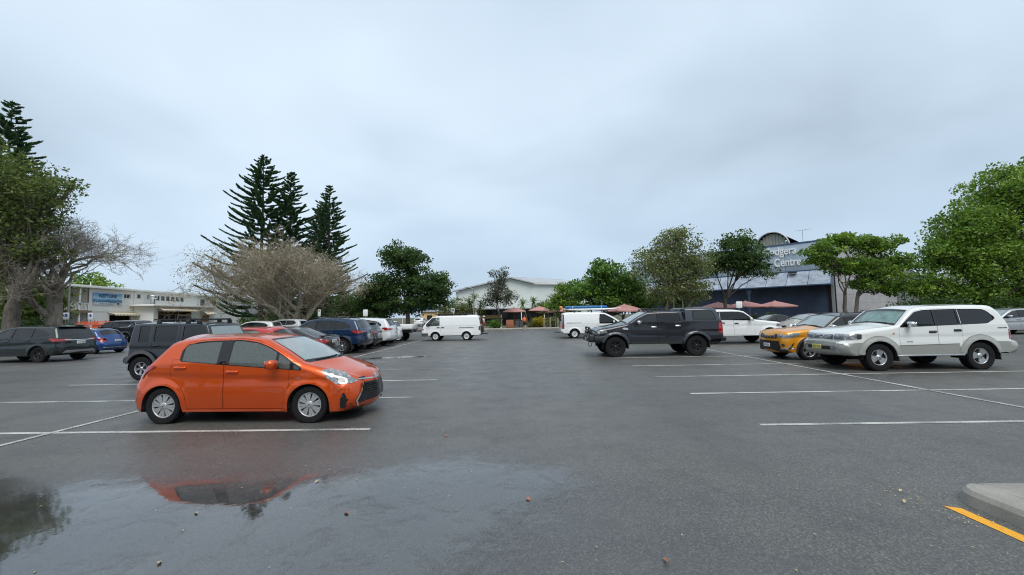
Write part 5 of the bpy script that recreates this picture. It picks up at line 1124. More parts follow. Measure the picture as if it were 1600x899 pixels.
vh['patches'] = [('S', 'pressed_panel', 'paint_white', rr_(-.90, .08, 1.18, 1.68, .10), .010), ('S', 'pressed_panel', 'paint_white', rr_(-2.12, -1.14, 1.18, 1.68, .10), .010), ('S', 'slide_rail', 'plastic_grey', [(-2.2, 1.10), (-1.05, 1.10), (-1.05, 1.125), (-2.2, 1.125)], .008),
  ('S', 'tail_light', 'lamp_dark', roundp([(-2.34, .72), (-2.52, .70), (-2.40, 1.76), (-2.33, 1.70)], .03), .010), ('S', 'tail_lamp_lens', 'lamp_red', roundp([(-2.36, .76), (-2.50, .75), (-2.47, 1.1), (-2.38, 1.1)], .02), .014), ('f', 'headlight', 'lamp_clear', rr_(.5, .85, .66, .80, .03), .010)]
car, B = make_car(vh, 'van', 'white panel van carrying boards on its roof, parked behind the dark utility', 'van', (5.44, 30.5, 0), 0, PARK)
for x in (-1.55, -.3, .85):
    m = MB().box(x-.03, x+.03, -.78, .78, 1.985, 2.015, .008)
    for sg in (1, -1): m.box(x-.04, x+.04, sg*.74-.03, sg*.74+.03, 1.85, 2.0, .008)
    m.build('roof_bar', 'plastic_black', car)
m = MB(); m.box(-3.0, -2.5, -.05, .05, .40, .46, .01); m.box(-3.0, -2.9, -.28, .28, .42, .47, .01); m.build('tow_bar', 'plastic_black', car)
plain('board_white', (0.78, 0.78, 0.75), 0.25); plain('board_blue', (0.01, 0.13, 0.34), 0.4); plain('board_orange', (0.75, 0.27, 0.05), 0.4)
def board(L, W_, th, name, label, mat, loc, rz, stripe=None):
    n = 26; m = MB(); V = []; N = []
    for i in range(n+1):
        u = i/n*2-1; w = W_/2*max(0.02, (1-abs(u)**2.6))**0.6; t = th/2*max(.15, 1-abs(u)**4); zz = 0.10*abs(u)**4
        for a in np.linspace(0, 2*math.pi, 13)[:-1]:
            c, q = math.cos(a), math.sin(a); V.append((u*L/2, w*np.sign(c)*abs(c)**.7, zz+t*np.sign(q)*abs(q)**.7)); N.append((0, c*th, q*W_))
    N = np.array(N); N /= np.linalg.norm(N, axis=1)[:, None]
    f = [(i*12+j, (i+1)*12+j, (i+1)*12+(j+1) % 12, i*12+(j+1) % 12) for i in range(n) for j in range(12)]
    m.add(V, f, -N if False else N); m.f = [q[::-1] for q in m.f]
    r = thing(name, label, 'board', loc, rz, 'boards on the panel van'); m.build('hull', mat, r)
    if stripe: MB().box(-L*.30, L*.30, -.03, .03, th/2+.001, th/2+.006).build('stringer', stripe, r)
    for x in (-L*.44,): MB().prism([(x, th*.3), (x+.10, th*.3), (x+.02, -.14), (x-.04, -.14)], -.006, .006).build('fin', 'board_orange', r)
    return r
board(4.5, .70, .17, 'paddle_board', 'long white paddle board with orange tip strapped to the panel van roof', 'board_white', (5.15, 30.2, 2.09), 0, 'board_orange')
bb = thing('blue_roof_box', 'blue bag of boards lying on top of the long white paddle board', 'board bag', (5.0, 30.25, 2.16), 0, 'boards on the panel van')
m = MB(); m.merge(MB().box(-1.75, 1.35, -.32, .32, 0, .20, .06)); m.build('bag', 'board_blue', bb)
for x in (-1.2, .9): MB().box(x-.02, x+.02, -.33, .33, -.01, .207, .004).build('strap', 'plate_white', bb)
tag(MB().box(-.11, .11, -.14, .14, 0, .22, .06).build('life_vest', 'board_orange'), 'orange bundle at the rear of the panel van roof', 'bundle').location = (2.95, 30.2, 2.15)
paint('paint_canopy', (0.035, 0.039, 0.052), 0.25, 0.4)
# dark dual-cab utility with canopy and bull bar
rg = dict(paint='paint_charcoal', W=1.87, belt=1.33, axles=(-1.61, 1.61), Rw=.405, Ra=.485, tyre_w=.27, rim=.225, wheel=('twin', 6), rim_mat='alloy_dark', wheel_in=-.01,
  prof=[(2.25, .55, .06, 0), (2.38, .6, .2, .05), (2.44, .85, .25, .07), (2.38, 1.03, .22, .07), (2.25, 1.115, .16, .05), (1.8, 1.20, .13, .05), (1.28, 1.285, .1, .07), (1.12, 1.31, .08, .09, 1), (.7, 1.58, .07, .07), (.32, 1.765, .08, .05, 1), (-.05, 1.81, .11, .045), (-.85, 1.81, .11, .035), (-1.12, 1.76, .06, .03, 1), (-1.15, 1.42, .02, .0, 1), (-1.20, 1.42, .02, .0, 1), (-1.23, 1.90, .06, .03, 1), (-1.7, 1.935, .12, .035), (-2.30, 1.92, .12, .03), (-2.50, 1.86, .10, .03, 1), (-2.66, 1.42, .10, .02), (-2.69, 1.36, .08, .02, 1), (-2.71, 1.0, .10, .02), (-2.73, .78, .10, .02, 1), (-2.82, .74, .1, .03), (-2.84, .60, .1, .03), (-2.6, .56, .05, 0)],
  segs=[('bonnet', 4.1, 6.7, .94, 'paint_charcoal'), ('cowl', 6.75, 7, .94, 'plastic_black'), ('windscreen', 7, 9, .95, 'glass_screen'), ('roof', 9.05, 11.95, .97, 'paint_charcoal'), ('canopy_roof', 15.05, 16.9, .97, 'paint_canopy'), ('canopy_rear_window', 17.05, 18, .85, 'glass_tint'), ('tailgate', 19.05, 20.9, .95, 'paint_charcoal'), ('rear_bumper', 21.05, 23.6, .999, 'plastic_black')],
  body=dict(tum=.15, flare=.05, plan=.025, bottom=[(-2.8, .70), (-2.1, .62), (-1.1, .50), (1.1, .50), (2.1, .62), (2.4, .62)], crease=(.014, .80, .0), tuck=.03),
  dlo=([(-1.0, 1.69), (-.9, 1.715), (-.3, 1.73), (.1, 1.71), (.4, 1.58), (.86, 1.30)], [(-1.0, 1.40), (-.2, 1.335), (.86, 1.275)]), dlo_x=(-.98, .82), pillars=[(-.13, .10)], doors=[(-1.08, -.10), (-.095, .96)], handles=[-.90, .06], handle_z=[1.21, 1.17], handle_mat='chrome', win_mats=['glass_tint', 'glass_mid'], mirror=(.68, 1.36, 'chrome'), wipers=[7.02], seat_x=[.2, -.65], seat_z=.75, step=.06)
rg['clad'] = ('paint_charcoal', .08); rg['clad_off'] = .035
rg['patches'] = [('S', 'canopy_side', 'paint_canopy', [(-1.235, 1.40), (-2.64, 1.385), (-2.50, 1.82), (-2.36, 1.895), (-1.7, 1.915), (-1.245, 1.885)], .004), ('S', 'canopy_window_surround', 'plastic_gloss', roundp([(-1.50, 1.44), (-2.47, 1.42), (-2.33, 1.80), (-1.52, 1.82)], .08), .006), ('S', 'canopy_window', 'glass_mid', roundp([(-1.56, 1.475), (-2.40, 1.46), (-2.29, 1.765), (-1.57, 1.785)], .07), .011),
  ('S', 'canopy_seal', 'plastic_black', [(-1.16, 1.375), (-2.68, 1.355), (-2.68, 1.375), (-1.16, 1.395)], .008), ('S', 'cab_gap', 'liner', [(-1.13, .62), (-1.155, .62), (-1.19, 1.84), (-1.16, 1.80)], .004),
  ('S', 'tail_light', 'lamp_red', roundp([(-2.50, .92), (-2.70, .90), (-2.67, 1.33), (-2.52, 1.31)], .02), .012), ('r', 'tail_light', 'lamp_red', rr_(.72, .88, .92, 1.32, .02), .014),
  ('S', 'headlight', 'lamp_clear', roundp([(1.92, .98), (2.15, .95), (2.38, .91), (2.37, 1.0), (2.2, 1.09), (1.98, 1.08)], .02), .010), ('f', 'headlight', 'lamp_clear', rr_(.48, .78, .90, 1.02, .02), .014), ('F', 'grille', 'plastic_black', rr_(-.46, .46, .74, 1.04, .04), .012),
  ('S', 'wing_vent', 'chrome', roundp([(1.08, 1.08), (1.26, 1.09), (1.33, 1.13), (1.25, 1.17), (1.10, 1.15)], .02), .012), ('S', 'sill_step', 'plastic_black', [(-1.02, .50), (1.02, .50), (1.02, .60), (-1.02, .60)], .04)]
car, B = make_car(rg, 'pickup_truck', 'charcoal dual-cab utility with canopy, bull bar and black alloy wheels', 'truck', (5.36, 17.30, 0), R(180), PARK)
bb = MB(); bb.box(2.42, 2.66, -.88, .88, .60, .90, .05); bb.box(2.36, 2.44, -.92, .92, .58, .85, .04); bb.box(1.95, 2.45, .82, .94, .62, .84, .04); bb.box(1.95, 2.45, -.94, -.82, .62, .84, .04); bb.build('bull_bar_bumper', 'plastic_black', car)
bt = MB()
bt.tube([(2.50, -.62, .88), (2.54, -.60, 1.10), (2.56, -.52, 1.17), (2.58, 0, 1.19), (2.56, .52, 1.17), (2.54, .60, 1.10), (2.50, .62, .88)], .032, 8)
for y in (-.34, .34): bt.tube([(2.54, y, .88), (2.58, y, 1.18)], .028, 8)
for sg in (1, -1): bt.tube([(2.50, sg*.60, 1.08), (2.45, sg*.80, 1.06), (2.34, sg*.90, .98), (2.28, sg*.92, .84)], .026, 8)
bt.tube([(2.57, -.34, 1.03), (2.58, .34, 1.03)], .022, 8); bt.build('bull_bar', 'plastic_black', car)
for y in (-.18, .18): MB().lathe([(.01, .04), (.075, .035), (.085, -.02), (.04, -.05)][::-1], 18, 'x', (2.62, y, 1.0)).build('spot_lamp', 'lamp_dark', car)
for sg in (1, -1): MB().box(2.655, 2.668, sg*.62-.08, sg*.62+.08, .76, .83, .01).build('fog_lamp', 'lamp_clear', car)
MB().tube([(2.60, .55, .62), (2.64, .56, .50), (2.60, .60, .42), (2.52, .62, .46), (2.50, .62, .58)], .016, 6).build('recovery_hook', 'plastic_grey', car)
plate(car, B, True, .70, 'plate_white', off=.16)
m = MB()
for sg in (1, -1): m.merge(bar((-.75, sg*.56, 1.90), (.22, sg*.56, 1.90), .04, .035))
for x in np.linspace(-.70, .18, 6):
    m.box(x-.03, x+.03, -.58, .58, 1.895, 1.925, .006)
    for sg in (1, -1): m.box(x-.03, x+.03, sg*.62-.03, sg*.62+.03, 1.77, 1.90, .006)
m.build('roof_rack', 'plastic_black', car)
m = MB().box(.16, .24, -.50, .50, 1.87, 1.93, .012); m.build('light_bar', 'plastic_gloss', car)
for ax in (1.61, -1.61):
    for sg in (1, -1): MB().box(ax-.52, ax-.49, sg*.80-.15, sg*.80+.15, .32, .66, .005).build('mud_flap', 'plastic_black', car)

vt = dict(paint='paint_amber', W=1.775, belt=1.06, axles=(-1.25, 1.25), Rw=.335, Ra=.395, tyre_w=.215, rim=.228, wheel=('twin', 5), rim_mat='alloy',
  prof=[(1.85, .25, .08, 0), (2.05, .29, .25, .06), (2.10, .5, .3, .08), (2.08, .82, .26, .08), (2.0, .965, .18, .06), (1.6, 1.04, .13, .05), (1.0, 1.075, .09, .07), (.70, 1.10, .08, .09, 1), (.38, 1.335, .08, .08), (.10, 1.52, .09, .05, 1), (-.25, 1.58, .1, .04), (-1.0, 1.59, .1, .035), (-1.6, 1.57, .1, .03), (-1.77, 1.53, .09, .03, 1), (-1.92, 1.12, .14, .05), (-1.97, .95, .2, .05), (-2.01, .7, .25, .05), (-2.04, .5, .26, .05), (-1.98, .36, .2, .04), (-1.82, .30, .1, 0)],
  segs=[('front_bumper', .4, 3.5, .999, 'paint_amber'), ('bonnet', 4.05, 6.75, .94, 'paint_amber'), ('cowl', 6.8, 7, .94, 'plastic_black'), ('windscreen', 7, 9, .999, 'glass_screen'), ('roof', 9.0, 12.95, .999, 'paint_roofblack'), ('rear_window', 13.1, 13.95, .88, 'glass_tint'), ('tailgate', 14, 16.4, .92, 'paint_amber'), ('rear_bumper', 16.5, 18.8, .999, 'plastic_black')],
  body=dict(tum=.24, flare=.035, plan=.045, bottom=[(-2.05, .36), (-1, .28), (1, .27), (2.1, .27)], crease=(.018, .84, .03), tuck=.06),
  dlo=([(-1.62, 1.30), (-1.4, 1.42), (-.9, 1.46), (-.2, 1.475), (.08, 1.44), (.40, 1.26), (.66, 1.09)], [(-1.62, 1.16), (.66, 1.04)]), pillars=[(-.98, .10), (-.12, .10)], doors=[(-1.0, -.10), (-.095, .86)], handles=[-.85, .05], handle_z=[.97, .95], win_mats=['glass_tint', 'glass_tint', 'glass_mid'], mirror=(.50, 1.14, 'chrome'), wipers=[7.02], seat_x=[.1, -.72], seat_z=.46, clad=('plastic_black', .075), step=.055)
vt['patches'] = [('S', 'headlight', 'lamp_clear', roundp([(1.52, .955), (1.80, .945), (2.05, .86), (2.06, .77), (1.85, .77), (1.60, .86)], .02), .010), ('f', 'headlight', 'lamp_clear', rr_(.48, .70, .78, .89, .02), .012), ('F', 'grille', 'plastic_black', rr_(-.47, .47, .74, .90, .03), .010),
  ('F', 'lower_grille', 'plastic_black', roundp([(-.62, .40), (.62, .40), (.55, .66), (-.55, .66)], .04), .010), ('F', 'skid_plate', 'plastic_black', rr_(-.80, .80, .28, .40, .04), .012),
  ('S', 'fog_lamp_surround', 'chrome', roundp([(1.90, .40), (2.00, .38), (1.93, .47), (1.80, .60), (1.76, .60)], .01), .014), ('f', 'bumper_trim', 'chrome', [(.60, .37), (.86, .39), (.86, .42), (.60, .40)], .016), ('f', 'fog_lamp', 'lamp_dark', [(.70+.05*math.cos(a), .52+.05*math.sin(a)) for a in np.linspace(0, 6.28, 15)[:-1]], .012),
  ('S', 'sill_cladding', 'plastic_black', [(-.85, .29), (.85, .28), (.85, .40), (-.85, .41)], .012), ('S', 'tail_light', 'lamp_red', rr_(-1.97, -1.75, .88, 1.02, .02), .010)]
_b = Body(vt['prof'], vt['W'], vt['belt'], vt['axles'], vt['Rw'], vt['Ra'], **vt['body'])
vt['patches'].append(('S', 'pillar_wrap', 'paint_roofblack', [tuple(p) for p in _b.S[_b.idx[7]+1:_b.idx[13], :2]-_b.N2[_b.idx[7]+1:_b.idx[13]]*.002]+[(-1.70, 1.22), (-1.62, 1.17), (-1.62, 1.30), (-1.4, 1.42), (-.9, 1.46), (-.2, 1.475), (.08, 1.44), (.40, 1.26), (.66, 1.09), (.66, 1.04), (.76, 1.06)], .006))
car, B = make_car(vt, 'parked_car', 'mustard yellow small off-road wagon with black roof, half behind the white wagon', 'car', (11.24, 15.22, 0), R(180), PARK)
plate(car, B, True, .50, 'plate_white', off=.025)
for k in range(5):
    y = (k-2)*.17; x = float(B.xend(np.array([y]), np.array([.82]), True)[0]); MB().box(x+.008, x+.022, y-.035, y+.035, .75, .87, .004).build('grille_bar', 'alloy', car)
for sg in (1, -1):
    m = MB(); m.tube([(-.1, sg*.56, 1.57), (-.2, sg*.57, 1.615), (-1.3, sg*.56, 1.615), (-1.42, sg*.55, 1.57)], .018, 6); m.build('roof_rail', 'plastic_black', car)

pr = bigsuv('paint_offwhite', 'paint_lowersilver', rim_mat='alloy', step=.055); pr['segs'] = [(a, b, c, d, 'glass_bare' if a == 'windscreen' else e) for a, b, c, d, e in pr['segs']]; pr['mirror'] = (.55, 1.285, 'chrome'); pr['clad'] = ('paint_lowersilver', .15); pr['clad_off'] = .016
pr['patches'] += [('S', 'lower_moulding', 'paint_lowersilver', [(-.88, .455), (.88, .455), (.86, .69), (-.80, .72)], .010), ('S', 'moulding_line', 'plastic_grey', [(-.80, .722), (.84, .692), (.84, .707), (-.80, .737)], .014),
  ('F', 'bumper_intake', 'plastic_black', rr_(-.62, .62, .58, .68, .02), .010), ('f', 'fog_lamp', 'lamp_clear', rr_(.45, .62, .585, .675, .02), .014),
  ('S', 'side_indicator', 'lamp_amber', rr_(.93, .99, 1.025, 1.055, .01), .012), ('S', 'corner_indicator', 'lamp_dark', rr_(1.84, 1.97, .90, 1.03, .02), .013)]
_b = Body(pr['prof'], pr['W'], pr['belt'], pr['axles'], pr['Rw'], pr['Ra'], **pr['body']); _o = _b.S[:, :2]-_b.N2*.002
pr['patches'] += [('S', 'bumper_end', 'paint_lowersilver', [tuple(p) for p in _o[1:_b.idx[3]]]+[(1.80, .80), (1.80, .47)], .006), ('S', 'bumper_end', 'paint_lowersilver', [tuple(p) for p in _o[_b.idx[20]+1:-1]]+[(-1.86, .52), (-1.80, .79)], .006)]
car, B = make_car(pr, 'parked_car', 'large off-white four-wheel-drive wagon with silver lower panels and sunshade behind the windscreen', 'car', (11.38, 12.52, 0), R(180), PARK)
plate(car, B, True, .645, 'plate_yellow', off=.03); plate(car, B, False, .62, 'plate_yellow')
m = MB(); i9, i11 = B.idx[9], B.idx[11]; B.strip_mb(m, i9+.5, i11-.5, -.9, .9, -.05, 20); m.build('sunshade', 'sunshade', car)
for k in range(4):
    z = .90+k*.036; p = [(float(B.xend(np.array([y]), np.array([z]), True)[0])+.016, y, z) for y in np.linspace(-.36, .36, 9)]; MB().tube(p, .010, 6).build('grille_bar', 'chrome', car)
x = float(B.xend(np.array([0.]), np.array([.96]), True)[0]); a = np.linspace(0, 2*math.pi, 21)
MB().tube([(x+.025, .065*math.cos(t), .955+.042*math.sin(t)) for t in a], .008, 5, False).tube([(x+.025, .028*math.cos(t), .957+.036*math.sin(t)) for t in a], .006, 5, False).build('badge', 'chrome', car)
for sg in (1, -1):
    MB().box(-.92, .92, sg*.86-.10, sg*.86+.08, .40, .445, .015).build('side_step', 'alloy', car)
    for ax in (1.385, -1.385): MB().box(ax-.53, ax-.50, sg*.77-.14, sg*.77+.14, .27, .56, .005).build('mud_flap', 'plastic_black', car)
m = MB()
for i in range(8): m.box(-1.93-i*.032, -1.915-i*.032, -.001, .001, 1.13, 1.16)
mm = MB()
for i in range(8):
    xx = -1.92-i*.034; y = float(B.Y(xx, 1.15)[0]); mm.box(xx-.011, xx+.011, y-.002, y+.006, 1.135, 1.165, .002)
for i in range(5):
    xx = .60-i*.034; y = float(B.Y(xx, .80)[0]); mm.box(xx-.012, xx+.012, y-.002, y+.006, .79, .812, .002)
mm.build('side_emblem', 'plastic_grey', car)
m = MB(); B.strip_mb(m, B.idx[12]+4, B.idx[12]+17, -.55, .55, .004, 10); m.build('sunroof', 'plastic_gloss', car)

lc = scaled(bigsuv('paint_white', rim_mat='alloy', wheel=('twin', 6)), 1.06, 1.06, 1.03); lc['Rw'] = .40; lc['Ra'] = .47; lc['rim'] = .24; lc['axles'] = (-1.40, 1.62)
car, B = make_car(lc, 'parked_car', 'large white four-wheel-drive wagon nosing out behind the charcoal utility', 'car', (11.65, 22.95, 0), 0, PARK)
ds = suv('paint_black')
car, B = make_car(ds, 'parked_car', 'black wagon hidden behind the mustard wagon, only its dark roof showing', 'car', (14.9, 17.55, 0), R(180), PARK)
for sg in (1, -1):
    m = MB(); m.tube([(.0, sg*.60, 1.63), (-.1, sg*.61, 1.685), (-1.4, sg*.60, 1.675), (-1.5, sg*.59, 1.62)], .018, 6); m.build('roof_rail', 'plastic_black', car)
be = scaled(sedan('paint_beige', rim_mat='alloy'), 1.02, 1.0, 1.03)
car, B = make_car(be, 'parked_car', 'beige sedan behind the mustard wagon, in front of the blue building', 'car', (22.2, 32.2, 0), R(192), PARK)
gc = sedan('paint_grey')
car, B = make_car(gc, 'parked_car', 'low grey car seen over the bonnet of the large white wagon', 'car', (22.0, 36.5, 0), R(180), PARK)
sv = scaled(suv('paint_silver', None), 1.0, 1.0, .985)
car, B = make_car(sv, 'parked_car', 'silver wagon at the right edge beyond the off-white four-wheel-drive', 'car', (31.0, 26.8, 0), R(180), PARK)
wv = suv('paint_white', None)
car, B = make_car(wv, 'parked_car', 'white car whose roof shows just over the black roof of the mustard wagon', 'car', (19.6, 22.8, 0), R(180), PARK)

# --- far left rows
rv = suv('paint_darkgreen', rim_mat='alloy_dark')
rv['patches'] += [('R', 'skid_plate', 'paint_silver', roundp([(-.72, .40), (.72, .40), (.60, .52), (-.60, .52)], .04), .012), ('R', 'tailgate_trim', 'chrome', roundp([(-.62, .985), (-.35, .96), (.35, .96), (.62, .985), (.62, 1.01), (.33, .985), (-.33, .985), (-.62, 1.01)], .008), .014)]
car, B = make_car(rv, 'parked_car', 'dark green wagon with black wheels at the left edge, rear towards the lane', 'car', (-23.15, 18.70, 0), R(180), PARK)
plate(car, B, False, .86, 'plate_white')
MB().box(-2.06, -1.74, -.60, .60, 1.585, 1.61, .012).build('roof_spoiler', 'paint_darkgreen', car)
mn = scaled(hatch('paint_royal', wheel=('twin', 5), rim_mat='alloy'), .93, .99, .95); mn['segs'] = [(a, b, c, d, 'paint_roofblack' if a == 'roof' else e) for a, b, c, d, e in mn['segs']]
mn['patches'] = [('S', 'tail_light', 'lamp_red', rr_(-1.74, -1.58, .66, .88, .03), .010), ('r', 'tail_light', 'lamp_red', rr_(.60, .78, .66, .88, .03), .012), ('R', 'tailgate_handle', 'chrome', rr_(-.22, .22, .795, .835, .015), .016), ('R', 'bumper_trim', 'chrome', rr_(-.70, .70, .335, .365, .01), .014)]
car, B = make_car(mn, 'parked_car', 'small blue hatchback with chrome trim beside the dark green wagon', 'car', (-25.3, 23.05, 0), R(180), PARK)
plate(car, B, False, .70, 'plate_white')
pt = scaled(bigsuv('paint_grey', rim_mat='alloy', wheel=('twin', 6)), 1.09, 1.08, 1.055); pt['Rw'] = .40; pt['Ra'] = .47; pt['rim'] = .25
pt['patches'] += [('S', 'window_trim', 'chrome', [(-2.02, 1.53), (-1.96, 1.53), (-1.74, 1.36), (-1.02, 1.335), (-1.02, 1.315), (-1.80, 1.335)], .012)]
car, B = make_car(pt, 'parked_car', 'big grey four-wheel-drive wagon with chrome window trim before the white club building', 'car', (-35.9, 35.3, 0), R(180), PARK)
wh = suv('paint_white', None)
car, B = make_car(wh, 'parked_car', 'white hatchback with tinted windows parked left of the bare tree trunk', 'car', (-24.3, 36.3, 0), R(180), PARK)
w5 = scaled(bigsuv('paint_white'), .98, 1, .98)
car, B = make_car(w5, 'parked_car', 'white wagon peeping out in front of the navy wagon, right of the bare tree', 'car', (-23.4, 39.0, 0), R(180), PARK)
w6 = hatch('paint_white')
car, B = make_car(w6, 'parked_car', 'white car cut off by the left edge of the picture', 'car', (-36.4, 26.5, 0), 0, PARK)
for i, (x, y, c, lab, rz) in enumerate(((-19.5, 78, 'paint_white', 'white car far off under the tulip tree', 90), (-16.2, 80, 'paint_silver', 'silver car far off to the right of the tulip tree trunk', 100), (-52, 47, 'paint_silver', 'silver car parked in front of the club verandah', 170))):
    make_car(suv(c, None, step=.12), 'parked_car', lab, 'car', (x, y, 0), R(rz), 'far-off vehicles')
# ------------------------------------------------------------------ vegetation
def leafmat(name, dark, mid, light, trans=0.40):
    a = NT(name); a.t.nodes.remove(a.b); at = a.n('ShaderNodeAttribute', attribute_name='tone')
    c = a.ramp(at.outputs['Fac'], [(0.0, dark), (0.55, mid), (1.0, light)])
    p = a.n('ShaderNodeBsdfPrincipled'); a.l(c, p.inputs['Base Color']); p.inputs['Roughness'].default_value = 0.5; p.inputs['Specular IOR Level'].default_value = 0.35
    t = a.n('ShaderNodeBsdfTranslucent'); a.l(a.mix(0.5, c, (0.12, 0.18, 0.02)), t.inputs[0])
    m = a.n('ShaderNodeMixShader'); m.inputs[0].default_value = trans; a.l(p.outputs[0], m.inputs[1]); a.l(t.outputs[0], m.inputs[2]); a.l(m.outputs[0], a.o.inputs[0]); return a.m
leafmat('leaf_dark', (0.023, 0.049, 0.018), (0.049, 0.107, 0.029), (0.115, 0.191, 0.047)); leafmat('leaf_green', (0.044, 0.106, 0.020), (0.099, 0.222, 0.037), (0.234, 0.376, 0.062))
leafmat('leaf_bright', (0.064, 0.137, 0.020), (0.160, 0.287, 0.036), (0.344, 0.480, 0.069)); leafmat('leaf_olive', (0.098, 0.120, 0.045), (0.184, 0.214, 0.080), (0.310, 0.310, 0.124))
leafmat('leaf_grey', (0.040, 0.042, 0.034), (0.082, 0.082, 0.066), (0.158, 0.139, 0.112)); leafmat('leaf_pine', (0.041, 0.090, 0.048), (0.090, 0.175, 0.090), (0.204, 0.321, 0.168), .30)
leafmat('bud_tan', (0.181, 0.154, 0.090), (0.362, 0.299, 0.190), (0.544, 0.453, 0.307)); leafmat('leaf_yellow', (0.200, 0.160, 0.010), (0.420, 0.340, 0.020), (0.600, 0.460, 0.030)); leafmat('leaf_fig', (0.059, 0.090, 0.026), (0.132, 0.176, 0.049), (0.252, 0.282, 0.082)); leafmat('leaf_red', (0.100, 0.020, 0.010), (0.320, 0.050, 0.015), (0.450, 0.120, 0.030))
def barkmat(name, c0, c1):
    a = NT(name); mp = a.n('ShaderNodeMapping'); mp.inputs['Scale'].default_value = (5, 5, 1.4); a.l(a.coord(), mp.inputs[0]); n = a.noise(1.0, 6, .65, mp.outputs[0]); a.set(Base_Color=a.ramp(n, [(0.35, c0), (0.68, c1)]), Roughness=.9); a.bump(n, .6, .04); return a.m
barkmat('bark_grey', (.07, .060, .048), (.20, .175, .145)); barkmat('bark_dark', (.025, .02, .016), (.085, .07, .055)); barkmat('bark_tan', (.20, .168, .122), (.46, .40, .31)); barkmat('bark_pale', (.16, .14, .11), (.36, .32, .26))
def quads(name, P, A, Bv, tone, mat, parent):
    """leaf-shaped quads: centre P, half axis A (along), half axis B (across)"""
    n = len(P); V = np.empty((n, 4, 3), np.float32); V[:, 0] = P-A; V[:, 1] = P+Bv-A*.1; V[:, 2] = P+A; V[:, 3] = P-Bv-A*.1
    me = bpy.data.meshes.new(name); me.vertices.add(4*n); me.vertices.foreach_set('co', V.ravel()); me.loops.add(4*n); me.loops.foreach_set('vertex_index', np.arange(4*n, dtype=np.int32))
    me.polygons.add(n); me.polygons.foreach_set('loop_start', np.arange(0, 4*n, 4, dtype=np.int32)); me.update(calc_edges=True)
    at = me.attributes.new('tone', 'FLOAT', 'FACE'); at.data.foreach_set('value', np.clip(tone, 0, 1).astype(np.float32)); return link(name, me, mat, parent)
def unit(v): return v/(np.linalg.norm(v, axis=-1, keepdims=True)+1e-9)
def leafcloud(g, C, m, spread, size, flat=0.55, up=0.6):
    """m leaves round each clump centre C"""
    n = len(C); gz = g.normal(size=(n*m, 3)); gz *= np.minimum(1, 1.7/(np.linalg.norm(gz, axis=1, keepdims=True)+1e-9)); P = np.repeat(C, m, 0)+gz*np.array([spread, spread, spread*flat]); N = unit(g.normal(size=(n*m, 3))+np.array([0, 0, up]))
    A = unit(np.cross(N, g.normal(size=(n*m, 3)))); Bv = np.cross(N, A); s = size*g.uniform(.42, 1.42, (n*m, 1))
    ct = np.repeat(g.uniform(-.30, .30, n), m); return P, A*s*.5, Bv*s*.27, .48+ct+g.normal(size=n*m)*.20
def curve(a, b, g, bend=.12, n=6, sag=0.0):
    a = np.array(a, float); b = np.array(b, float); t = np.linspace(0, 1, n)[:, None]; L = np.linalg.norm(b-a); off = g.normal(size=3)*bend*L; off[2] = abs(off[2])*.4-sag*L
    return a+(b-a)*t+off*np.sin(t*math.pi)+g.normal(size=(n, 3))*L*.012*(t > 0)*(t < 1)
def tree(name, label, base, fork, lobes, mat, bark='bark_grey', leaf=.24, clumps=6.0, per=42, spread=.42, tr=.22, seed=1, trunks=None, sub=.35, flat=.55, fill=2.0, cat='tree', up=.6, group=None):
    """lobes: (dx, dy, z, rx, ry, rz) foliage masses about the base; fork: height where limbs part"""
    g = np.random.default_rng(seed); root = thing(name, label, cat, base, 0, group); m = MB(); C = []
    starts = trunks or [(0, 0)]
    heads = []
    for (ox, oy) in starts:
        p = curve((ox*.25, oy*.25, -.1), (ox, oy, fork), g, .05, 6); r = np.linspace(tr, tr*.68, 6)/(1 if len(starts) == 1 else 1.35); r[0] *= 1.35; m.tube(p, r, 9); heads.append((p[-1], r[-1]))
    for lb in lobes:
        c = np.array(lb[:3]); rad = np.array(lb[3:6]); nC = max(4, int(clumps*(rad[0]*rad[1]+rad[0]*rad[2]+rad[1]*rad[2])))
        dirs = unit(g.normal(size=(nC, 3))); q = c+dirs*rad*(g.random((nC, 1))**(1/fill)); C.append(q)
        h, hr = min(heads, key=lambda t: np.linalg.norm(t[0][:2]-c[:2])); e_ = c-np.array([0, 0, rad[2]*.35]); L = curve(h-np.array([0, 0, .12*fork])*g.random(), e_, g, .10, 7); r0 = max(.035, hr*min(.75, .32+.25*rad[0]/2)); m.tube(L, np.linspace(r0, r0*.45, 7), 6, False)
        for k in range(int(nC*sub)):
            s_ = L[g.integers(3, 7)]; m.tube(curve(s_, q[k], g, .10, 4), np.linspace(r0*.36, .010, 4), 4, False)
    m.build('trunk', bark, root); C = np.vstack(C); P, A, Bv, tn = leafcloud(g, C, per, spread, leaf, flat, up); quads('crown', P, A, Bv, tn, mat, root); return root
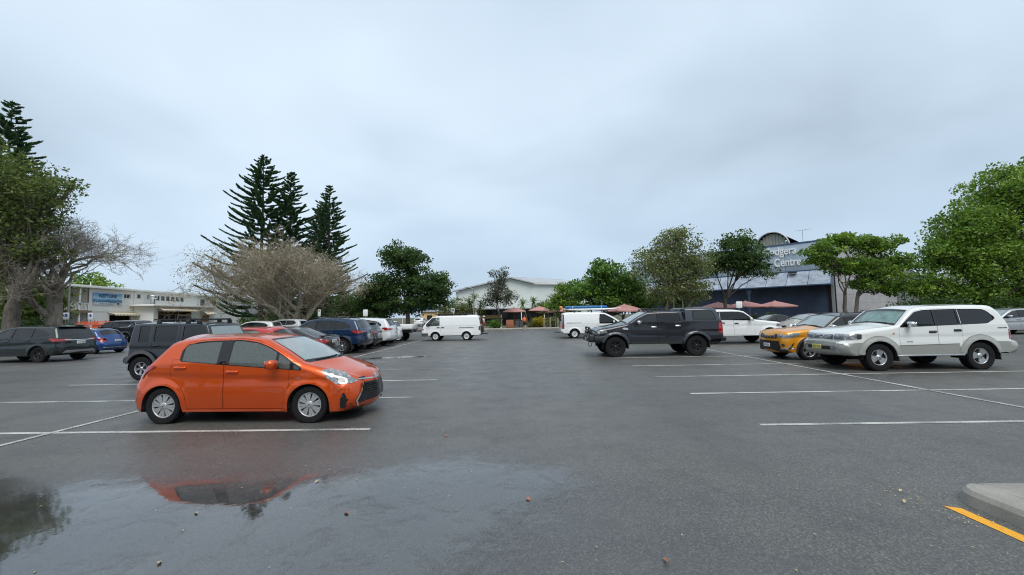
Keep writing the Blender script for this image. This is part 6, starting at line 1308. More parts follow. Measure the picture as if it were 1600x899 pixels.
def pine(label, base, H, Lmax, seed, dens=1.0, name='norfolk_pine', cut=0.0):
    g = np.random.default_rng(seed); root = thing(name, label, 'tree', base, 0, 'tall conifers'); m = MB(); zz = np.linspace(-.1, H, 14); m.tube(np.c_[g.normal(size=14)*.03, g.normal(size=14)*.03, zz], np.linspace(.42, .03, 14), 9)
    P = []; A = []; T = []; W_ = []; z = H*.10; br = MB()
    while z < H-.25:
        f = 1-z/H; L0 = Lmax*(f**.82)*(.92 if f < .85 else .75)+.25; nb = 7 if f > .15 else 6; ph = g.random()*6.28
        for k in range(nb):
            if g.random() < .10 and f < .9: continue
            L = L0*g.uniform(.60, 1.20); a = ph+k/nb*6.28+g.normal()*.22; n = 7; t = np.linspace(0, 1, n); rise = .10+.45*(1-f)+g.normal()*.10
            d = np.array([math.cos(a), math.sin(a)]); r = t*L; zc = z+rise*r*.5-.12*L*np.sin(t*math.pi)*f+.11*L*t**3; pts = np.c_[d[0]*r, d[1]*r, zc]; br.tube(pts, np.linspace(.05*max(.3, f)+.012, .010, n), 4, False)
            nb2 = max(14, int(L*24*dens)); ts = g.uniform(.14, 1.0, nb2)**.75; px = np.stack([np.interp(ts, t, pts[:, i]) for i in range(3)], 1); sd = np.where(g.random(nb2) < .5, 1, -1); side = np.array([-d[1], d[0], 0])
            ln = (.44+.42*(1-ts))*g.uniform(.75, 1.25, nb2)*min(1.0, .45+L*.22); dirv = unit(np.array([d[0], d[1], 0])*.55+side*sd[:, None]*(.75*(1-ts)[:, None]+.18)+np.array([0, 0, 1])*(.42+.25*g.random((nb2, 1)))); P.append(px); A.append(dirv*ln[:, None]); T.append(.45+g.normal(size=nb2)*.2); W_.append(np.full(nb2, .085))
        z += (.46+.62*f)*g.uniform(.85, 1.15)*(H/26)
    P.append(np.array([[0, 0, H-.3]])); A.append(np.array([[0, 0, .6]])); T.append(np.array([.5])); W_.append(np.array([.05]))
    P = np.vstack(P); A = np.vstack(A); T = np.concatenate(T); w = np.concatenate(W_)[:, None]; n = len(P); u = unit(np.cross(A, g.normal(size=(n, 3)))); v = unit(np.cross(A, u))
    # each spray: two crossed leaf-shaped faces
    PP = np.concatenate([P+A*.5, P+A*.5]); quads('crown', PP, np.concatenate([A, A])*.55, np.concatenate([u, v])*np.concatenate([w, w])*1.25, np.concatenate([T, T]), 'leaf_pine', root); tk = m; tk.merge(br); tk.build('trunk', 'bark_dark', root); return root
def bare(name, label, base, H, Wd, seed, *a_, twig=.016, **k_): return bare_(name, label, base, H, Wd, seed, *a_, twig=twig, **k_)
def bare_(name, label, base, H, Wd, seed, limbs=6, r0=.30, bark='bark_tan', depth=6, fork=1.2, lean=(0, 0), buds=0, squash=1.0, kids=3, trunkless=False, budmat='leaf_olive', xb=(-1e9, 1e9), twig=.016):
    """leafless spreading tree grown limb by limb inside a low dome"""
    g = np.random.default_rng(seed); root = thing(name, label, 'tree', base, 0); m = MB(); p0 = np.array([0, 0, fork]); m.tube(curve((0, 0, -.1), p0, g, .04, 5), np.linspace(r0*1.5, r0*1.1, 5), 10); st = []
    for k in range(limbs):
        a = k/limbs*6.28+g.normal()*.25; el = g.uniform(.45, 1.15); d = np.array([math.cos(a)*math.cos(el), math.sin(a)*math.cos(el), math.sin(el)]); st.append((p0-np.array([0, 0, g.random()*fork*.5]), d, Wd*.15*g.uniform(.85, 1.2), r0*g.uniform(.5, .8), 0))
    tips = []; fine = []
    while st:
        p, d, L, r, k = st.pop(); n = 5 if k < 3 else 4; pts = [p]; dd = d.copy()
        for i in range(n-1):
            h = (pts[-1][2]-fork)/(H-fork); rad = math.hypot(pts[-1][0]-lean[0]*h, pts[-1][1]-lean[1]*h)/(Wd/2); lim = rad**2+max(0, h)**2
            up = .16-.55*max(0, lim-.55); dd = unit(dd+g.normal(size=3)*(.16+.05*k)+np.array([lean[0]*.02, lean[1]*.02, up*.55]))
            if lim > 1.0: dd[2] -= .25*(lim-1.0); dd = unit(dd)
            pts.append(pts[-1]+dd*L/(n-1))
        if not (xb[0] < pts[-1][0] < xb[1]): pass
        rr2 = r*.62 if k < depth else r*.4
        if k <= 3: m.tube(np.array(pts), np.linspace(r, rr2, n), 7 if k < 2 else 5, False)
        else: fine.append((np.array(pts), r, rr2))
        if k < depth:
            nk = kids if k < depth-1 else kids+1
            for c in range(nk):
                t = g.integers(max(1, n-3), n) if c else n-1; ax = unit(np.cross(dd, g.normal(size=3))); an = (.18 if c == 0 else g.uniform(.45, .95)); nd = unit(dd*math.cos(an)+ax*math.sin(an)); nd[2] = nd[2]*squash+.04; st.append((pts[t], unit(nd), L*g.uniform(.66, .88), max(twig, rr2*(.9 if c == 0 else .66)), k+1))
        else: tips.append(pts[-1])
    # fine twigs, three-sided, gathered in bulk
    if fine:
        lens = {}
        for a, r, q in fine: lens.setdefault(len(a), []).append((a, r, q))
        for n, L in lens.items():
            Q = np.array([a for a, _, _ in L]); T_ = unit(Q[:, -1]-Q[:, 0])[:, None].repeat(n, 1); u = unit(np.cross(T_, g.normal(size=3))); v = np.cross(T_, u); R0 = np.array([r for _, r, _ in L])[:, None]; R1 = np.array([q for _, _, q in L])[:, None]; rad = (R0+(R1-R0)*np.linspace(0, 1, n)[None])[..., None]
            ring = np.stack([Q+(u*math.cos(k*2.094)+v*math.sin(k*2.094))*rad for k in range(3)], 2); nm = np.stack([(u*math.cos(k*2.094)+v*math.sin(k*2.094)) for k in range(3)], 2); N = len(L); idx = np.arange(N*n*3).reshape(N, n, 3); f = []
            for k in range(3): f.append(np.stack([idx[:, :-1, k], idx[:, :-1, (k+1) % 3], idx[:, 1:, (k+1) % 3], idx[:, 1:, k]], -1).reshape(-1, 4))
            m.add(ring.reshape(-1, 3), [tuple(x) for x in np.vstack(f).tolist()], nm.reshape(-1, 3))
    m.build('trunk', bark, root)
    if buds:
        t = np.array(tips); P, A, Bv, tn = leafcloud(g, t, buds, .20, .13, .8, .3); quads('dry_buds', P, A, Bv, tn, budmat, root)
    return root
def palmhead(name, label, base, heads, seed, mat='leaf_olive', cat='shrub'):
    """pandanus-like: stems ending in rosettes of strap leaves; heads: (dx, dy, z, r)"""
    g = np.random.default_rng(seed); root = thing(name, label, cat, base); m = MB(); P = []; A = []; Bv = []; T = []
    for dx, dy, z, r in heads:
        m.tube(curve((dx*.15, dy*.15, -.1), (dx, dy, z), g, .08, 5), np.linspace(.10, .06, 5), 6)
        n = 90; d = unit(g.normal(size=(n, 3))+np.array([0, 0, .5])); L = r*g.uniform(.6, 1.1, (n, 1))
        for s0, s1, dr in ((0, .5, 0), (.5, 1.0, -.22)):
            c = np.array([dx, dy, z])+d*L*(s0+s1)/2+np.array([0, 0, dr])*L*.5; P.append(c); a = d*L*.30+np.array([0, 0, dr])*L*.3; A.append(a); Bv.append(unit(np.cross(a, np.array([.1, .2, 1.])))*.05); T.append(.5+g.normal(size=n)*.22)
    m.build('stem', 'bark_grey', root); quads('leaves', np.vstack(P), np.vstack(A), np.vstack(Bv), np.concatenate(T), mat, root); return root
def shrub(label, base, r, seed, mat='leaf_green', name='shrub', leaf=.14, n=60, group=None, cat='shrub', per=34):
    g = np.random.default_rng(seed); root = thing(name, label, cat, base, 0, group); m = MB(); R_ = np.array(r); c = unit(g.normal(size=(n, 3)))*R_*(g.random((n, 1))**.4)+np.array([0, 0, r[2]*.95]); c[:, 2] = np.abs(c[:, 2])
    for k in range(min(14, n)): m.tube(curve((g.normal()*.1, g.normal()*.1, -.05), c[k], g, .1, 4), np.linspace(.03, .008, 4), 4, False)
    m.build('stems', 'bark_dark', root); P, A, Bv, tn = leafcloud(g, c, per, min(r)*.26, leaf, .7, .6); P[:, 2] = np.maximum(P[:, 2], .02); quads('foliage', P, A, Bv, tn, mat, root); return root

# conifers
pine('tall conifer at the left edge, its tip above the old fig', (-58.8, 44, 0), 27.6, 7.6, 11, 1.0)
pine('tallest conifer, left of the group behind the bare tree', (-40.7, 62, 0), 28.1, 11.0, 12, 1.0)
pine('second conifer, just right of the tallest one', (-38.0, 65, 0), 26.3, 9.0, 13, 1.0)
pine('slender open conifer, rightmost of the group', (-31.96, 66, 0), 24.1, 7.2, 14, .7)
pine('short conifer between the second and the slender one', (-35.0, 69, 0), 21.9, 5.6, 15, .85)
# bare trees and the old fig
bare('coral_tree', 'wide leafless tree with tan twigs in front of the conifers', (-23.3, 40.3, 0), 9.1, 18.6, 21, 9, .36, 'bark_tan', 6, .9, buds=3, kids=3, budmat='bud_tan', twig=.014)
bare('leafless_tree', 'leafless grey tree reaching over the lane beside the old fig', (-35.2, 29.5, 0), 11.4, 14.0, 23, 6, .34, 'bark_pale', 6, 4.2, lean=(1.5, 0), kids=3, twig=.011)
tree('fig_tree', 'old gnarled fig with thick grey trunks at the left edge', (-34.6, 26.6, 0), 4.6, [(-2.5, 0, 11.6, 3.4, 3.0, 2.6), (0.2, -.3, 11.4, 2.3, 2.4, 2.2), (1.9, 0, 10.0, 1.8, 1.8, 1.6), (3.3, .2, 11.4, 1.0, .9, .4), (.8, 0, 8.4, 1.9, 2.0, 1.4), (-4.2, .5, 8.0, 2.8, 2.8, 2.2), (-1.4, .6, 8.4, 2.2, 2.4, 1.8), (-6.8, .3, 12.4, 3.4, 3.2, 3.2), (-8, 0, 8.5, 3.2, 3, 3), (-2.6, 0, 5.6, 2.2, 2.2, 1.2), (-5, 0, 14.2, 2.6, 2.4, 1.8), (1.6, .4, 6.9, 1.6, 1.6, .9), (-3.5, .2, 10.0, 2.6, 2.4, 1.6), (-.6, .5, 6.4, 1.6, 1.6, .8)], 'leaf_fig', 'bark_grey', .22, 5.4, 40, .42, .55, 5, [(-2.2, 0), (-.5, .6), (.9, -.2), (-3.8, .4)], .5)
# broadleaf trees round the car park, left to right
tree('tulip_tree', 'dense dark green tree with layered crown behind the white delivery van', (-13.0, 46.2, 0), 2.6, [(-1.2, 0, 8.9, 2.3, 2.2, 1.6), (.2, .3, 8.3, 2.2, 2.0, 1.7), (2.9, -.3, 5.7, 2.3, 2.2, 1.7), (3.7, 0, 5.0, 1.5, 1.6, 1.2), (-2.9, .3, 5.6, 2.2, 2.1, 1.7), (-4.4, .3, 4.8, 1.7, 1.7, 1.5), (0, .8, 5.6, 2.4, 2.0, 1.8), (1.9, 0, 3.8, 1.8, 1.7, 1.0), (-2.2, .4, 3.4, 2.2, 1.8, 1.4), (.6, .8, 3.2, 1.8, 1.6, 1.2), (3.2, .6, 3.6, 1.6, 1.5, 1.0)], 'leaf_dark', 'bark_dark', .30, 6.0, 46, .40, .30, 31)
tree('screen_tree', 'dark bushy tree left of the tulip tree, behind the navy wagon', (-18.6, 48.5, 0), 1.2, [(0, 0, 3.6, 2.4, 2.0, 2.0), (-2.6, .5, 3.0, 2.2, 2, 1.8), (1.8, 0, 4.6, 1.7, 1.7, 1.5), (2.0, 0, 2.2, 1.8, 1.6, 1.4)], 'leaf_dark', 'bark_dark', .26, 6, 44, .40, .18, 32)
tree('banksia_tree', 'grey-leaved small tree in front of the pale hall', (-3.0, 53.6, .1), 1.9, [(0, 0, 5.0, 1.9, 1.8, 1.6), (.3, 0, 6.7, 1.1, 1.1, .9), (-1.3, 0, 3.7, 1.4, 1.3, 1.0), (1.3, .2, 4.0, 1.4, 1.2, 1.2), (.9, 0, 7.7, .5, .5, .5), (-.6, 0, 7.2, .6, .6, .5)], 'leaf_grey', 'bark_dark', .22, 6, 34, .34, .16, 33, None, .6)
for i, (x, y, z, hs, mt, lb) in enumerate(((-6.5, 54.5, .1, [(-.5, 0, 3.3, 1.3), (.9, .3, 2.9, 1.3), (-1.6, .2, 2.6, 1.2), (.2, -.2, 4.2, 1.1)], 'leaf_olive', 'spiky pandanus left of the grey-leaved tree'), (1.1, 56.0, .1, [(-.9, 0, 3.2, 1.1), (.6, .2, 3.5, 1.1), (1.5, 0, 2.7, .9)], 'leaf_green', 'spiky pandanus beside the pink umbrellas'))): palmhead('pandanus', lb, (x, y, z), hs, 41+i, mt, 'plant')
tree('roadside_shrub_tree', 'light green bushy small tree left of the spiky pandanus', (-9.0, 56, .1), 1.0, [(0, 0, 2.9, 1.7, 1.5, 1.3), (1.6, .3, 2.6, 1.3, 1.2, 1.2), (-1.7, 0, 2.5, 1.4, 1.3, 1.2)], 'leaf_olive', 'bark_grey', .22, 6, 34, .34, .10, 43)
tree('roadside_shrub_tree', 'small brownish green tree left of the bright bushy tree', (4.6, 58.5, .1), 1.2, [(0, 0, 3.4, 1.8, 1.6, 1.3), (1.8, .3, 3.0, 1.4, 1.3, 1.2), (-1.6, 0, 2.8, 1.3, 1.3, 1.0)], 'leaf_olive', 'bark_grey', .22, 6, 34, .34, .12, 143)
tree('lilly_pilly', 'bright green bushy tree left of the rounded green tree', (4.5, 42.0, .02), 1.1, [(0, 0, 3.5, 1.4, 1.4, 1.5), (.5, 0, 4.4, 1.0, 1.1, .8), (-.8, .3, 2.7, 1.3, 1.2, 1.1), (1.2, .2, 2.5, 1.3, 1.2, 1.1)], 'leaf_bright', 'bark_grey', .24, 7, 40, .34, .14, 44)
tree('rounded_tree', 'dense rounded green tree behind the panel van', (8.4, 38.4, 0), 1.6, [(0, 0, 5.1, 2.3, 2.2, 1.7), (-2.2, .2, 4.2, 1.7, 1.7, 1.4), (2.0, .2, 4.5, 1.7, 1.7, 1.5), (.2, 0, 3.2, 2.6, 2.2, 1.3), (3.0, .4, 3.0, 1.7, 1.7, 1.4), (-1.0, -.4, 6.0, 1.1, 1.1, .8)], 'leaf_green', 'bark_dark', .28, 6.5, 46, .40, .26, 45)
tree('paperbark_tree', 'tall olive tree with several pale stems, behind the charcoal utility', (13.2, 34.6, 0), 2.2, [(0, 0, 7.3, 2.1, 2.0, 1.5), (-1.9, 0, 5.9, 1.8, 1.7, 1.5), (1.7, .2, 6.0, 1.8, 1.7, 1.5), (0, 0, 5.2, 2.4, 2.0, 1.6), (-.9, .2, 3.7, 1.7, 1.6, 1.2), (1.5, .2, 3.8, 1.5, 1.5, 1.2), (.5, -.2, 8.3, 1.2, 1.1, .7)], 'leaf_olive', 'bark_pale', .20, 7, 44, .42, .22, 46, [(-.9, 0), (-.2, .2), (.5, -.1), (1.0, .2)], .5)
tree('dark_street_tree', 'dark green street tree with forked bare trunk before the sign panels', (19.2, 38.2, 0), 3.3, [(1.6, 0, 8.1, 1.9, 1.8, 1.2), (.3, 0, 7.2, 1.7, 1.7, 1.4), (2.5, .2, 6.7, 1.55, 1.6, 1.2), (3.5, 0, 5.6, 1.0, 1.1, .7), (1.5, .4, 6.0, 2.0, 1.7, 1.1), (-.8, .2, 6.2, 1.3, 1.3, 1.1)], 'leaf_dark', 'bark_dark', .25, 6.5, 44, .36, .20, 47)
tree('spreading_tree', 'spreading layered green tree in front of the grey hall corner', (27.35, 34.2, 0), 3.2, [(-1.9, 0, 6.6, 1.4, 1.4, .8), (-.4, .2, 7.6, 1.5, 1.5, .6), (.9, 0, 7.4, 1.6, 1.5, .7), (3.0, .2, 6.8, 1.9, 1.7, 1.0), (4.4, .4, 5.6, 1.6, 1.5, .9), (1.0, -.2, 5.4, 1.9, 1.7, .8), (2.8, -.2, 4.5, 1.6, 1.5, .8), (-.6, 0, 5.4, 1.4, 1.4, .7), (3.4, 0, 3.5, 1.4, 1.3, .6), (-2.3, .2, 5.9, .8, .8, .4), (1.2, 0, 3.9, 1.0, 1.0, .5)], 'leaf_bright', 'bark_grey', .26, 8.0, 44, .32, .24, 48, [(-.35, 0), (.9, .2)], .5, .45)
k = 33/26.
def q26(x, y, z, rx, ry, rz): return ((x-29.8)*k, y, (z-1.73)*k+1.73, rx*k, ry*k, rz*k)
tree('large_shade_tree', 'huge bright green tree filling the right edge', (29.8*k, 33.5, 0), 2.0, [q26(*l) for l in ((29.0, 0, 7.0, 1.9, 1.9, 1.6), (31.4, 0, 8.9, 2.2, 2.0, 1.9), (33.5, 0, 9.2, 2.4, 2.0, 2.1), (27.3, .2, 5.0, 1.6, 1.6, 1.3), (29.5, -.3, 4.6, 2.2, 2.0, 1.6), (32.4, 0, 5.6, 2.6, 2.2, 2.2), (26.4, .3, 3.2, 1.3, 1.4, 1.0), (28.6, .4, 2.5, 1.8, 1.6, 1.1), (31.5, .3, 2.4, 2.3, 1.8, 1.2), (35.0, 0, 4.5, 2.4, 2.0, 2.8), (28.0, 0, 6.0, 1.2, 1.2, 1.0), (33, -.5, 3, 2, 1.6, 1.6))], 'leaf_bright', 'bark_dark', .25, 6.0, 56, .50, .45, 49)
bare('far_bare_tree', 'pale leafless tree behind the huge tree on the right', (48.5, 48, 0), 9.0, 10.0, 51, 6, .2, 'bark_pale', 5, 1.6, kids=3)
tree('hedge_tree', 'dark low tree between the hall end and the huge tree', (36.0, 37.0, 0), 1.0, [(1.2, 0, 2.2, 1.4, 1.4, 1.2), (3.4, 0, 2.6, 2.0, 1.6, 1.6)], 'leaf_dark', 'bark_dark', .24, 6, 40, .4, .16, 52)
tree('screen_tree', 'dark tree in the gap between rounded tree and olive tree', (10.6, 42.5, 0), 1.4, [(0, 0, 3.7, 1.9, 1.6, 1.7), (1.8, 0, 2.9, 1.6, 1.5, 1.4), (-1.2, .3, 2.6, 1.6, 1.4, 1.2)], 'leaf_dark', 'bark_dark', .25, 6, 42, .4, .18, 53)
tree('screen_tree', 'dark tree right of the olive tree, beside the navy wall', (17.0, 43.0, 0), 1.2, [(0, 0, 2.9, 1.6, 1.5, 1.5), (-1.3, .3, 3.6, 1.3, 1.2, 1.2)], 'leaf_dark', 'bark_dark', .25, 6, 42, .4, .18, 54)
# belt of trees behind the club and behind the bare tree
for i, (x, y, w, h, mt, lb) in enumerate(((-74, 66, 6.5, 8.6, 'leaf_olive', 'olive tree rising over the club roof, left of the vent pipe'), (-78, 84, 7.5, 8.4, 'leaf_green', 'green tree rising over the right part of the club roof'), (-72, 100, 7, 7.8, 'leaf_dark', 'dark tree behind the club roof near the bare tree'), (-60, 98, 7, 8.2, 'leaf_olive', 'olive tree behind the low club wing'), (-64, 58, 5, 9.2, 'leaf_bright', 'yellow green tree behind the club verandah'), (-50, 92, 7, 7.5, 'leaf_dark', 'dark tree behind the left half of the bare tree'), (-40, 80, 6, 6.6, 'leaf_dark', 'dark tree under the tall conifers'), (-31, 76, 6, 6.4, 'leaf_dark', 'dark tree under the slender conifer'), (-45, 36, 3.6, 6.5, 'leaf_fig', 'bushy tree behind the leafless grey tree'), (-52, 40, 4, 7.5, 'leaf_green', 'green tree between the fig and the club verandah'))):
    tree('background_tree', lb, (x, y, 0), h*.3, [(0, 0, h*.72, w*.55, w*.5, h*.26), (-w*.45, 0, h*.55, w*.42, w*.4, h*.26), (w*.45, .3, h*.58, w*.42, w*.4, h*.26), (0, 0, h*.36, w*.6, w*.5, h*.22)], mt, 'bark_dark', .42, 2.6, 40, .62, .3, 60+i, group='trees behind the club')
# low shrubs
shrub('golden yellow bush by the footpath between the people and the panel van', (2.55, 53.6, .1), (1.0, .8, .75), 71, 'leaf_yellow', leaf=.16)
shrub('green shrub around the golden bush', (1.7, 54.1, .1), (1.1, .8, .6), 72, 'leaf_olive'); shrub('olive shrub right of the golden bush, behind the sign post', (4.2, 54.0, .1), (1.3, .8, .7), 73, 'leaf_olive'); shrub('shrub beneath the grey-leaved tree', (-3.6, 53.2, .1), (1.0, .7, .6), 74, 'leaf_green'); shrub('dark shrub left of the grey-leaved tree', (-6.0, 53.2, .1), (1.2, .7, .65), 75, 'leaf_dark')
shrub('round clipped bush before the navy wall, under the right umbrellas', (24.1, 42.5, 0), (.9, .8, .75), 76, 'leaf_olive'); shrub('second clipped bush before the navy wall, right of the round one', (26.3, 43.2, 0), (.9, .8, .8), 77, 'leaf_dark'); shrub('low green bush behind the beige sedan', (28.6, 41.8, 0), (1.1, .8, .6), 78, 'leaf_green')
for i, x in enumerate(np.arange(-31, -17, 2.6)): shrub('dark hedge shrub in the bed behind the bare tree, number %s from its left' % ('one', 'two', 'three', 'four', 'five', 'six')[i], (x, 45.5, 0), (1.6, 1.0, 1.1+.3*(i % 2)), 80+i, 'leaf_dark', leaf=.2, group='hedge behind the bare tree')
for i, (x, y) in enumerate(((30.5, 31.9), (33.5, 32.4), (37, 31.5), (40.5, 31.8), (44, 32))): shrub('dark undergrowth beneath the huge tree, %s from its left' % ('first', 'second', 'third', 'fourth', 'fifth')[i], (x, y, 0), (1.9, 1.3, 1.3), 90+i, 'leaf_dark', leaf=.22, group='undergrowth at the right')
for i, (x, y, mt) in enumerate(((-46.5, 34.5, 'leaf_green'), (-43.0, 33.2, 'leaf_dark'), (-40, 31.5, 'leaf_fig'), (-37.5, 31.0, 'leaf_dark'), (-44.8, 37.5, 'leaf_yellow'))): shrub(('green shrub left of the round sign', 'dark shrub at the foot of the fig', 'olive shrub between the fig trunks', 'dark shrub right of the fig trunk', 'yellow shrub behind the fig trunk')[i], (x, y, 0), (1.6, 1.2, 1.1), 100+i, mt, leaf=.2)

# unseen trees added behind the viewer to darken reflections in paintwork and glass
for i, (x, y, w, h, mt) in enumerate(((-26, -17, 6, 10, 'leaf_green'), (-15, -20, 6.5, 11, 'leaf_dark'), (-4, -18, 5.5, 9, 'leaf_olive'), (7, -21, 6.5, 11.5, 'leaf_dark'), (18, -18, 6, 10, 'leaf_green'), (30, -14, 6, 10, 'leaf_dark'))):
    tree('background_tree', 'unseen leafy tree added behind the viewer, %s from the left' % ('first', 'second', 'third', 'fourth', 'fifth', 'sixth')[i], (x, y, 0), h*.3, [(0, 0, h*.72, w*.55, w*.5, h*.26), (-w*.45, 0, h*.55, w*.42, w*.4, h*.26), (w*.45, .3, h*.58, w*.42, w*.4, h*.26), (0, 0, h*.36, w*.6, w*.5, h*.22)], mt, 'bark_dark', .55, 2.2, 30, .7, .3, 200+i, group='trees added behind the viewer')
# ------------------------------------------------------------------ umbrellas, people, signs, small things
plain('canvas_pink', (0.43, 0.215, 0.195), 0.8, 0, .12, 2); plain('steel', (0.35, 0.36, 0.37), 0.4, .6); plain('sign_white', (0.72, 0.73, 0.72), 0.5, 0, .06); plain('sign_red', (0.5, 0.02, 0.02), .5); plain('sign_blue', (0.02, 0.08, 0.3), .5); plain('bin_grey', (0.05, 0.055, 0.06), .5); plain('brick_red', (0.30, 0.11, 0.06), .8, 0, .3, 6)
def umbrella(label, x, y, zt, w, z0=0.0, rz=0.2):
    w *= .84; r = thing('market_umbrella', label, 'umbrella', (x, y, z0), rz, 'pink market umbrellas'); MB().tube([(0, 0, 0), (0, 0, zt)], .03, 8).build('pole', 'timber', r)
    hb = .52; h = w/2; c = [(-h, -h), (h, -h), (h, h), (-h, h)]; n = 8
    for s_ in range(4):
        a, b = c[s_], c[(s_+1) % 4]; V = []; f = []
        for i in range(n+1):
            t = i/n
            for j in range(n+1):
                u = j/n; px, py = a[0]+(b[0]-a[0])*u, a[1]+(b[1]-a[1])*u; sag = -.05*math.sin(u*math.pi)*t; V.append((px*t, py*t, zt-hb*t**1.12+sag*.8))
        f = [(i*(n+1)+j, (i+1)*(n+1)+j, (i+1)*(n+1)+j+1, i*(n+1)+j+1) for i in range(n) for j in range(n)]
        k0 = len(V); V += [(x_, y_, z_-.10) for x_, y_, z_ in V[n*(n+1):]]; f += [(n*(n+1)+j, k0+j, k0+j+1, n*(n+1)+j+1) for j in range(n)]
        me = bpy.data.meshes.new('canopy_panel'); me.from_pydata(V, [], f); link('canopy_panel', me, 'canvas_pink', r)
    for a in c: MB().tube([(0, 0, zt-.03), (a[0]*.97, a[1]*.97, zt-hb-.04)], .012, 5).build('rib', 'timber', r)
    MB().lathe([(.12, -.10), (.10, .02), (.02, .06)], 12, 'z', (0, 0, zt)).build('cap', 'canvas_pink', r); MB().lathe([(.02, .06), (.28, .05), (.30, 0)], 14, 'z').build('base', 'bin_grey', r)
umbrella('pink umbrella nearest the grey-leaved tree, left of the two people in view', -1.0, 55.2, 2.75, 3.2, .1); umbrella('wide pink umbrella behind the golden bush', 2.5, 55.6, 2.85, 3.6, .1, .0); umbrella('small pink umbrella at the rear, right of the golden bush', 3.8, 61, 2.6, 2.6, .1); umbrella('pink umbrella partly hidden by the rear of the panel van', 5.6, 55.5, 2.7, 3.0, .1)
umbrella('pink umbrella over the panel van bonnet, before the rounded tree', 10.3, 46.0, 2.75, 3.2); umbrella('pink umbrella just above the canopy of the charcoal utility, left of three', 20.0, 41.5, 2.72, 3.2); umbrella('pink umbrella before the navy wall, middle of three', 22.8, 41.6, 2.78, 3.2); umbrella('pink umbrella before the navy wall, right of three', 25.4, 41.0, 2.72, 3.2, 0, .1)
umbrella('pink umbrella seen over the cab of the charcoal utility', 9.0, 35.5, 2.55, 3.0)
plain('skin', (.42, .24, .16), .6, 0, .05); plain('cloth_orange', (.80, .16, .02), .8, 0, .1); plain('cloth_black', (.015, .015, .018), .8); plain('cloth_white', (.60, .60, .58), .8, 0, .08); plain('cloth_red', (.35, .05, .03), .8); plain('hair', (.05, .035, .02), .7)
def skin_chain(name, verts, edges, radii, mat, parent, rootv=0, lvl=1):
    me = bpy.data.meshes.new(name); me.from_pydata(verts, edges, []); o = link(name, me, mat, parent); sm = o.modifiers.new('s', 'SKIN'); sm.use_smooth_shade = True
    for i, r in enumerate(radii):
        d = me.skin_vertices[0].data[i]; d.radius = (r, r) if isinstance(r, float) else r; d.use_root = i == rootv
    sb = o.modifiers.new('d', 'SUBSURF'); sb.levels = lvl; sb.render_levels = lvl; return o
def person(label, loc, rz, shirt, shorts, step, hat, sleeve='short'):
    r = thing('person', label, 'person', loc, rz); s = step
    V = [(0, 0, .95), (0, 0, 1.15), (.01, 0, 1.36), (.02, 0, 1.47), (.03, 0, 1.55), (.035, 0, 1.64), (.03, 0, 1.74),
         (0, .10, .90), (s*.16, .10, .50), (s*.22-.06, .10, .10), (s*.22+.10, .11, .05), (0, -.10, .90), (-s*.10, -.10, .50), (-s*.34, -.10, .14), (-s*.34+.15, -.11, .06),
         (0, .17, 1.40), (-s*.10, .23, 1.14), (-s*.04+.06, .24, .90), (.09, .24, .82), (0, -.17, 1.40), (s*.10, -.23, 1.14), (s*.18, -.23, .92), (s*.22, -.23, .84)]
    E = [(0, 1), (1, 2), (2, 3), (3, 4), (4, 5), (5, 6), (0, 7), (7, 8), (8, 9), (9, 10), (0, 11), (11, 12), (12, 13), (13, 14), (2, 15), (15, 16), (16, 17), (17, 18), (2, 19), (19, 20), (20, 21), (21, 22)]
    Rr = [(.12, .15), (.10, .14), (.11, .17), .06, .07, (.10, .085), .06, .085, .058, .038, .035, .085, .058, .038, .035, .058, .042, .032, .038, .058, .042, .032, .038]
    skin_chain('body', V, E, Rr, 'skin', r)
    tv = [0, 1, 2, 15, 16, 19, 20]; ix = {a: i for i, a in enumerate(tv)}; mid = lambda a, b, t: tuple(np.array(V[a])*(1-t)+np.array(V[b])*t)
    tvv = [V[0], V[1], V[2], V[15], mid(15, 16, .8), V[19], mid(19, 20, .8)]; skin_chain('shirt', tvv, [(0, 1), (1, 2), (2, 3), (3, 4), (2, 5), (5, 6)], [(.14, .175), (.13, .165), (.135, .19), .075, .065, .075, .065], shirt, r)
    sv = [V[0], V[7], mid(7, 8, .85), V[11], mid(11, 12, .85)]; skin_chain('shorts', sv, [(0, 1), (1, 2), (0, 3), (3, 4)], [(.14, .17), .11, .088, .11, .088], shorts, r)
    m = MB(); m.lathe([(.115, 0), (.11, .05), (.08, .11), (.01, .135)], 14, 'z', (.02, 0, 1.67)); m.build('hair' if not hat else 'hat', hat or 'hair', r)
    if hat: MB().lathe([(.115, .0), (.22, -.02), (.225, -.025), (.11, -.015)], 16, 'z', (.02, 0, 1.68)).build('hat_brim', hat, r)
    for sy in (.035, -.035): MB().lathe([(.014, -.004), (.012, .004), (.002, .008)], 8, 'x', (.125, sy, 1.66)).build('eye', 'cloth_black', r)
    MB().box(.12, .155, -.015, .015, 1.615, 1.65, .01).build('nose', 'skin', r); MB().box(.118, .128, -.03, .03, 1.585, 1.595, .003).build('mouth', 'cloth_red', r)
    for sg, hnd in ((1, 18), (-1, 22)):   # fingers and thumb
        m = MB(); hx, hy, hz = V[hnd]
        for k in range(4): m.tube([(hx-.03+k*.018, hy, hz-.02), (hx-.028+k*.02, hy-.004*sg, hz-.07), (hx-.02+k*.02, hy-.02*sg, hz-.105+abs(k-1.5)*.006)], .009, 5)
        m.tube([(hx+.03, hy, hz+.0), (hx+.05, hy-.02*sg, hz-.03), (hx+.052, hy-.03*sg, hz-.06)], .010, 5); m.build('fingers', 'skin', r)
    for f in (10, 14): x_, y_, z_ = V[f]; MB().box(x_-.17, x_+.09, y_-.045, y_+.045, 0.0, .09, .035).build('shoe', 'cloth_white', r)
    return r
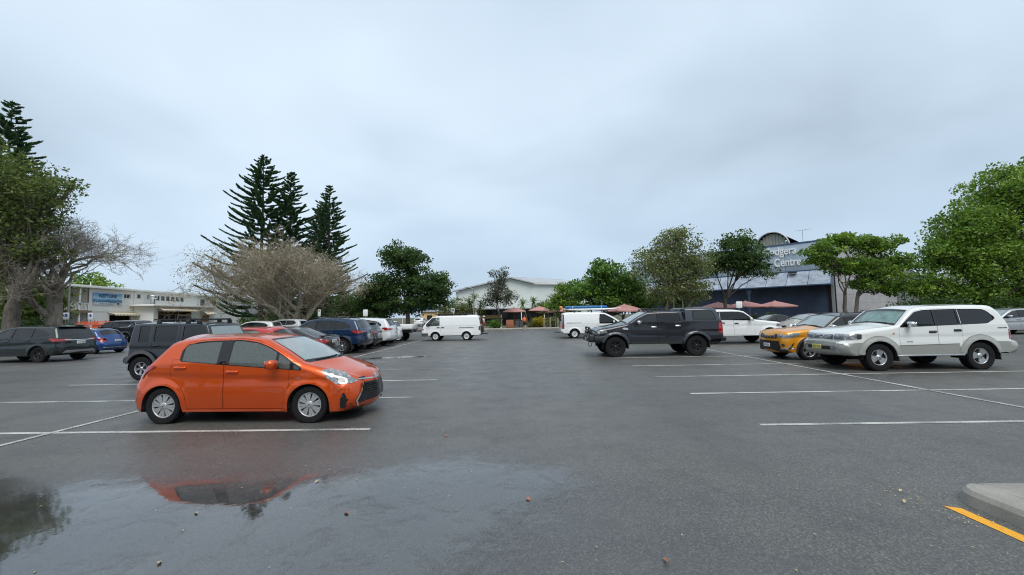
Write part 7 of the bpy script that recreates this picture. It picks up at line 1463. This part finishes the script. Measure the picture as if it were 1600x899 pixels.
person('person in bright orange shirt and black shorts walking away over the far kerb', (.35, 48.6, 0), R(80), 'cloth_orange', 'cloth_black', .9, None)
person('person in grey white shirt and sun hat walking near the far footpath', (-4.6, 49.2, 0), R(-20), 'cloth_white', 'cloth_red', .6, 'cloth_white')
person('person in dark clothes standing in the shade beneath the grey-leaved tree', (-2.6, 52.2, .13), R(200), 'cloth_black', 'cloth_black', .2, None)
def sign(label, x, y, zc_, w, h, ph, face='sign_white', z0=0.0, mark=None, rz=0.0, rnd=False):
    r = thing('sign_post', label, 'sign', (x, y, z0), rz, 'signs on posts'); MB().tube([(0, 0, 0), (0, 0, ph)], .03, 6).build('post', 'steel', r)
    if rnd: MB().prism([(w/2*math.cos(a), zc_+w/2*math.sin(a)) for a in np.linspace(0, 6.28, 21)[:-1]], -.05, -.035).build('sign_plate', face, r)
    else: MB().box(-w/2, w/2, -.05, -.035, zc_-h/2, zc_+h/2, .005).build('sign_plate', face, r)
    if mark:
        mm, parts = mark; m = MB()
        for a, b, c, e_ in parts: m.box(a*w, b*w, -.056, -.052, zc_+c*h, zc_+e_*h)
        m.build('sign_symbol', mm, r)
    return r
sy = ('sign_blue', [(-.05, .28, -.12, .30), (-.30, -.12, -.05, .25)])
sign('white square parking sign above the delivery van roof', -8.55, 50.1, 2.40, .48, .50, 2.66, 'sign_white', .13, sy); sign('white square parking sign on a post beside the rear of the panel van', 4.15, 50.1, 2.42, .50, .50, 2.68, 'sign_white', .13, sy)
sign('white square sign just right of the utility canopy', 17.3, 32.5, 2.28, .46, .52, 2.55); sign('white sign above the silver people mover roof', -14.2, 36.5, 2.22, .42, .60, 2.6); sign('small white sign at the left end of the navy wagon roof', -18.6, 36.8, 2.30, .26, .62, 2.65, 'sign_white', 0, ('sign_red', [(-.3, .3, .2, .4)]))
sign('white disabled parking sign left of the orange barrier', -47.2, 43.2, 2.5, .55, .75, 2.9, 'sign_white', 0, sy); sign('pale blue sign on the tall lamp post by the verandah', -41.2, 35.6, 2.42, .75, .62, 2.75, 'sign_white', 0, sy); sign('round white and red sign in front of the fig trunk', -37.6, 31.0, 2.25, .62, .6, 2.6, 'sign_white', 0, ('sign_red', [(-.16, .16, -.30, .30)]), 0, True)
def lamp(label, x, y, h, arm, z0=0.0):
    r = thing('lamp_post', label, 'lamp post', (x, y, z0), 0, 'lamp posts'); m = MB(); m.tube([(0, 0, 0), (0, 0, h*.5), (0, 0, h)], [.09, .07, .045], 8); m.build('pole', 'steel', r); MB().tube([(0, 0, h-.05), (arm*.5, 0, h+.12), (arm, 0, h+.15)], .03, 6).build('arm', 'steel', r); MB().box(arm-.05 if arm > 0 else arm-.5, arm+.5 if arm > 0 else arm+.05, -.10, .10, h+.10, h+.20, .03).build('lamp_head', 'bin_grey', r)
lamp('tall slim grey lamp post left of the club verandah', -41.2, 35.8, 7.0, .8); lamp('slim grey lamp post in front of the grey-leaved tree', -5.9, 49.95, 5.0, -.6, .13); lamp('lamp post behind the navy wagon roof', -19.3, 50.2, 5.0, .7, .13)
# bins, planter, barriers, fence posts
bx = thing('planter_box', 'square red brown planter box by the footpath umbrellas', 'planter', (-1.55, 53.6, .13)); MB().box(-.5, .5, -.4, .4, 0, 1.05, .03).build('box', 'brick_red', bx); MB().box(-.44, .44, -.34, .34, 1.03, 1.06).build('soil', 'mulch', bx)
for i, (x, lb) in enumerate(((-.55, 'grey wheelie bin right of the planter box'), (-.02, 'second grey wheelie bin, nearer the person in orange'))):
    b = thing('wheelie_bin', lb, 'bin', (x, 53.3, .13), .2*i, 'wheelie bins'); MB().prism([(-.24, .08), (.24, .08), (.30, .98), (-.30, .98)], -.28, .28).build('bin_body', 'bin_grey', b); MB().box(-.33, .33, -.33, .33, .985, 1.06, .03).build('lid', 'bin_grey', b)
    for sg in (1, -1): MB().lathe([(.10, -.03), (.10, .03)], 14, 'y', (sg*.0+.1, sg*.26, .10)).build('wheel', 'tyre', b)
for i, x in enumerate((2.9, 3.7, 4.7, 5.6)): MB().box(-.09, .09, -.09, .09, 0, 1.15, .02); o = tag(MB().box(-.10, .10, -.10, .10, 0, 1.2, .03).build('bollard', 'concrete'), 'concrete bollard by the footpath, %s to the right of the golden bush' % ('first', 'second', 'third', 'fourth')[i], 'bollard', 'concrete bollards'); o.location = (x, 52.6, .13)
ob = thing('safety_barrier', 'orange mesh safety barrier at the foot of the club verandah', 'barrier', (-47.6, 44.6, 0), .3)
for i in range(9): MB().box(-1.4, 1.4, -.01, .01, .55+i*.16, .64+i*.16).build('mesh_strip', 'orange_mesh', ob)
for x in (-1.4, -.5, .5, 1.4): MB().box(x-.03, x+.03, .012, .06, 0, 2.05).build('stake', 'timber', ob)
oc = thing('safety_barrier', 'orange barrier seen between the verandah posts', 'barrier', (-51.5, 46.8, 0), .1)
for i in range(6): MB().box(-1.2, 1.2, -.01, .01, .9+i*.18, 1.0+i*.18).build('mesh_strip', 'orange_mesh', oc)
for x in (-1.1, 0, 1.1): MB().box(x-.03, x+.03, .012, .06, 0, 2.0).build('stake', 'timber', oc)
tg = thing('pool_fence', 'dark metal fence in front of the low club wing', 'fence', (-40, 66, 0), -.2)
for i in range(40): MB().box(-6+i*.3, -5.97+i*.3, -.015, .015, 0, 1.9).build('picket', 'plastic_black', tg)
for z in (.2, 1.75): MB().box(-6, 6, .02, .05, z, z+.05).build('rail', 'plastic_black', tg)
